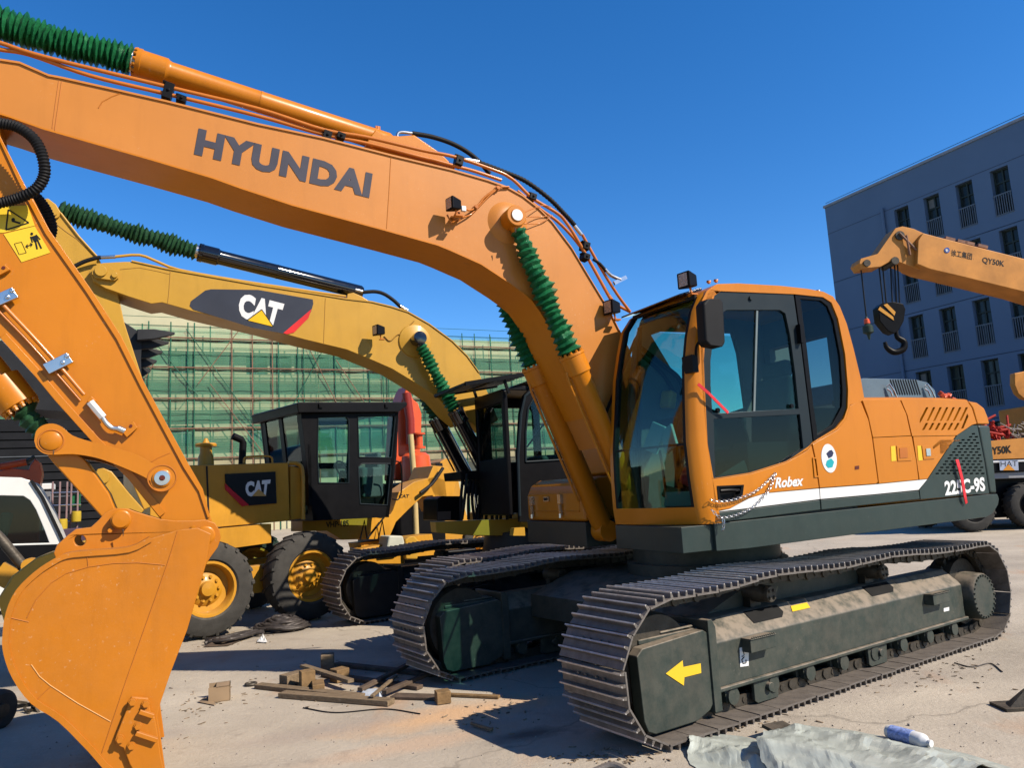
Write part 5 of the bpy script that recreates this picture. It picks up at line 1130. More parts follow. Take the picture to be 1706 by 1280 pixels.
# right-hand side mirror loop and grey engine cover hidden by the cab
# ================================================================== motor grader
p1 = gz(350, 1066); GF = Frame((p1.x, p1.y), 48)
gp = GF.px; gzz = GF.sz
GR = thing('motor_grader', Matrix.Translation(GF.o + GF.b * 1.5 + GF.m * 1.2), 'yellow motor grader with black cab and VHP-185 on its frame', 'motor grader')
def wheel(fr, root, cx, cz, y0, R, W, name='wheel', rimm=YELLOW_G, spin=0.0, rr=0.56):
    mb = M()
    prof = [(0.03, R * rr), (0.0, R * (rr + 0.05)), (0.0, R * 0.80), (0.03, R * 0.93), (0.07, R * 0.965), (W * 0.5, R * 0.975), (W - 0.07, R * 0.965), (W - 0.03, R * 0.93), (W, R * 0.8), (W, R * 0.62), (W - 0.03, R * rr)]
    mb.lathe((cx, y0, cz), (cx, y0 + 1, cz), prof, 44, caps=False)
    for i in range(22):
        for sd in (0, 1):
            t = 2 * pi * (i + 0.5 * sd) / 22 + spin
            ca, sa = cos(t), sin(t); c2, s2 = cos(t + 0.1), sin(t + 0.1)
            ya, yb = (y0 + 0.005, y0 + W * 0.5) if sd == 0 else (y0 + W * 0.5, y0 + W - 0.005)
            dt = 0.06; vs = []
            for (tt, yy, r0) in ((t, ya, .90 if sd == 0 else .95), (t + dt, ya, .90 if sd == 0 else .95), (t + 0.12 + dt, yb, .95 if sd == 0 else .90), (t + 0.12, yb, .95 if sd == 0 else .90)):
                vs.append((cx + cos(tt) * R * r0, yy, cz + sin(tt) * R * r0))
            for (tt, yy) in ((t, ya), (t + dt, ya), (t + 0.12 + dt, yb), (t + 0.12, yb)):
                edge = (yy < y0 + 0.02 or yy > y0 + W - 0.02); rr2 = R * (0.975 if edge else 1.0)
                vs.append((cx + cos(tt) * rr2, yy + (0.02 if edge and yy < y0 + .1 else 0), cz + sin(tt) * rr2))
            mb.add(vs, [(0, 1, 2, 3), (7, 6, 5, 4), (0, 4, 5, 1), (1, 5, 6, 2), (2, 6, 7, 3), (3, 7, 4, 0)])
    w_ = M()
    w_.mi = []
    tyre = mb
    rim = M(); rim.lathe((cx, y0 + 0.02, cz), (cx, y0 + 1, cz), [(0.02, R * (rr + .02)), (0.0, R * (rr + .01)), (0.0, R * (rr - .04)), (0.03, R * (rr - .07)), (0.13, R * (rr - .09)), (0.14, R * 0.36), (0.11, R * 0.30), (0.08, R * 0.16), (0.03, R * 0.14), (0.02, 0.0)], 36, caps=False)
    for i in range(10):
        t = 2 * pi * i / 10; bolt(rim, (cx + R * 0.25 * cos(t), y0 + 0.118, cz + R * 0.25 * sin(t)), (0, -1, 0), 0.018, 0.03)
    o = rim.build(name, rimm, root, fr); tyre.build('tyre', TYRE, o, fr); return o
wp = []
for (x, y, r_) in ((350, 986, 82), (521, 957, 75)):
    c = gp(x, y, 0.0); R = abs(gp(x, y - r_, 0).z - c.z); wp.append((c.x, c.z, R))
for cx, cz, R in wp: wheel(GF, GR, cx, R, 0.0, R, 0.36)
for cx, cz, R in wp: wheel(GF, GR, cx, R, 1.9, R, 0.36)
mb = M(); mb.prism([(wp[0][0] - 0.2, 0.42), (wp[1][0] + 0.2, 0.42), (wp[1][0] + 0.15, 0.78), (wp[0][0] - 0.15, 0.78)], 0.42, 0.62); mb.prism([(wp[0][0] - 0.2, 0.42), (wp[1][0] + 0.2, 0.42), (wp[1][0] + 0.15, 0.78), (wp[0][0] - 0.15, 0.78)], 1.65, 1.85)
mb.build('tandem_case', YELLOW_G, GR, GF, bev=0.03)
def gpr(name, pts, d0, d1, m, par=GR, bev=0.01, holes=()):
    mb = M(); mb.prism(gzz(pts, d0), d0, d1, [gzz(h, d0) for h in holes]); return mb.build(name, m, par, GF, bev=bev)
gpr('engine_hood', [(250, 776), (345, 775), (480, 771), (483, 868), (375, 878), (250, 886)], 0.55, 1.75, YELLOW_G)
gpr('hood_joint', [(343, 777), (346, 777), (350, 878), (347, 878)], 0.545, 0.55, INK, bev=0)
gpr('lower_box', [(300, 890), (375, 880), (452, 873), (452, 905), (380, 915), (300, 925)], 0.50, 1.0, YELLOW_G)
gpr('hood_frame', [(484, 776), (500, 780), (504, 864), (484, 867)], 0.62, 1.7, YELLOW_G)
gpr('badge_panel', [(375, 790), (459, 786), (461, 839), (415, 843), (376, 805)], 0.53, 0.548, INK, bev=0)
gpr('red_flash', [(375, 806), (415, 842), (404, 844), (376, 816)], 0.525, 0.548, mat('red_decal2', (0.6, 0.02, 0.03), 0.4), bev=0)
text_on(GF, 'CAT', (410, 828), (447, 826), (408, 803), 0.526, 'lettering', WHITE, GR, 0.06, p11=(451, 799))
decal(GF, [(431, 815), (444, 827), (420, 827)], 0.522, 'triangle_mark', mat('tan_triangle', (0.6, 0.35, 0.1), 0.4), GR, 0.001)
c = gp(343, 775, 1.1); mb = M(); mb.lathe(c - Vector((0, 0, 0.05)), c + Vector((0, 0, 1)), [(0, 0.11), (0.16, 0.10), (0.22, 0.08), (0.30, 0.08), (0.305, 0.14), (0.33, 0.145), (0.35, 0.13), (0.355, 0.05), (0.42, 0.02)], 24); mb.build('air_cleaner', YELLOW_G, GR, GF)
mb = M(); mb.tube([gp(403, 775, 0.9), gp(405, 738, 0.9), gp(402, 733, 0.9), gp(388, 727, 0.9)], 0.05, 14); mb.build('exhaust_pipe', BLACK, GR, GF)
mb = M(); mb.tube(smooth([gp(406, 772, 0.6), gp(408, 763, 0.6), gp(420, 761, 0.6), gp(450, 761, 0.6), gp(454, 772, 0.6)], 4), 0.014, 8); mb.build('hand_rail', YELLOW_G, GR, GF)
mb = M(); mb.tube(smooth([gp(480, 772, 0.6), gp(497, 774, 0.6), gp(504, 790, 0.58), gp(505, 866, 0.55)], 5), 0.03, 10); mb.build('pipe_guard', YELLOW_G, GR, GF)
# cab
GC0 = 0.72
side = [(522, 868), (512, 780), (501, 686), (664, 686), (661, 760), (648, 862)]
h1 = [(531, 805), (529, 760), (530, 696), (577, 694), (581, 700), (581, 805)]
h2 = [(598, 762), (596, 694), (657, 693), (658, 700), (652, 763)]
h3 = [(600, 840), (597, 778), (603, 773), (650, 773), (651, 780), (645, 842)]
cabo = gpr('cab_side', side, GC0, GC0 + 0.04, BLACK, holes=[h1, h2, h3])
for h in (h1, h2, h3):
    gpr('window_glass', h, GC0 + 0.02, GC0 + 0.024, GL_TEAL, cabo, 0); seam('window_rim', h + [h[0]], GC0 - 0.004, 0.01, TRIM, cabo, GF)
S_ = gzz(side, GC0); xs = [p[0] for p in S_]; W2 = 1.45
mb = M(); mb.prism(S_, GC0 + W2 - 0.04, GC0 + W2, [gzz(h1, GC0), gzz(h2, GC0), gzz(h3, GC0)]); mb.build('cab_side', BLACK, cabo, GF)
A, B = gp(512, 780, GC0), gp(501, 686, GC0); lo = gp(522, 868, GC0)
for y in (GC0 + 0.04, GC0 + 0.68, GC0 + W2 - 0.16): mb = M(); mb.bar(lo + Vector((0.03, y - GC0 + 0.05, 0)), B + Vector((0.03, y - GC0 + 0.05, 0)), 0.12, 0.05, up=(1, 0, 0)); mb.build('rear_post', BLACK, cabo, GF)
mb = M(); mb.bar(lo + Vector((0.03, 0.0, 0.05)), lo + Vector((0.03, W2, 0.05)), 0.05, 0.1); mb.bar(lo.lerp(B, .42) + Vector((0.03, 0, 0)), lo.lerp(B, .42) + Vector((0.03, W2, 0)), 0.05, 0.9); mb.build('rear_wall', BLACK, cabo, GF)
mb = M(); mb.bar(lo.lerp(B, .5) + Vector((0.02, W2 / 2, 0)), B + Vector((0.02, W2 / 2, 0)), 0.004, W2 - .1, up=(0, 1, 0)); mb.build('rear_glass', GL_DARK, cabo, GF)
fr0, fr1_ = gp(648, 862, GC0), gp(664, 686, GC0)
for y in (0.0, W2 - 0.08): mb = M(); mb.bar(fr0 + Vector((-0.03, y + 0.04, 0)), fr1_ + Vector((-0.03, y + 0.04, 0)), 0.08, 0.06, up=(1, 0, 0)); mb.build('front_post', BLACK, cabo, GF)
rt = gzz([(497, 688), (495, 672), (500, 670), (678, 670), (679, 675), (664, 687)], GC0 - 0.1)
mb = M(); mb.prism(rt, GC0 - 0.1, GC0 + W2 + 0.1); mb.build('cab_roof', BLACK, GR, GF, bev=0.015)
for x in (534, 644): mb = M(); c = gp(x, 678, GC0 - 0.11); mb.cbox(c, (0.06, 0.03, 0.03)); mb.cbox(c + Vector((-.02, 0, .02)), (0.02, 0.03, 0.05)); mb.build('roof_hook', BLACK, cabo, GF)
mb = M(); mb.cbox(gp(610, 805, GC0 + .7), (0.4, 0.45, 0.5)); mb.cbox(gp(622, 780, GC0 + .7), (0.1, 0.42, 0.5)); mb.build('operator_seat', SEAT, cabo, GF, bev=0.04)
mb = M(); c = gp(572, 785, GC0 + .7); mb.torus(c, (0.9, 0, 0.5), 0.18, 0.016, 24, 8); mb.bar(c, c + Vector((-.1, 0, -.5)), .08, .08); mb.build('steering_wheel', BLACK, cabo, GF)
# main frame
gpr('main_frame', [(504, 868), (522, 868), (650, 858), (655, 850), (665, 820), (690, 803), (720, 795), (742, 800), (745, 830), (735, 840), (720, 826), (704, 828), (680, 850), (660, 870), (648, 898), (570, 900), (545, 885), (504, 886)], 1.1, 1.5, YELLOW_G)
text_on(GF, 'VHP-185', (543, 880), (581, 877), (543, 870), 1.096, 'lettering', INK, GR, 0.03)
text_on(GF, 'CAT', (664, 830), (681, 830), (665, 824), 1.096, 'lettering', INK, GR, 0.03)
for pts in ([(600, 900), (607, 868), (612, 900)], [(630, 900), (637, 868), (642, 900)], [(612, 898), (640, 862)]):
    mb = M(); mb.tube([gp(*q, 1.0) for q in pts], 0.014, 6); mb.build('ladder_rail', BLACK, GR, GF)
mb = M(); mb.tube(smooth([gp(654, 832, .8), gp(664, 832, .8), gp(669, 815, .8), gp(668, 775, .8), gp(656, 768, .8)], 4), 0.012, 8); mb.build('mirror_arm', BLACK, GR, GF)
gpr('front_axle', [(600, 905), (720, 890), (726, 925), (610, 935)], 1.2, 1.6, YELLOW_G)
gpr('blade_lift', [(712, 800), (722, 776), (745, 778), (760, 800), (752, 850), (735, 852)], 1.1, 1.7, YELLOW_G)
mb = M(); mb.tube(smooth([gp(700, 822, 1.0), gp(720, 806, 1.0), gp(738, 780, 1.0)], 4), 0.03, 8); mb.build('hydraulic_hose', RUBBER, GR, GF)
# ================================================================== building under scaffold
def on_ray(x, y, depth): r = ray(x, y); return CAM + r * (depth / r.y)
q = on_ray(400, 700, 45); BF = Frame((q.x, q.y), 65)
bp_ = BF.px
WALLB = mat('pale_render', (0.60, 0.56, 0.36), 0.85, var=0.12, vscale=0.5, bump=0.1, bscale=8)
zt = bp_(750, 566, 0).z; xl = bp_(-80, 700, 0).x; xr = bp_(1010, 600, 0).x; xm = bp_(560, 600, 0).x; zt2 = bp_(209, 500, 0).z
BLD = thing('building', Matrix.Translation(BF.o), 'pale low building wrapped in green scaffold netting behind the grader', 'building')
wins = []
for (xa, xb, ya, yb) in ((285, 323, 590, 622), (410, 446, 592, 624), (450, 486, 592, 624), (490, 526, 592, 624), (530, 570, 592, 625), (610, 660, 600, 632), (285, 322, 710, 744), (412, 452, 708, 744), (530, 575, 708, 744), (600, 640, 708, 744), (90, 140, 590, 622), (780, 830, 680, 720), (930, 980, 640, 680)):
    a = bp_(xa, ya, 0); b = bp_(xb, yb, 0); wins.append((a.x, b.x, b.z, a.z))
mb = M(); hol = [[(x0, z0), (x1, z0), (x1, z1), (x0, z1)] for x0, x1, z0, z1 in wins]
mb.prism([(xl, 0), (xr, 0), (xr, zt), (xm, zt), (xm, zt2), (xl, zt2)], 0, 0.3, hol); mb.box(xl, xr, 0.3, 12, 0, zt - 0.2); mb.build('wall', WALLB, BLD, BF)
PANE = mat('teal_window_pane', (0.01, 0.09, 0.11), 0.12, var=0.3, vscale=2)
for x0, x1, z0, z1 in wins:
    mb = M(); mb.box(x0, x1, 0.2, 0.24, z0, z1); w_ = mb.build('window', PANE, BLD, BF); mb = M(); n_ = max(2, int((x1 - x0) / 0.8))
    for i in range(n_ + 1): xx = x0 + (x1 - x0) * i / n_; mb.box(xx - 0.03, xx + 0.03, 0.16, 0.2, z0, z1)
    mb.box(x0, x1, 0.165, 0.199, z1 - 0.45, z1 - 0.4); mb.build('window_frame', mat('grey_window_frame', (0.3, 0.36, 0.36), 0.5), w_, BF)
SC = thing('scaffold', Matrix.Translation(BF.o - BF.m * 1.2), 'tube scaffold with green netting in front of the pale building', 'scaffold')
RUST = mat('rusty_tube', (0.24, 0.12, 0.075), 0.6, var=0.4, vscale=3); GTUBE = mat('green_tube', (0.02, 0.13, 0.075), 0.6, var=0.4, vscale=3)
xs0 = xl; k = 0; proto = {}
def copybar(key, name, mk, pos, m_):
    if key not in proto: mb = M(); mk(mb); proto[key] = mb.mesh(name, m_)
    o = bpy.data.objects.new(name, proto[key]); scn.collection.objects.link(o); o.parent = SC
    o.matrix_local = WM[SC.name].inverted() @ BF.mat @ Matrix.Translation(pos)
Hs = zt - 0.3
x = xl
while x < xr:
    x += random.choice((1.15, 1.0, 0.35, 0.9)); key = random.choice((0, 0, 0, 1)); hh = Hs + random.uniform(-.2, 1.0)
    copybar(('s', key), 'standard', lambda m: m.cyl((0, 0, 0), (0, 0, Hs + 0.5), 0.036, 6), (x, random.choice((-1.22, -1.22, -0.5)), 0), (GTUBE, RUST)[key])
levels = [bp_(400, y, -1.2).z for y in (566, 614, 664, 713, 762)]
for i, z in enumerate(levels):
    for y, r_ in ((-1.24, .045), (-0.55, .035)): copybar(('l', r_), 'ledger', lambda m: m.cyl((xl, 0, 0), (xr, 0, 0), r_, 6), (0, y, z), RUST)
    copybar(('b', 0), 'walk_board', lambda m: m.box(xl, xr, 0, 0.6, 0, 0.05), (0, -1.15, z - 0.12), RUST)
    for dz in (0.35, 0.5, 0.68, 0.85, 1.25): copybar(('g', 0), 'guard_rail', lambda m: m.cyl((xl, 0, 0), (xr, 0, 0), 0.016, 5), (0, -1.22 + random.uniform(0, .5), z + dz * 0.95 + random.uniform(-.05, .05)), GTUBE)
for xa, ya, xb, yb in ((310, 548, 420, 700), (400, 548, 330, 640), (540, 580, 480, 690), (505, 560, 570, 690), (250, 560, 330, 660), (700, 640, 640, 730), (620, 690, 560, 600), (790, 640, 740, 560), (200, 700, 260, 600), (400, 690, 470, 760), (350, 640, 450, 770)):
    mb = M(); mb.cyl(bp_(xa, ya, -1.28), bp_(xb, yb, -1.28), 0.025, 6); mb.build('brace', random.choice((RUST, GTUBE)), SC, BF)
net = bpy.data.materials.new('green_safety_net'); net.use_nodes = True; n = net.node_tree; L = n.links; P = n.nodes['Principled BSDF']
P.inputs['Base Color'].default_value = (0.085, 0.25, 0.135, 1); P.inputs['Roughness'].default_value = 0.8; P.inputs['Transmission Weight'].default_value = 0.0
tc = n.nodes.new('ShaderNodeTexCoord'); mp = n.nodes.new('ShaderNodeMapping'); mp.inputs['Scale'].default_value = (0.25, 1, 0.8); L.new(tc.outputs['Object'], mp.inputs[0])
q1 = n.nodes.new('ShaderNodeTexNoise'); q1.inputs['Scale'].default_value = 1.2; q1.inputs['Detail'].default_value = 5; L.new(mp.outputs[0], q1.inputs[0])
mp2 = n.nodes.new('ShaderNodeMapping'); mp2.inputs['Scale'].default_value = (0.3, 1, 2.0); L.new(tc.outputs['Object'], mp2.inputs[0])
q2 = n.nodes.new('ShaderNodeTexNoise'); q2.inputs['Scale'].default_value = 1.0; q2.inputs['Detail'].default_value = 4; L.new(mp2.outputs[0], q2.inputs[0])
a1 = n.nodes.new('ShaderNodeMath'); a1.operation = 'MULTIPLY'; L.new(q1.outputs[0], a1.inputs[0]); L.new(q2.outputs[0], a1.inputs[1])
r_ = n.nodes.new('ShaderNodeMapRange'); r_.inputs[1].default_value = 0.12; r_.inputs[2].default_value = 0.42; r_.inputs[3].default_value = 0.30; r_.inputs[4].default_value = 0.48; L.new(a1.outputs[0], r_.inputs[0]); L.new(r_.outputs[0], P.inputs['Alpha'])
mb = M()
nx_ = 60
for j in range(len(levels)):
    z0 = levels[j] - 0.15; z1 = min(z0 + 1.85, Hs + 0.2)
    if z0 > z1: continue
    for i in range(nx_):
        xa = xl + (xr - xl) * i / nx_; xb = xl + (xr - xl) * (i + 1) / nx_
        mb.quad((xa, -1.12 + 0.04 * sin(i * 1.7), z0), (xb, -1.12 + 0.04 * sin((i + 1) * 1.7), z0), (xb, -1.12 + 0.05 * sin((i + 1) * 2.1), z1), (xa, -1.12 + 0.05 * sin(i * 2.1), z1))
mb.build('safety_net', net, SC, BF)
# ================================================================== blue building
q = on_ray(1416, 700, 38); RF = Frame((q.x, q.y), 154.2); rp = RF.px
BLUEW = mat('blue_wall_paint', (0.13, 0.21, 0.34), 0.75, var=0.06, vscale=0.3, bump=0.05, bscale=5)
zr = rp(1376, 346, 0).z; x1 = rp(1706, 400, 0).x + 9
RB = thing('building', Matrix.Translation(RF.o), 'tall blue office building with narrow barred windows on the right', 'building')
c1 = rp(1512.6, 529, 0); c1r = rp(1537.3, 524.8, 0); c3 = rp(1619, 504, 0); b1 = rp(1523.6, 598.7, 0); t1 = rp(1588, 310.7, 0)
pitch = (c3.x - c1.x) / 2; ww = c1r.x - c1.x; wh = c1.z - b1.z; fl = (t1.z - c1.z) / 2
wins = []
for r_ in range(-2, 3):
    for k in range(0, 9):
        x0 = c1.x + pitch * k; z1 = c1.z + fl * r_; z0 = z1 - wh
        if x0 + ww < x1 - 0.5 and z0 > 0.6: wins.append((x0, x0 + ww, z0, z1))
mb = M(); mb.prism([(0, 0), (x1, 0), (x1, zr), (0, zr)], 0, 0.4, [[(a, c_), (b, c_), (b, d_), (a, d_)] for a, b, c_, d_ in wins]); mb.box(0.0, x1, 0.4, 16, 0, zr - 0.3)
mb.build('wall', BLUEW, RB, RF)
mb = M(); mb.box(-0.06, x1, -0.06, 0.3, zr, zr + 0.12); mb.build('roof_coping', mat('coping_grey', (0.3, 0.33, 0.38), 0.6), RB, RF)
mb = M(); mb.cyl((0, 0.1, zr + 0.28), (x1, 0.1, zr + 0.28), 0.012, 6)
mb.build('roof_wire', TRIM, RB, RF)
for r_ in range(-2, 3):
    mb = M(); z = c1.z + fl * r_ + 0.12; mb.box(0, x1, -0.004, 0, z, z + 0.03); z = c1.z + fl * r_ - wh - 0.5; mb.box(0, x1, -0.004, 0, z, z + 0.03); mb.build('wall_joint', mat('joint_blue', (0.06, 0.09, 0.15), 0.7), RB, RF)
mb = M(); pxx = rp(1478, 400, 0).x; mb.cyl((pxx, -0.1, 0.2), (pxx, -0.1, c1.z + fl * 2 + .3), 0.07, 8); mb.build('drain_pipe', BLUEW, RB, RF)
DG = mat('dark_blue_glass', (0.03, 0.045, 0.05), 0.08, var=0.5, vscale=0.8); CURT = mat('pale_curtain', (0.2, 0.22, 0.22), 0.8)
for i, (a, b, c_, d_) in enumerate(wins):
    mb = M(); mb.box(a, b, 0.28, 0.32, c_, d_); w_ = mb.build('window', DG, RB, RF)
    mb = M(); m_ = (a + b) / 2
    for xx in (a + .03, m_, b - .03): mb.box(xx - .03, xx + .03, 0.22, 0.28, c_, d_)
    for zz in (c_ + .03, c_ + (d_ - c_) * .72, d_ - .03): mb.box(a, b, 0.225, 0.278, zz - .03, zz + .03)
    mb.build('window_frame', mat('dark_green_frame', (0.03, 0.05, 0.05), 0.5), w_, RF)
    mb = M()
    for j in range(8): xx = a + (b - a) * (j + .5) / 8; mb.box(xx - .015, xx + .015, -0.03, 0.0, c_ + .02, c_ + 0.85)
    mb.box(a, b, -0.035, 0.005, c_ + .85, c_ + .9); mb.box(a, b, -0.035, 0.005, c_, c_ + .04); mb.build('railing', mat('grey_railing', (0.13, 0.17, 0.22), 0.5), w_, RF)
    if i % 4 == 1: mb = M(); mb.box(a + .06, m_, 0.262, 0.274, c_ + (d_ - c_) * .75, d_ - .1); mb.build('curtain', CURT, w_, RF)
# ================================================================== crane truck
CF = Frame((10.6, 18.0), 88); cp = CF.px
CR = thing('crane_truck', CF.mat @ Matrix.Translation((4, 1, 0)), 'ochre mobile crane truck at the right edge, QY50K on its boom', 'crane truck')
def cpr(name, pts, d0, d1, m, par=CR, bev=0.02, holes=()):
    mb = M(); mb.prism(CF.sz(pts, d0), d0, d1, holes); return mb.build(name, m, par, CF, bev=bev)
cbm = cpr('crane_boom', [(1538, 388), (1560, 394), (1706, 431), (1900, 480), (1900, 545), (1706, 486), (1600, 460), (1545, 447), (1528, 440), (1530, 400)], 0.6, 1.4, CRANEY)
cpr('boom_head', [(1438, 447), (1432, 438), (1434, 431), (1462, 423), (1478, 400), (1492, 380), (1504, 377), (1522, 381), (1540, 389), (1532, 420), (1545, 446), (1530, 449), (1500, 437), (1486, 434), (1468, 444)], 0.75, 1.25, CRANEY)
for q_, r_ in (((1500, 392), .12), ((1445, 438), .09), ((1492, 434), .1)):
    mb = M(); c = cp(*q_, 0.7); mb.cyl(c, c + Vector((0, 0.6, 0)), r_, 16); mb.build('head_sheave', DARKST, cbm, CF)
mb = M(); mb.cyl(cp(1498, 388, .68), cp(1528, 418, .68), 0.03, 8); mb.cyl(cp(1510, 392, .68), cp(1516, 425, .68), 0.03, 8); mb.build('head_stays', RUST, cbm, CF)
for x in (1580, 1600, 1612, 1634): mb = M(); c = cp(x, 400 + (x - 1580) * .22, 0.9); mb.cbox(c, (0.25, 0.2, 0.08), (0, .3, 0)); mb.build('boom_roller', RUST, cbm, CF)
text_on(CF, 'QY50K', (1636, 439), (1673, 446), (1637, 428), 0.595, 'lettering', INK, cbm, 0.02)
text_on(CF, '徐工集团', (1584, 426), (1619, 433), (1585, 415), 0.595, 'lettering', INK, cbm, 0.01)
mb = M(); mb.prism(CF.sz(circ(1577.5, 417, 4.6, 16), 0.598), 0.59, 0.598); lg = mb.build('round_logo', mat('logo_blue', (0.03, 0.1, 0.4), 0.4), cbm, CF)
mb = M(); mb.torus(cp(1577.5, 417, 0.588), (0, 1, 0), 0.035, 0.006, 16, 5); mb.prism(CF.sz([(1575.5, 415.5), (1579.5, 415.5), (1577.5, 419.5)], 0.588), 0.586, 0.588); mb.build('logo_mark', WHITE, lg, CF)
for a, b in (((1434, 446), (1444, 535)), ((1470, 440), (1478, 520)), ((1464, 442), (1473, 520)), ((1483, 435), (1487, 512)), ((1490, 435), (1494, 512)), ((1495, 436), (1499, 512)), ((1460, 425), (1492, 383))):
    mb = M(); mb.cyl(cp(*a, 0.95), cp(*b, 0.95), 0.018, 6); mb.build('hoist_rope', INK, cbm, CF)
hb = thing('hook_block', CF.mat @ Matrix.Translation(cp(1485, 540, 0.95)), 'black and yellow striped hook block hanging from the crane boom on ropes', 'hook block')
ho = [(1463, 512), (1470, 505), (1490, 503), (1505, 506), (1509, 515), (1506, 535), (1498, 550), (1490, 556), (1480, 552), (1466, 535)]
mb = M(); mb.prism(CF.sz(ho, 0.8), 0.8, 1.1); mb.build('block_cheek', BLACK, hb, CF, bev=0.02)
for st in ([(1463, 516), (1466, 511), (1488, 528), (1489, 534)], [(1472, 508), (1478, 506), (1492, 520), (1490, 526)]):
    mb = M(); mb.prism(CF.sz(st, 0.79), 0.785, 0.795); mb.build('hazard_stripe', mat('hazard_orange', (0.7, 0.32, 0.04), 0.5), hb, CF)
mb = M(); c = cp(1492, 555, 0.95)
mb.tube(smooth([cp(1493, 550, .95), cp(1495, 562, .95), cp(1506, 570, .95), cp(1504, 582, .95), cp(1490, 587, .95), cp(1478, 580, .95), cp(1474, 570, .95)], 6), 0, 10, rf=lambda i: 0.045 + 0.04 * sin(pi * i / 36)); mb.build('lifting_hook', BLACK, hb, CF)
hb2 = thing('hook_ball', CF.mat @ Matrix.Translation(cp(1448, 545, 0.95)), 'small auxiliary hook on a single rope left of the striped hook block', 'hook')
mb = M(); t_ = cp(1443, 528, .95); b_ = cp(1449, 570, .95); mb.lathe(t_, b_, [(0, .02), (.06, .05), (.08, .06), (.2, .07), (.26, .13), (.42, .13), (.46, .05), (.6, .02)], 14); mb.build('ball_weight', mat('green_black_paint', (0.02, 0.04, 0.03), 0.5), hb2, CF)
mb = M(); mb.lathe(t_, b_, [(0.04, .03), (.07, .065), (.18, .075), (.2, .04)], 14); mb.build('red_collar', RED_O, hb2, CF)
cpr('chassis_deck', [(1636, 736), (1706, 730), (1950, 718), (1950, 755), (1706, 764), (1645, 766), (1600, 768), (1600, 740)], 0.0, 2.4, CRANEY)
text_on(CF, 'QY50K', (1643, 761), (1686, 757), (1642, 746), -0.008, 'lettering', INK, CR, 0.03)
cpr('white_strip', [(1600, 769), (1706, 765.5), (1950, 757), (1950, 762), (1706, 770), (1600, 774)], 0.02, 2.3, WHITE)
cpr('black_panel', [(1600, 774), (1706, 770), (1950, 762), (1950, 778), (1706, 786), (1600, 790)], 0.04, 2.3, BLACK)
decal(CF, [(1665, 768), (1696, 767), (1697, 784), (1666, 784)], -0.005, 'maker_plate', mat('pale_plate', (0.45, 0.5, 0.62), 0.5), CR)
text_on(CF, 'HAT', (1667, 778), (1695, 777), (1667, 769), -0.008, 'lettering', INK, CR, 0.0)
decal(CF, [(1680, 774), (1691, 784), (1671, 784)], -0.012, 'triangle_mark', mat('orange_print', (0.75, 0.3, 0.03), 0.4), CR)
cpr('side_rail', [(1600, 790), (1706, 786), (1950, 778), (1950, 785), (1706, 797), (1600, 800)], 0.1, 2.2, mat('rail_grey', (0.3, 0.3, 0.31), 0.6))
cpr('chassis', [(1600, 800), (1706, 797), (1950, 786), (1950, 850), (1600, 866)], 0.4, 2.0, BLACK)
for x, y in ((1625, 856), (1722, 846), (1840, 840)):
    c = cp(x, y, 0.0); R = 0.55; wheel(CF, CR, c.x, R, 0.0, R, 0.35, 'wheel', BLACK); wheel(CF, CR, c.x, R, 2.0, R, 0.35, 'wheel', BLACK)
mb = M(); c = cp(1706, 800, 0.0); mb.box(c.x + 1.2, c.x + 4, 0.1, 2.3, 1.0, 3.0); mb.build('crane_cab', CRANEY, CR, CF, bev=0.05)
mb = M(); c = cp(1850, 500, 0.4); mb.box(c.x - .8, c.x + 1.6, 0.4, 1.6, 1.9, c.z + .6); mb.build('turret', CRANEY, CR, CF, bev=0.05)
# red cloth bundles and cable heap on the chassis
for nm, q_, s_, m_, lab, cat_ in (('cloth_bundle', (1656, 722), .22, mat('dull_red_cloth', (.45, .03, .02), .7), 'red cloth bundle on the crane deck behind the excavator tail', 'cloth'),
                           ('cable_heap', (1695, 730), .4, mat('tangle_grey', (0.3, 0.27, 0.24), .7, var=.5, vscale=40), 'grey tangled cable heap lying on the crane deck', 'cable')):
    c = cp(*q_, 0.6); mb = M()
    for i in range(26): p = c + Vector((random.gauss(0, s_ * .5), random.gauss(0, .1), random.gauss(0, s_ * .3))); mb.tube(smooth([p, p + Vector((random.gauss(0, .15), random.gauss(0, .1), random.gauss(0, .12))), p + Vector((random.gauss(0, .2), 0, random.gauss(0, .12)))], 3), 0.03 if 'cloth' in nm else 0.015, 6)
    o = mb.build(nm, m_, None, CF); tag(o, lab, cat_)
c = hp(1572, 660, 1.0); mb = M()
for i in range(10): mb.cbox(c + Vector((random.gauss(0, .03), random.gauss(0, .03), random.gauss(0.0, .025))), (.06, .05, .05), (random.random(), random.random(), random.random()))
o = mb.build('red_cap', RED_O, None, HF, bev=0.01); tag(o, 'small red plastic cover on top of the orange excavator engine house', 'cover')
# far loader arm at the frame edge
LF = Frame(on_ray(1700, 700, 24)[:2], 90); lp = LF.px
o = M().prism(LF.sz([(1690, 622), (1706, 619), (1740, 610), (1760, 680), (1706, 664), (1696, 655), (1690, 640)], 0), 0, .25).build('loader', CRANEY, thing('wheel_loader', Matrix.Translation(LF.o), 'ochre loader bucket edge at the far right frame edge below the crane boom', 'loader'), LF, bev=0.03)
o.name = 'loader_bucket'
lr = o.parent
mb = M(); mb.bar(lp(1750, 660, .5), Vector((lp(1800, 800, .5).x, .5, 0.9)), 0.4, 0.4); mb.build('lift_arm', CRANEY, lr, LF)
mb = M(); xx = lp(1800, 800, 0).x; mb.box(xx - .5, xx + 3.5, -.3, 1.8, .6, 2.6); mb.build('loader_body', CRANEY, lr, LF, bev=.05)
for dx in (0.3, 2.6): wheel(LF, lr, xx + dx, .65, -.6, .65, .5)
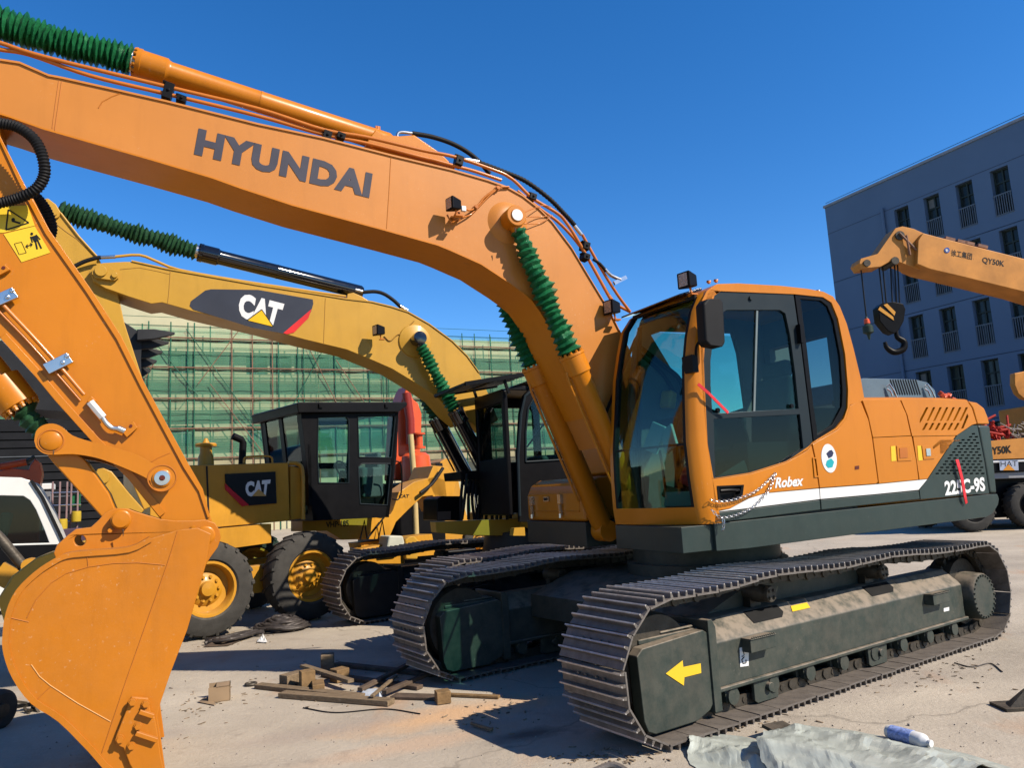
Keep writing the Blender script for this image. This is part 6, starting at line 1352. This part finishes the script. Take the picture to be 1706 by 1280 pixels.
# ================================================================== left side: van
q = on_ray(60, 800, 13); VF = Frame((q.x, q.y), 62); vp = VF.px
VAN = thing('van', VF.mat @ Matrix.Translation((-1.2, 0.9, 0)), 'white van with dark side windows parked behind the orange digging bucket', 'van')
VW = mat('white_van_paint', (0.8, 0.79, 0.74), 0.3, var=0.04, coat=0.5); 
def zcl(pts, z0): return [(x, max(z, z0)) for x, z in pts]
vo = [(-160, 800), (-100, 797), (0, 795), (35, 796), (50, 801), (58, 810), (69, 829), (84, 857), (103, 905), (120, 935), (125, 1010), (-160, 1030)]
vw = [(-70, 829), (0, 826), (39, 827), (50, 834), (60, 850), (75, 886), (82, 905), (-70, 909)]
mb = M(); mb.prism(VF.sz(vo, 0), 0, 0.06, [VF.sz(vw, 0)]); vb = mb.build('body_side', VW, VAN, VF, bev=0.015)
mb = M(); S_ = VF.sz(vo, 0); mb.prism(S_[:9] + [(S_[8][0] - .06, S_[8][1]), (S_[5][0] - .06, S_[5][1] - .05), (S_[0][0], S_[0][1] - .06)], 0.06, 1.7); mb.build('roof', VW, VAN, VF, bev=0.02)
mb = M(); mb.prism(VF.sz(vw, 0), 0.03, 0.035); mb.build('side_window', GL_DARK, VAN, VF)
mb = M(); mb.prism(VF.sz([(-160, 912), (0, 910), (104, 907), (115, 940), (20, 945), (-160, 960)], -0.004), -0.008, 0.0); mb.build('black_trim', BLACK, VAN, VF)
S2 = VF.sz(vo, 0); mb = M(); mb.bar((S2[6][0] + .015, -.01, S2[6][1]), (S2[8][0] + .03, -.01, S2[8][1]), .05, .05, up=(1, 0, 0)); mb.bar((S2[4][0] + .02, -.01, S2[4][1]), (S2[6][0] + .015, -.01, S2[6][1]), .05, .05, up=(1, 0, 0)); mb.build('windscreen_seal', RUBBER, VAN, VF)
mb = M(); mb.box(-2.6, S2[9][0] + 1.1, 0.02, 1.68, .35, S2[8][1] - .3); mb.build('lower_body', VW, VAN, VF, bev=0.06)
mb = M(); mb.cbox((S2[6][0] - .6, .5, 1.35), (.15, .5, .7), (0, .2, 0)); mb.build('front_seat', SEAT, VAN, VF, bev=0.05)
for x in (S2[9][0] + .2, -1.7): wheel(VF, VAN, x, .33, .05, .33, .2, 'wheel', BLACK)
# shed
q = on_ray(60, 800, 22); SF = Frame((q.x, q.y), 62); sp_ = SF.px
SH = thing('storage_shed', SF.mat, 'black slatted storage shed at the left behind the white van', 'shed')
SLAT = mat('black_slats', (0.006, 0.006, 0.007), 0.6, var=0.5, vscale=3)
a = sp_(-120, 697, 0); b = sp_(208, 697, 0); zt_ = a.z
mb = M(); mb.box(a.x, b.x, 0.1, 8, 0, min(a.z, b.z)); mb.build('shed_wall', SLAT, SH, SF)
mb = M()
k = int(min(a.z, b.z) / .24)
for i in range(k): mb.box(a.x, b.x, 0.0, 0.1, i * .24, i * .24 + .2)
mb.build('slats', SLAT, SH, SF)
for i in (3, 8, 13): mb = M(); mb.box(a.x, b.x, -0.03, 0.0, i * .24 + .2, i * .24 + .23); mb.build('grey_batten', mat('batten_grey', (0.1, 0.11, 0.12), .6), SH, SF)
# black toothed bucket on a dark loading machine
q = on_ray(150, 620, 13); KB = Frame((q.x, q.y), 60); kb = KB.px
LB = thing('excavator', KB.mat, 'black machine raising a toothed black bucket behind the orange arm at the left', 'excavator')
BK = mat('black_bucket_steel', (0.016, 0.016, 0.017), 0.5, var=0.3, bump=.1)
mb = M(); mb.prism(KB.sz([(-60, 590), (20, 560), (120, 520), (172, 512), (178, 518), (232, 553), (236, 575), (235, 600), (236, 640), (250, 662), (236, 690), (150, 690), (20, 680), (-60, 676)], 0), 0, 1.3); bk_ = mb.build('bucket', BK, LB, KB, bev=0.02)
for i in range(6):
    d = -0.1 + i * 0.28; tx, ty = (291 - 10 * i, 556 + 15.5 * i); bx, by = (232, 556 + 15.5 * i + 3)
    t_ = kb(tx, ty, d); b0 = kb(bx - 4, by, d); w1_ = .07
    hgt = abs(kb(bx, by - 9, d).z - kb(bx, by + 9, d).z) / 2
    m1 = b0.lerp(t_, .45)
    mb = M(); vs = [b0 + Vector((0, -w1_, -hgt)), b0 + Vector((0, w1_, -hgt)), b0 + Vector((0, w1_, hgt)), b0 + Vector((0, -w1_, hgt)), m1 + Vector((0, -w1_, -hgt * .9)), m1 + Vector((0, w1_, -hgt * .9)), m1 + Vector((0, w1_, hgt * .9)), m1 + Vector((0, -w1_, hgt * .9)), t_ + Vector((0, -.03, -.02)), t_ + Vector((0, .03, -.02)), t_ + Vector((0, .03, .02)), t_ + Vector((0, -.03, .02))]
    mb.add(vs, [(0, 3, 2, 1), (0, 1, 5, 4), (1, 2, 6, 5), (2, 3, 7, 6), (3, 0, 4, 7), (4, 5, 9, 8), (5, 6, 10, 9), (6, 7, 11, 10), (7, 4, 8, 11), (8, 9, 10, 11)]); mb.build('bucket_tooth', BK, bk_, KB, bev=.01)
mb = M(); pA_ = kb(-20, 640, .6); mb.bar(kb(60, 640, .6), pA_ + Vector((-1.5, 0, 1.0)), .5, .6); mb.bar(pA_ + Vector((-1.5, 0, 1.0)), pA_ + Vector((-3.6, 0, -1.6)), .5, .6); mb.build('boom', BK, LB, KB)
mb = M(); mb.box(pA_.x - 6, pA_.x - 3, -.6, 1.8, .6, 2.4); mb.box(pA_.x - 6.2, pA_.x - 2.8, -.8, -.3, 0, .8); mb.box(pA_.x - 6.2, pA_.x - 2.8, 1.5, 2.0, 0, .8); mb.build('machine_body', BK, LB, KB, bev=.05)
# red excavator behind the van
q = on_ray(40, 790, 15); XF = Frame((q.x, q.y), 62); xp = XF.px
RX = thing('excavator', XF.mat, 'small red excavator arm and bucket showing above the white van roof', 'excavator')
mb = M(); mb.prism(XF.sz([(0, 785), (15, 780), (48, 783), (50, 775), (58, 764), (66, 770), (70, 790), (66, 810), (64, 900), (50, 960), (0, 960), (-20, 800)], 0), 0, .5); mb.build('arm', RED_O, RX, XF, bev=.02)
mb = M(); mb.cyl(xp(0, 778, -.1), xp(44, 770, -.1), .07, 12); mb.build('bucket_cylinder', RED_O, RX, XF); mb = M(); mb.cyl(xp(44, 770, -.1), xp(58, 761, -.1), .04, 10); mb.build('piston_rod', DARKST, RX, XF)
mb = M(); c = xp(30, 960, 0); mb.box(c.x - 1.5, c.x + .6, -.4, 1.2, 0, .5); mb.build('track', RUBBER, RX, XF, bev=.05)
# racks and small clutter between van and bucket
q = on_ray(110, 850, 16); YF = Frame((q.x, q.y), 62); yp = YF.px
RK = thing('steel_rack', YF.mat, 'thin steel tube rack with green sheet between the van and the orange bucket link', 'rack')
for x in (88, 100, 112, 119, 130): mb = M(); a = yp(x, 803, 0); mb.cyl((a.x, 0, 0), a, .02, 6); mb.build('post', mat('pinkish_tube', (0.3, 0.2, 0.2), .5), RK, YF)
for y in (822, 843, 870): mb = M(); mb.cyl(yp(84, y, 0), yp(135, y - 2, 0), .018, 6); mb.build('rail', CHROME, RK, YF)
mb = M(); a = yp(120, 824, .05); b = yp(134, 845, .05); mb.box(a.x, b.x, .05, .08, b.z, a.z); mb.build('green_sheet', GREEN, RK, YF)
bx_ = M(); a = yp(64, 808, .3); b = yp(83, 868, .3); bx_.box(a.x, b.x, .3, .9, 0, a.z - .12); o = bx_.build('cabinet', mat('grey_cabinet', (.2, .21, .23), .6), None, YF, bev=.02); tag(o, 'tall grey cabinet just right of the white van windscreen', 'cabinet')
bx_ = M(); bx_.box(a.x - .1, b.x + .05, .25, .9, a.z - .11, a.z + .02); o = bx_.build('white_box', WHITE, None, YF, bev=.02); tag(o, 'white box resting on top of the tall grey cabinet', 'box')
for q_, r_, lab in (((103, 874), .10, 'yellow round drum beside the steel rack, nearest the van'), ((127, 860), .09, 'upright yellow drum at the rack end by the bucket link')):
    c = yp(*q_, -.1); mb = M(); mb.lathe((c.x, -.1, c.z - r_ * 1.4), (c.x, -.1, c.z + 1), [(0, r_ * .9), (.01, r_), (r_ * 1.2, r_ * 1.04), (r_ * 2.4, r_), (r_ * 2.5, r_ * .8)], 18); o = mb.build('drum', mat('lemon_paint', (.55, .38, .03), .5), None, YF); tag(o, lab, 'drum')
c = yp(115, 880, -.1); mb = M(); mb.box(c.x - .7, c.x + .5, -.5, .4, 0, yp(115, 881, -.1).z); o = mb.build('work_bench', mat('blue_brown_bench', (.08, .05, .08), .6), None, YF, bev=.02); tag(o, 'low dark bench carrying the yellow drums behind the bucket', 'bench')
# ================================================================== middle clutter
q = on_ray(690, 780, 15); OF = Frame((q.x, q.y), 60); op = OF.px
OM = thing('excavator', OF.mat, 'orange red machine with upright boom and drum behind the grader cab', 'excavator')
mb = M(); mb.prism(OF.sz([(657, 800), (662, 700), (668, 672), (676, 650), (682, 640), (688, 665), (697, 672), (703, 690), (702, 740), (696, 800)], 0), 0, .6); mb.build('boom', RED_O, OM, OF, bev=.03)
mb = M(); mb.tube([op(677, 655, -.15), op(683, 700, -.15), op(684, 740, -.15)], .09, 14); mb.build('boom_cylinder', mat('dark_red_paint', (.3, .03, .02), .4), OM, OF)
mb = M(); t_ = op(697, 722, -.2); b_ = op(698, 748, -.2); LL = (b_ - t_).length; mb.lathe(t_, b_, [(0, .1), (0, .13), (.03, .13), (.04, .08), (LL - .05, .08), (LL - .04, .13), (LL, .13)], 20); mb.build('column', RED_O, OM, OF)
mb = M(); a = op(693, 775, -.3); mb.lathe(a - Vector((.0, 0, .33)), a + Vector((0, 0, 1)), [(0, .22), (0, .29), (.25, .29), (.32, .29), (.5, .27), (.56, .2), (.58, 0)], 26); mb.build('drum', RED_O, OM, OF)
mb = M(); mb.box(a.x - .8, a.x + .6, -.1, 1.0, .5, a.z - .33); mb.box(a.x - .5, a.x + .45, -.6, -.1, .5, a.z - .33); mb.box(a.x - 1.2, a.x + 1.2, -.4, 1.2, 0, .5); mb.build('machine_body', BLACK, OM, OF, bev=.05)
mb = M(); mb.cyl(op(684, 724, -.6), op(690, 800, -.6), .055, 12); mb.cyl(op(690, 800, -.6), Vector((op(690, 800, -.6).x, -.6, .6)), .055, 12); mb.build('pale_post', mat('cream_paint', (.6, .45, .2), .5), OM, OF)
q = on_ray(745, 800, 16); ZF = Frame((q.x, q.y), 60); zp_ = ZF.px
YM = thing('wheel_loader', ZF.mat, 'yellow loader front and cylinders between the grader and the black cab', 'loader')
mb = M(); mb.prism(ZF.sz([(733, 770), (742, 764), (752, 766), (762, 790), (770, 830), (790, 900), (720, 905), (735, 830)], 0), 0, .8); mb.build('lift_arm', YELLOW_G, YM, ZF, bev=.02)
mb = M(); c = zp_(714, 786, -.3); mb.prism(ZF.sz([(707, 778), (712, 774), (722, 776), (724, 800), (708, 798)], -.3), -.3, 0, [ZF.sz(circ(714, 785, 3, 12), -.3)]); mb.build('lug', YELLOW_G, YM, ZF, bev=.01)
for x in (741, 750): mb = M(); mb.cyl(zp_(x - 3, 796, -.3), zp_(x, 830, -.3), .05, 12); mb.build('lift_cylinder', YELLOW_G, YM, ZF)
for i in range(5): mb = M(); mb.tube(smooth([zp_(727 + i * 2.2, 772, -.25), zp_(729 + i * 2.5, 800, -.3), zp_(734 + i * 2, 826, -.25)], 4), .018, 6); mb.build('hose', RUBBER, YM, ZF)
mb = M(); mb.prism(ZF.sz([(650, 905), (690, 885), (760, 885), (860, 890), (865, 925), (760, 930), (640, 935)], .2), .2, 1.5); mb.build('chassis', YELLOW_G, YM, ZF, bev=.03)
for x in (690, 800): mb = M(); c = zp_(x, 905, .1); wheel(ZF, YM, c.x, .5, -.1, .5, .3)
q = on_ray(680, 915, 12.2); DF = Frame((q.x, q.y), 58); dp = DF.px
DZ = thing('bulldozer', DF.mat, 'tan tracked dozer blade and pale guard lying low right of the grader wheels', 'bulldozer')
mb = M(); mb.prism(DF.sz([(676, 933), (675, 900), (682, 894), (692, 894), (699, 902), (699, 915), (696, 933)], 0), 0, .3); mb.build('end_guard', YELLOW, DZ, DF, bev=.03)
mb = M(); mb.prism(DF.sz([(600, 940), (600, 915), (650, 905), (672, 905), (675, 940)], .1), .1, .6); mb.build('blade', YELLOW_G, DZ, DF, bev=.02)
mb = M(); mb.prism(DF.sz([(640, 915), (644, 893), (668, 893), (672, 912)], 0), -.1, .3); mb.build('pale_cover', mat('pale_cover', (.55, .55, .45), .5), DZ, DF, bev=.03)
q = on_ray(700, 850, 21); PF = Frame((q.x, q.y), 60); pp_ = PF.px
PC = thing('parked_car', PF.mat, 'silver blue car glimpsed through the arch of the grader frame', 'car')
mb = M(); mb.prism(PF.sz([(640, 872), (645, 850), (690, 845), (702, 824), (720, 820), (760, 825), (775, 850), (778, 872)], 0), 0, 1.6, ); mb.build('body', mat('pale_blue_paint', (.3, .4, .5), .25, coat=.6), PC, PF, bev=.04)
mb = M(); mb.prism(PF.sz([(697, 844), (706, 828), (722, 825), (722, 844)], -.01), -.012, 0); mb.build('side_window', BLACKGLOSS, PC, PF)
for x in (660, 760): c = pp_(x, 872, 0); wheel(PF, PC, c.x, .32, -.02, .32, .2, 'wheel', CHROME)
# ================================================================== things on the ground
def gbar(name, a, b, w, h, m, lab, cat_, group=None, z0=0.0, z1=None, bev=0.004):
    A = gz(*a); B = gz(*b); z1 = z0 if z1 is None else z1
    A.z = z0 + h / 2 + .004; B.z = z1 + h / 2 + .004; mb = M(); mb.bar(A, B, w, h); o = mb.build(name, m, None, WORLD2, bev=bev); return tag(o, lab, cat_, group)
class _W: mat = Matrix.Identity(4)
WORLD2 = _W()
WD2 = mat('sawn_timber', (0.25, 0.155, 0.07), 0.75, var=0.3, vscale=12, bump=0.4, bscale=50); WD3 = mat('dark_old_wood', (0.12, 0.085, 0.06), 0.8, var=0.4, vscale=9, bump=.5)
G = 'loose planks and battens on the ground'
pl_ = [((430, 1147), (603, 1166), .09, .035, WOOD, 0, 'long weathered plank nearest the open box, left of the heap'),
       ((470, 1162), (652, 1176), .10, .04, WOOD, 0, 'front plank of the wood heap, closest to the camera'),
       ((505, 1125), (585, 1152), .06, .03, WOOD, .06, 'short grey batten leaning across the wood blocks'),
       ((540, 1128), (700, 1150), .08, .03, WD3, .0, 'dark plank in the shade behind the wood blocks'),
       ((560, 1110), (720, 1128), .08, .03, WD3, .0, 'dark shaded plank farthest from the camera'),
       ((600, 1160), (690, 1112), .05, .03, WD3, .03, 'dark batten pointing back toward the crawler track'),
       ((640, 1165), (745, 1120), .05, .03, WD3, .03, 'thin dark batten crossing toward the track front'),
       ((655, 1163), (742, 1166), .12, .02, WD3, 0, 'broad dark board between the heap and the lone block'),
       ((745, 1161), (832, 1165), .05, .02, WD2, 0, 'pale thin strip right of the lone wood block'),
       ((620, 1175), (660, 1140), .03, .02, WOOD, .05, 'short stick standing out of the white sheet')]
for a, b, w_, h_, m_, z_, lab in pl_: gbar('plank', a, b, w_, h_, m_, lab, 'plank', G, z_)
def gblock(q_, s, rz, m_, lab, name='wood_block', cat_='wood block', group='wood blocks', z=0, h=None):
    P = gz(*q_); h = h or s[2]; mb = M(); mb.cbox((P.x, P.y, z + h / 2 + .003), (s[0], s[1], h), (0, 0, rz)); o = mb.build(name, m_, None, WORLD2, bev=.006); return tag(o, lab, cat_, group)
gblock((512, 1148), (.12, .10, .15), .5, WD2, 'tall yellowish wood block at the left of the heap'); gblock((566, 1136), (.13, .12, .11), .8, WD2, 'square wood block behind the leaning batten')
gblock((546, 1120), (.12, .12, .16), .2, WOOD, 'grey wood block farthest back in the heap'); gblock((738, 1172), (.11, .11, .09), .3, WD2, 'lone small wood block at the right end of the planks')
gblock((488, 1142), (.2, .12, .1), .9, WOOD, 'low grey wood block at the left end of the heap'); gblock((530, 1152), (.1, .2, .07), .3, WD2, 'flat wood offcut in front of the tall block')
# sheet
def crumple(name, pts, m_, lab, cat_, amp=.04, n=10):
    P = [gz(*p) for p in pts]; mb = M(); vs = []
    for i in range(n + 1):
        for j in range(n + 1):
            u, v = i / n, j / n; p = P[0] * (1 - u) * (1 - v) + P[1] * u * (1 - v) + P[2] * u * v + P[3] * (1 - u) * v
            p.z = .008 + abs(random.gauss(0, amp)) * (1 if 0 < i < n and 0 < j < n else .15); vs.append(p)
    mb.add(vs, [(i * (n + 1) + j, (i + 1) * (n + 1) + j, (i + 1) * (n + 1) + j + 1, i * (n + 1) + j + 1) for i in range(n) for j in range(n)]); o = mb.build(name, m_, None, WORLD2); return tag(o, lab, cat_)
crumple('plastic_sheet', [(590, 1166), (640, 1170), (635, 1150), (598, 1152)], mat('white_plastic', (.5, .55, .62), .3), 'crumpled white plastic sheet among the planks', 'plastic sheet', .025, 7)
crumple('paper_scrap', [(428, 1072), (446, 1073), (443, 1067), (430, 1067)], WHITE, 'white paper scrap in front of the steel rope coil', 'paper', .03, 5)
crumple('cardboard_sheet', [(338, 1080), (380, 1078), (420, 1062), (390, 1060)], WD3, 'flat brown cardboard piece left of the rope coil', 'cardboard', .02, 5)
# open carton
P = gz(366, 1166); R = Matrix.Translation(P) @ Matrix.Rotation(.35, 4, 'Z'); CB = mat('carton_board', (.36, .25, .15), .8, var=.15)
mb = M(); s = .13
for b in ((-s, s, -.14, -.13, 0, .2), (-s, s, .13, .14, 0, .2), (s - .01, s, -.14, .14, 0, .2), (-s, s, -.14, .14, 0, .01), (-s * .3, s, -.14, .14, .19, .2)): 
    mb.box(b[0] * .65, b[1] * .65, b[2] * .65, b[3] * .65, b[4] * .6, b[5] * .6, R)
o = mb.build('carton', CB, None, WORLD2); tag(o, 'open brown carton lying alone on the concrete left of the planks', 'carton')
crumple('cardboard_flap', [(330, 1172), (360, 1178), (352, 1166), (338, 1166)], CB, 'torn carton flap just left of the open carton', 'cardboard', .015, 4)
# rope coil
c = gz(470, 1050); mb = M(); c.z = .03
for i in range(9):
    R = .34 - .028 * i; mb.tube(smooth([c + Vector((R * cos(t) * (1 + random.uniform(-.06, .06)), R * .9 * sin(t) * (1 + random.uniform(-.1, .1)), .02 + .012 * i + random.uniform(-.01, .02))) for t in [2 * pi * k / 12 + i for k in range(13)]], 4), .02, 8)
o = mb.build('rope_coil', ROPE, None, WORLD2); tag(o, 'coil of dark steel rope on the ground by the grader wheel', 'rope')
mb = M(); a = gz(355, 1072)
for i in range(7): mb.tube(smooth([gz(340 + random.uniform(0, 20), 1068 + random.uniform(-3, 5), .03), gz(375 + random.uniform(-8, 8), 1064 + random.uniform(-5, 4), .06), gz(410, 1056 + random.uniform(-4, 4), .05), gz(440, 1050 + random.uniform(-6, 6), .04)], 5), .02, 7)
o = mb.build('loose_rope', ROPE, None, WORLD2); tag(o, 'loose dark rope ends trailing left from the coil', 'rope')
# tyre fragment and scrap on the left
c = gz(-6, 1212); TT = thing('tyre', Matrix.Translation(c), 'small black tyre standing at the left frame edge beside the bucket', 'tyre')
mb = M(); mb.lathe((c.x - .2, c.y, .14), (c.x + 1, c.y - .25, .14), [(0, .07), (0, .12), (.02, .145), (.05, .15), (.25, .15), (.28, .145), (.3, .12), (.3, .07)], 30)
for i in range(16):
    t = 2 * pi * i / 16; mb.cbox((c.x - .2 + .15, c.y - .04, .14), (.001, .001, .001))
mb.build('tread_ring', TYRE, TT, WORLD2)
mb = M(); mb.cyl((c.x - .22, c.y, .14), (c.x + .11, c.y - .08, .14), .05, 14); mb.build('hub', DARKST, TT, WORLD2)
mb = M(); P = gz(58, 1185)
for i in range(12): a = P + Vector((random.gauss(0, .06), random.gauss(0, .05), random.uniform(.02, .14))); mb.bar(a, a + Vector((random.gauss(0, .07), random.gauss(0, .07), random.gauss(0, .05))), .02, .02)
mb.bar(P + Vector((-.2, 0, .04)), P + Vector((.1, .02, .06)), .03, .03); mb.cyl(P, P + Vector((0, 0, .13)), .03, 10); o = mb.build('scrap_metal', DARKST, None, WORLD2); tag(o, 'rusty scrap metal piece on the ground left of the bucket', 'scrap')
P = gz(1700, 1180); mb = M(); mb.add([P + Vector(v) for v in ((-.12, -.05, .0), (.25, -.08, 0), (.25, .1, 0), (-.08, .06, 0), (.03, -.03, .12), (.25, -.04, .2), (.25, .06, .2), (.04, .03, .1))], [(0, 1, 5, 4), (1, 2, 6, 5), (2, 3, 7, 6), (3, 0, 4, 7), (4, 5, 6, 7)]); mb.box(-.14, .25, -.08, .1, 0, .02, Matrix.Translation(P)); o = mb.build('scrap_plate', DARKST, None, WORLD2); tag(o, 'brown steel wedge at the right frame edge on the ground', 'scrap')
# pebbles and chips
mb = M()
for i in range(500):
    x, y = random.uniform(-10, 1700), random.uniform(1060, 1278); p = gz(x, y); s = random.uniform(.002, .009) * (1.6 if random.random() < .1 else 1)
    mb.cbox((p.x, p.y, s * .4), (s, s * random.uniform(.5, 1.2), s * .8), (random.random(), random.random(), random.random() * 3))
o = mb.build('pebbles', mat('grit', (.36, .31, .26), .9, var=.5, vscale=40), None, WORLD2); o['kind'] = 'stuff'; tag(o, 'scattered grit and small chips on the concrete', 'pebbles')
o = M().torus(gz(418, 1140, .015), (0, 0, 1), .045, .012, 16, 6).build('ring', DARKST, None, WORLD2); tag(o, 'small dark ring lying on the concrete behind the carton', 'ring')
mb = M(); mb.cyl(gz(785, 1206, .02), gz(820, 1217, .02), .012, 8); o = mb.build('stick', WOOD, None, WORLD2); tag(o, 'short pale stick at the edge of the near track shadow', 'stick')
mb = M()
for i in range(380):
    a_, b_ = random.choice((((560, 1140), (130, 26)), ((820, 1190), (60, 30)), ((1010, 1265), (90, 14)), ((400, 1066), (70, 10)), ((1250, 1205), (90, 12)), ((1560, 1120), (90, 25)), ((320, 1180), (60, 30))))
    p = gz(random.gauss(a_[0], b_[0] * .6), min(1285, random.gauss(a_[1], b_[1] * .6))); l = random.uniform(.008, .05); t = random.random() * 3
    mb.cbox((p.x, p.y, .004), (l, random.uniform(.004, .012), .005), (random.uniform(-.2, .2), random.uniform(-.2, .2), t))
o = mb.build('wood_chips', mat('chip_brown', (.28, .21, .14), .9, var=.6, vscale=30), None, WORLD2); o['kind'] = 'stuff'; tag(o, 'wood chips and splinters strewn on the concrete', 'wood chips')
for k, (pts, m_, lab) in enumerate((([(505, 1180), (560, 1188), (640, 1182), (700, 1190)], RUBBER, 'thin black wire lying on the concrete in front of the planks'), ([(1590, 1105), (1620, 1112), (1650, 1106), (1670, 1120)], ROPE, 'short twisted wire on the ground right of the near track'))):
    mb = M(); mb.tube(smooth([gz(*q, .006) for q in pts], 8), .0045, 6); o = mb.build('wire', m_, None, WORLD2); tag(o, lab, 'wire')
# tarpaulin
TARP = mat('pale_green_tarp', (0.46, 0.49, 0.43), 0.34, spec=.5, var=0.22, vscale=5, bump=0.25, bscale=14, spots=.15, spotcol=(.12, .13, .09), sscale=9, coat=.1)
def tarp(edge_far, ridge, z_r, near_drop, nu=150, nv=44, seed=1):
    rnd = random.Random(seed); mb = M(); vs = []
    F_ = smooth([gz(*p) for p in edge_far], 12); Rr = smooth([gz(p[0], p[1], z_r) for p in ridge], 12)
    import mathutils
    for i in range(nu + 1):
        u = i / nu; f = F_[int(u * (len(F_) - 1))]; r_ = Rr[int(u * (len(Rr) - 1))]
        for j in range(nv + 1):
            v = j / nv
            if v < .6: t = v / .6; p = f.lerp(r_, t); p.z = z_r * (1 - (1 - t) ** 2.2)
            else: t = (v - .6) / .4; p = r_ + Vector((near_drop[0] * t, near_drop[1] * t, 0)); p.z = z_r * (1 - t ** .9) 
            w_ = mathutils.noise.fractal(Vector((p.x * 4, p.y * 4, seed)), .9, 2.1, 5) ; w2 = mathutils.noise.ridged_multi_fractal(Vector((p.x * 3.2, p.y * 5, seed + 3)), 1, 2, 4, .9, 2)
            e = min(1, v * 6, (1 - v) * 8 + .1); p.z = max(.006, p.z + (w_ * .022 + (w2 - 1) * .016 - .03 * abs(sin(p.x * 4.5 + p.y * 3 + w_ * 1.5)) ) * e); p.x += w_ * .04; p.y += w2 * .012
            vs.append(p)
    mb.add(vs, [(i * (nv + 1) + j, (i + 1) * (nv + 1) + j, (i + 1) * (nv + 1) + j + 1, i * (nv + 1) + j + 1) for i in range(nu) for j in range(nv)]); return mb
o = tarp([(1290, 1222), (1320, 1214), (1400, 1218), (1500, 1236), (1620, 1262), (1700, 1290)], [(1262, 1226), (1300, 1234), (1380, 1248), (1440, 1262), (1500, 1277), (1560, 1296)], .16, (-.05, -.42), seed=2).build('tarpaulin', TARP, None, WORLD2); tag(o, 'large crumpled pale green tarpaulin on the ground in front of the track', 'tarpaulin')
o = tarp([(1150, 1232), (1190, 1226), (1240, 1232), (1270, 1240)], [(1148, 1238), (1180, 1240), (1230, 1252), (1275, 1268)], .07, (-.03, -.3), 70, 34, seed=5).build('tarpaulin', TARP, None, WORLD2); tag(o, 'smaller folded green tarpaulin corner at the foot of the near track', 'tarpaulin')
a = gz(1478, 1219, .045); b = gz(1552, 1240, .045); L_ = (b - a).length; mb = M(); mb.lathe(a, b, [(0, .02), (.004, .035), (.02, .04), (L_ * .45, .038), (L_ * .5, .043), (L_ * .8, .043), (L_ * .86, .038), (L_ * .93, .018), (L_ * .95, .017), (L_ * .95, .02), (L_, .02), (L_, 0)], 20)
o = mb.build('plastic_bottle', WHITE, None, WORLD2); tag(o, 'white and blue plastic bottle lying behind the tarpaulin', 'bottle')
ax = (b - a).normalized(); mb = M(); mb.lathe(a + ax * .03, b, [(0, .0405), (0, .0425), (L_ * .5, .0445), (L_ * .5, .0425)], 20); c_ = mb.build('bottle_label', mat('pale_blue_print', (.3, .4, .75), .4, var=.5, vscale=60), o, WORLD2)
mb = M(); mb.cbox(gz(1300, 1214, .05), (.2, .12, .02), (.2, .1, .6)); o = mb.build('steel_offcut', DARKST, None, WORLD2); tag(o, 'rusty steel offcut lying on the track shoes edge behind the tarpaulin', 'scrap')
mb = M(); mb.tube(smooth([gz(980, 1290, .02), gz(1020, 1276, .05), gz(1050, 1290, .03)], 6), .02, 8); o = mb.build('rusty_pipe_hoop', STEEL, None, WORLD2); tag(o, 'curved rusty pipe at the bottom edge below the near track', 'pipe')
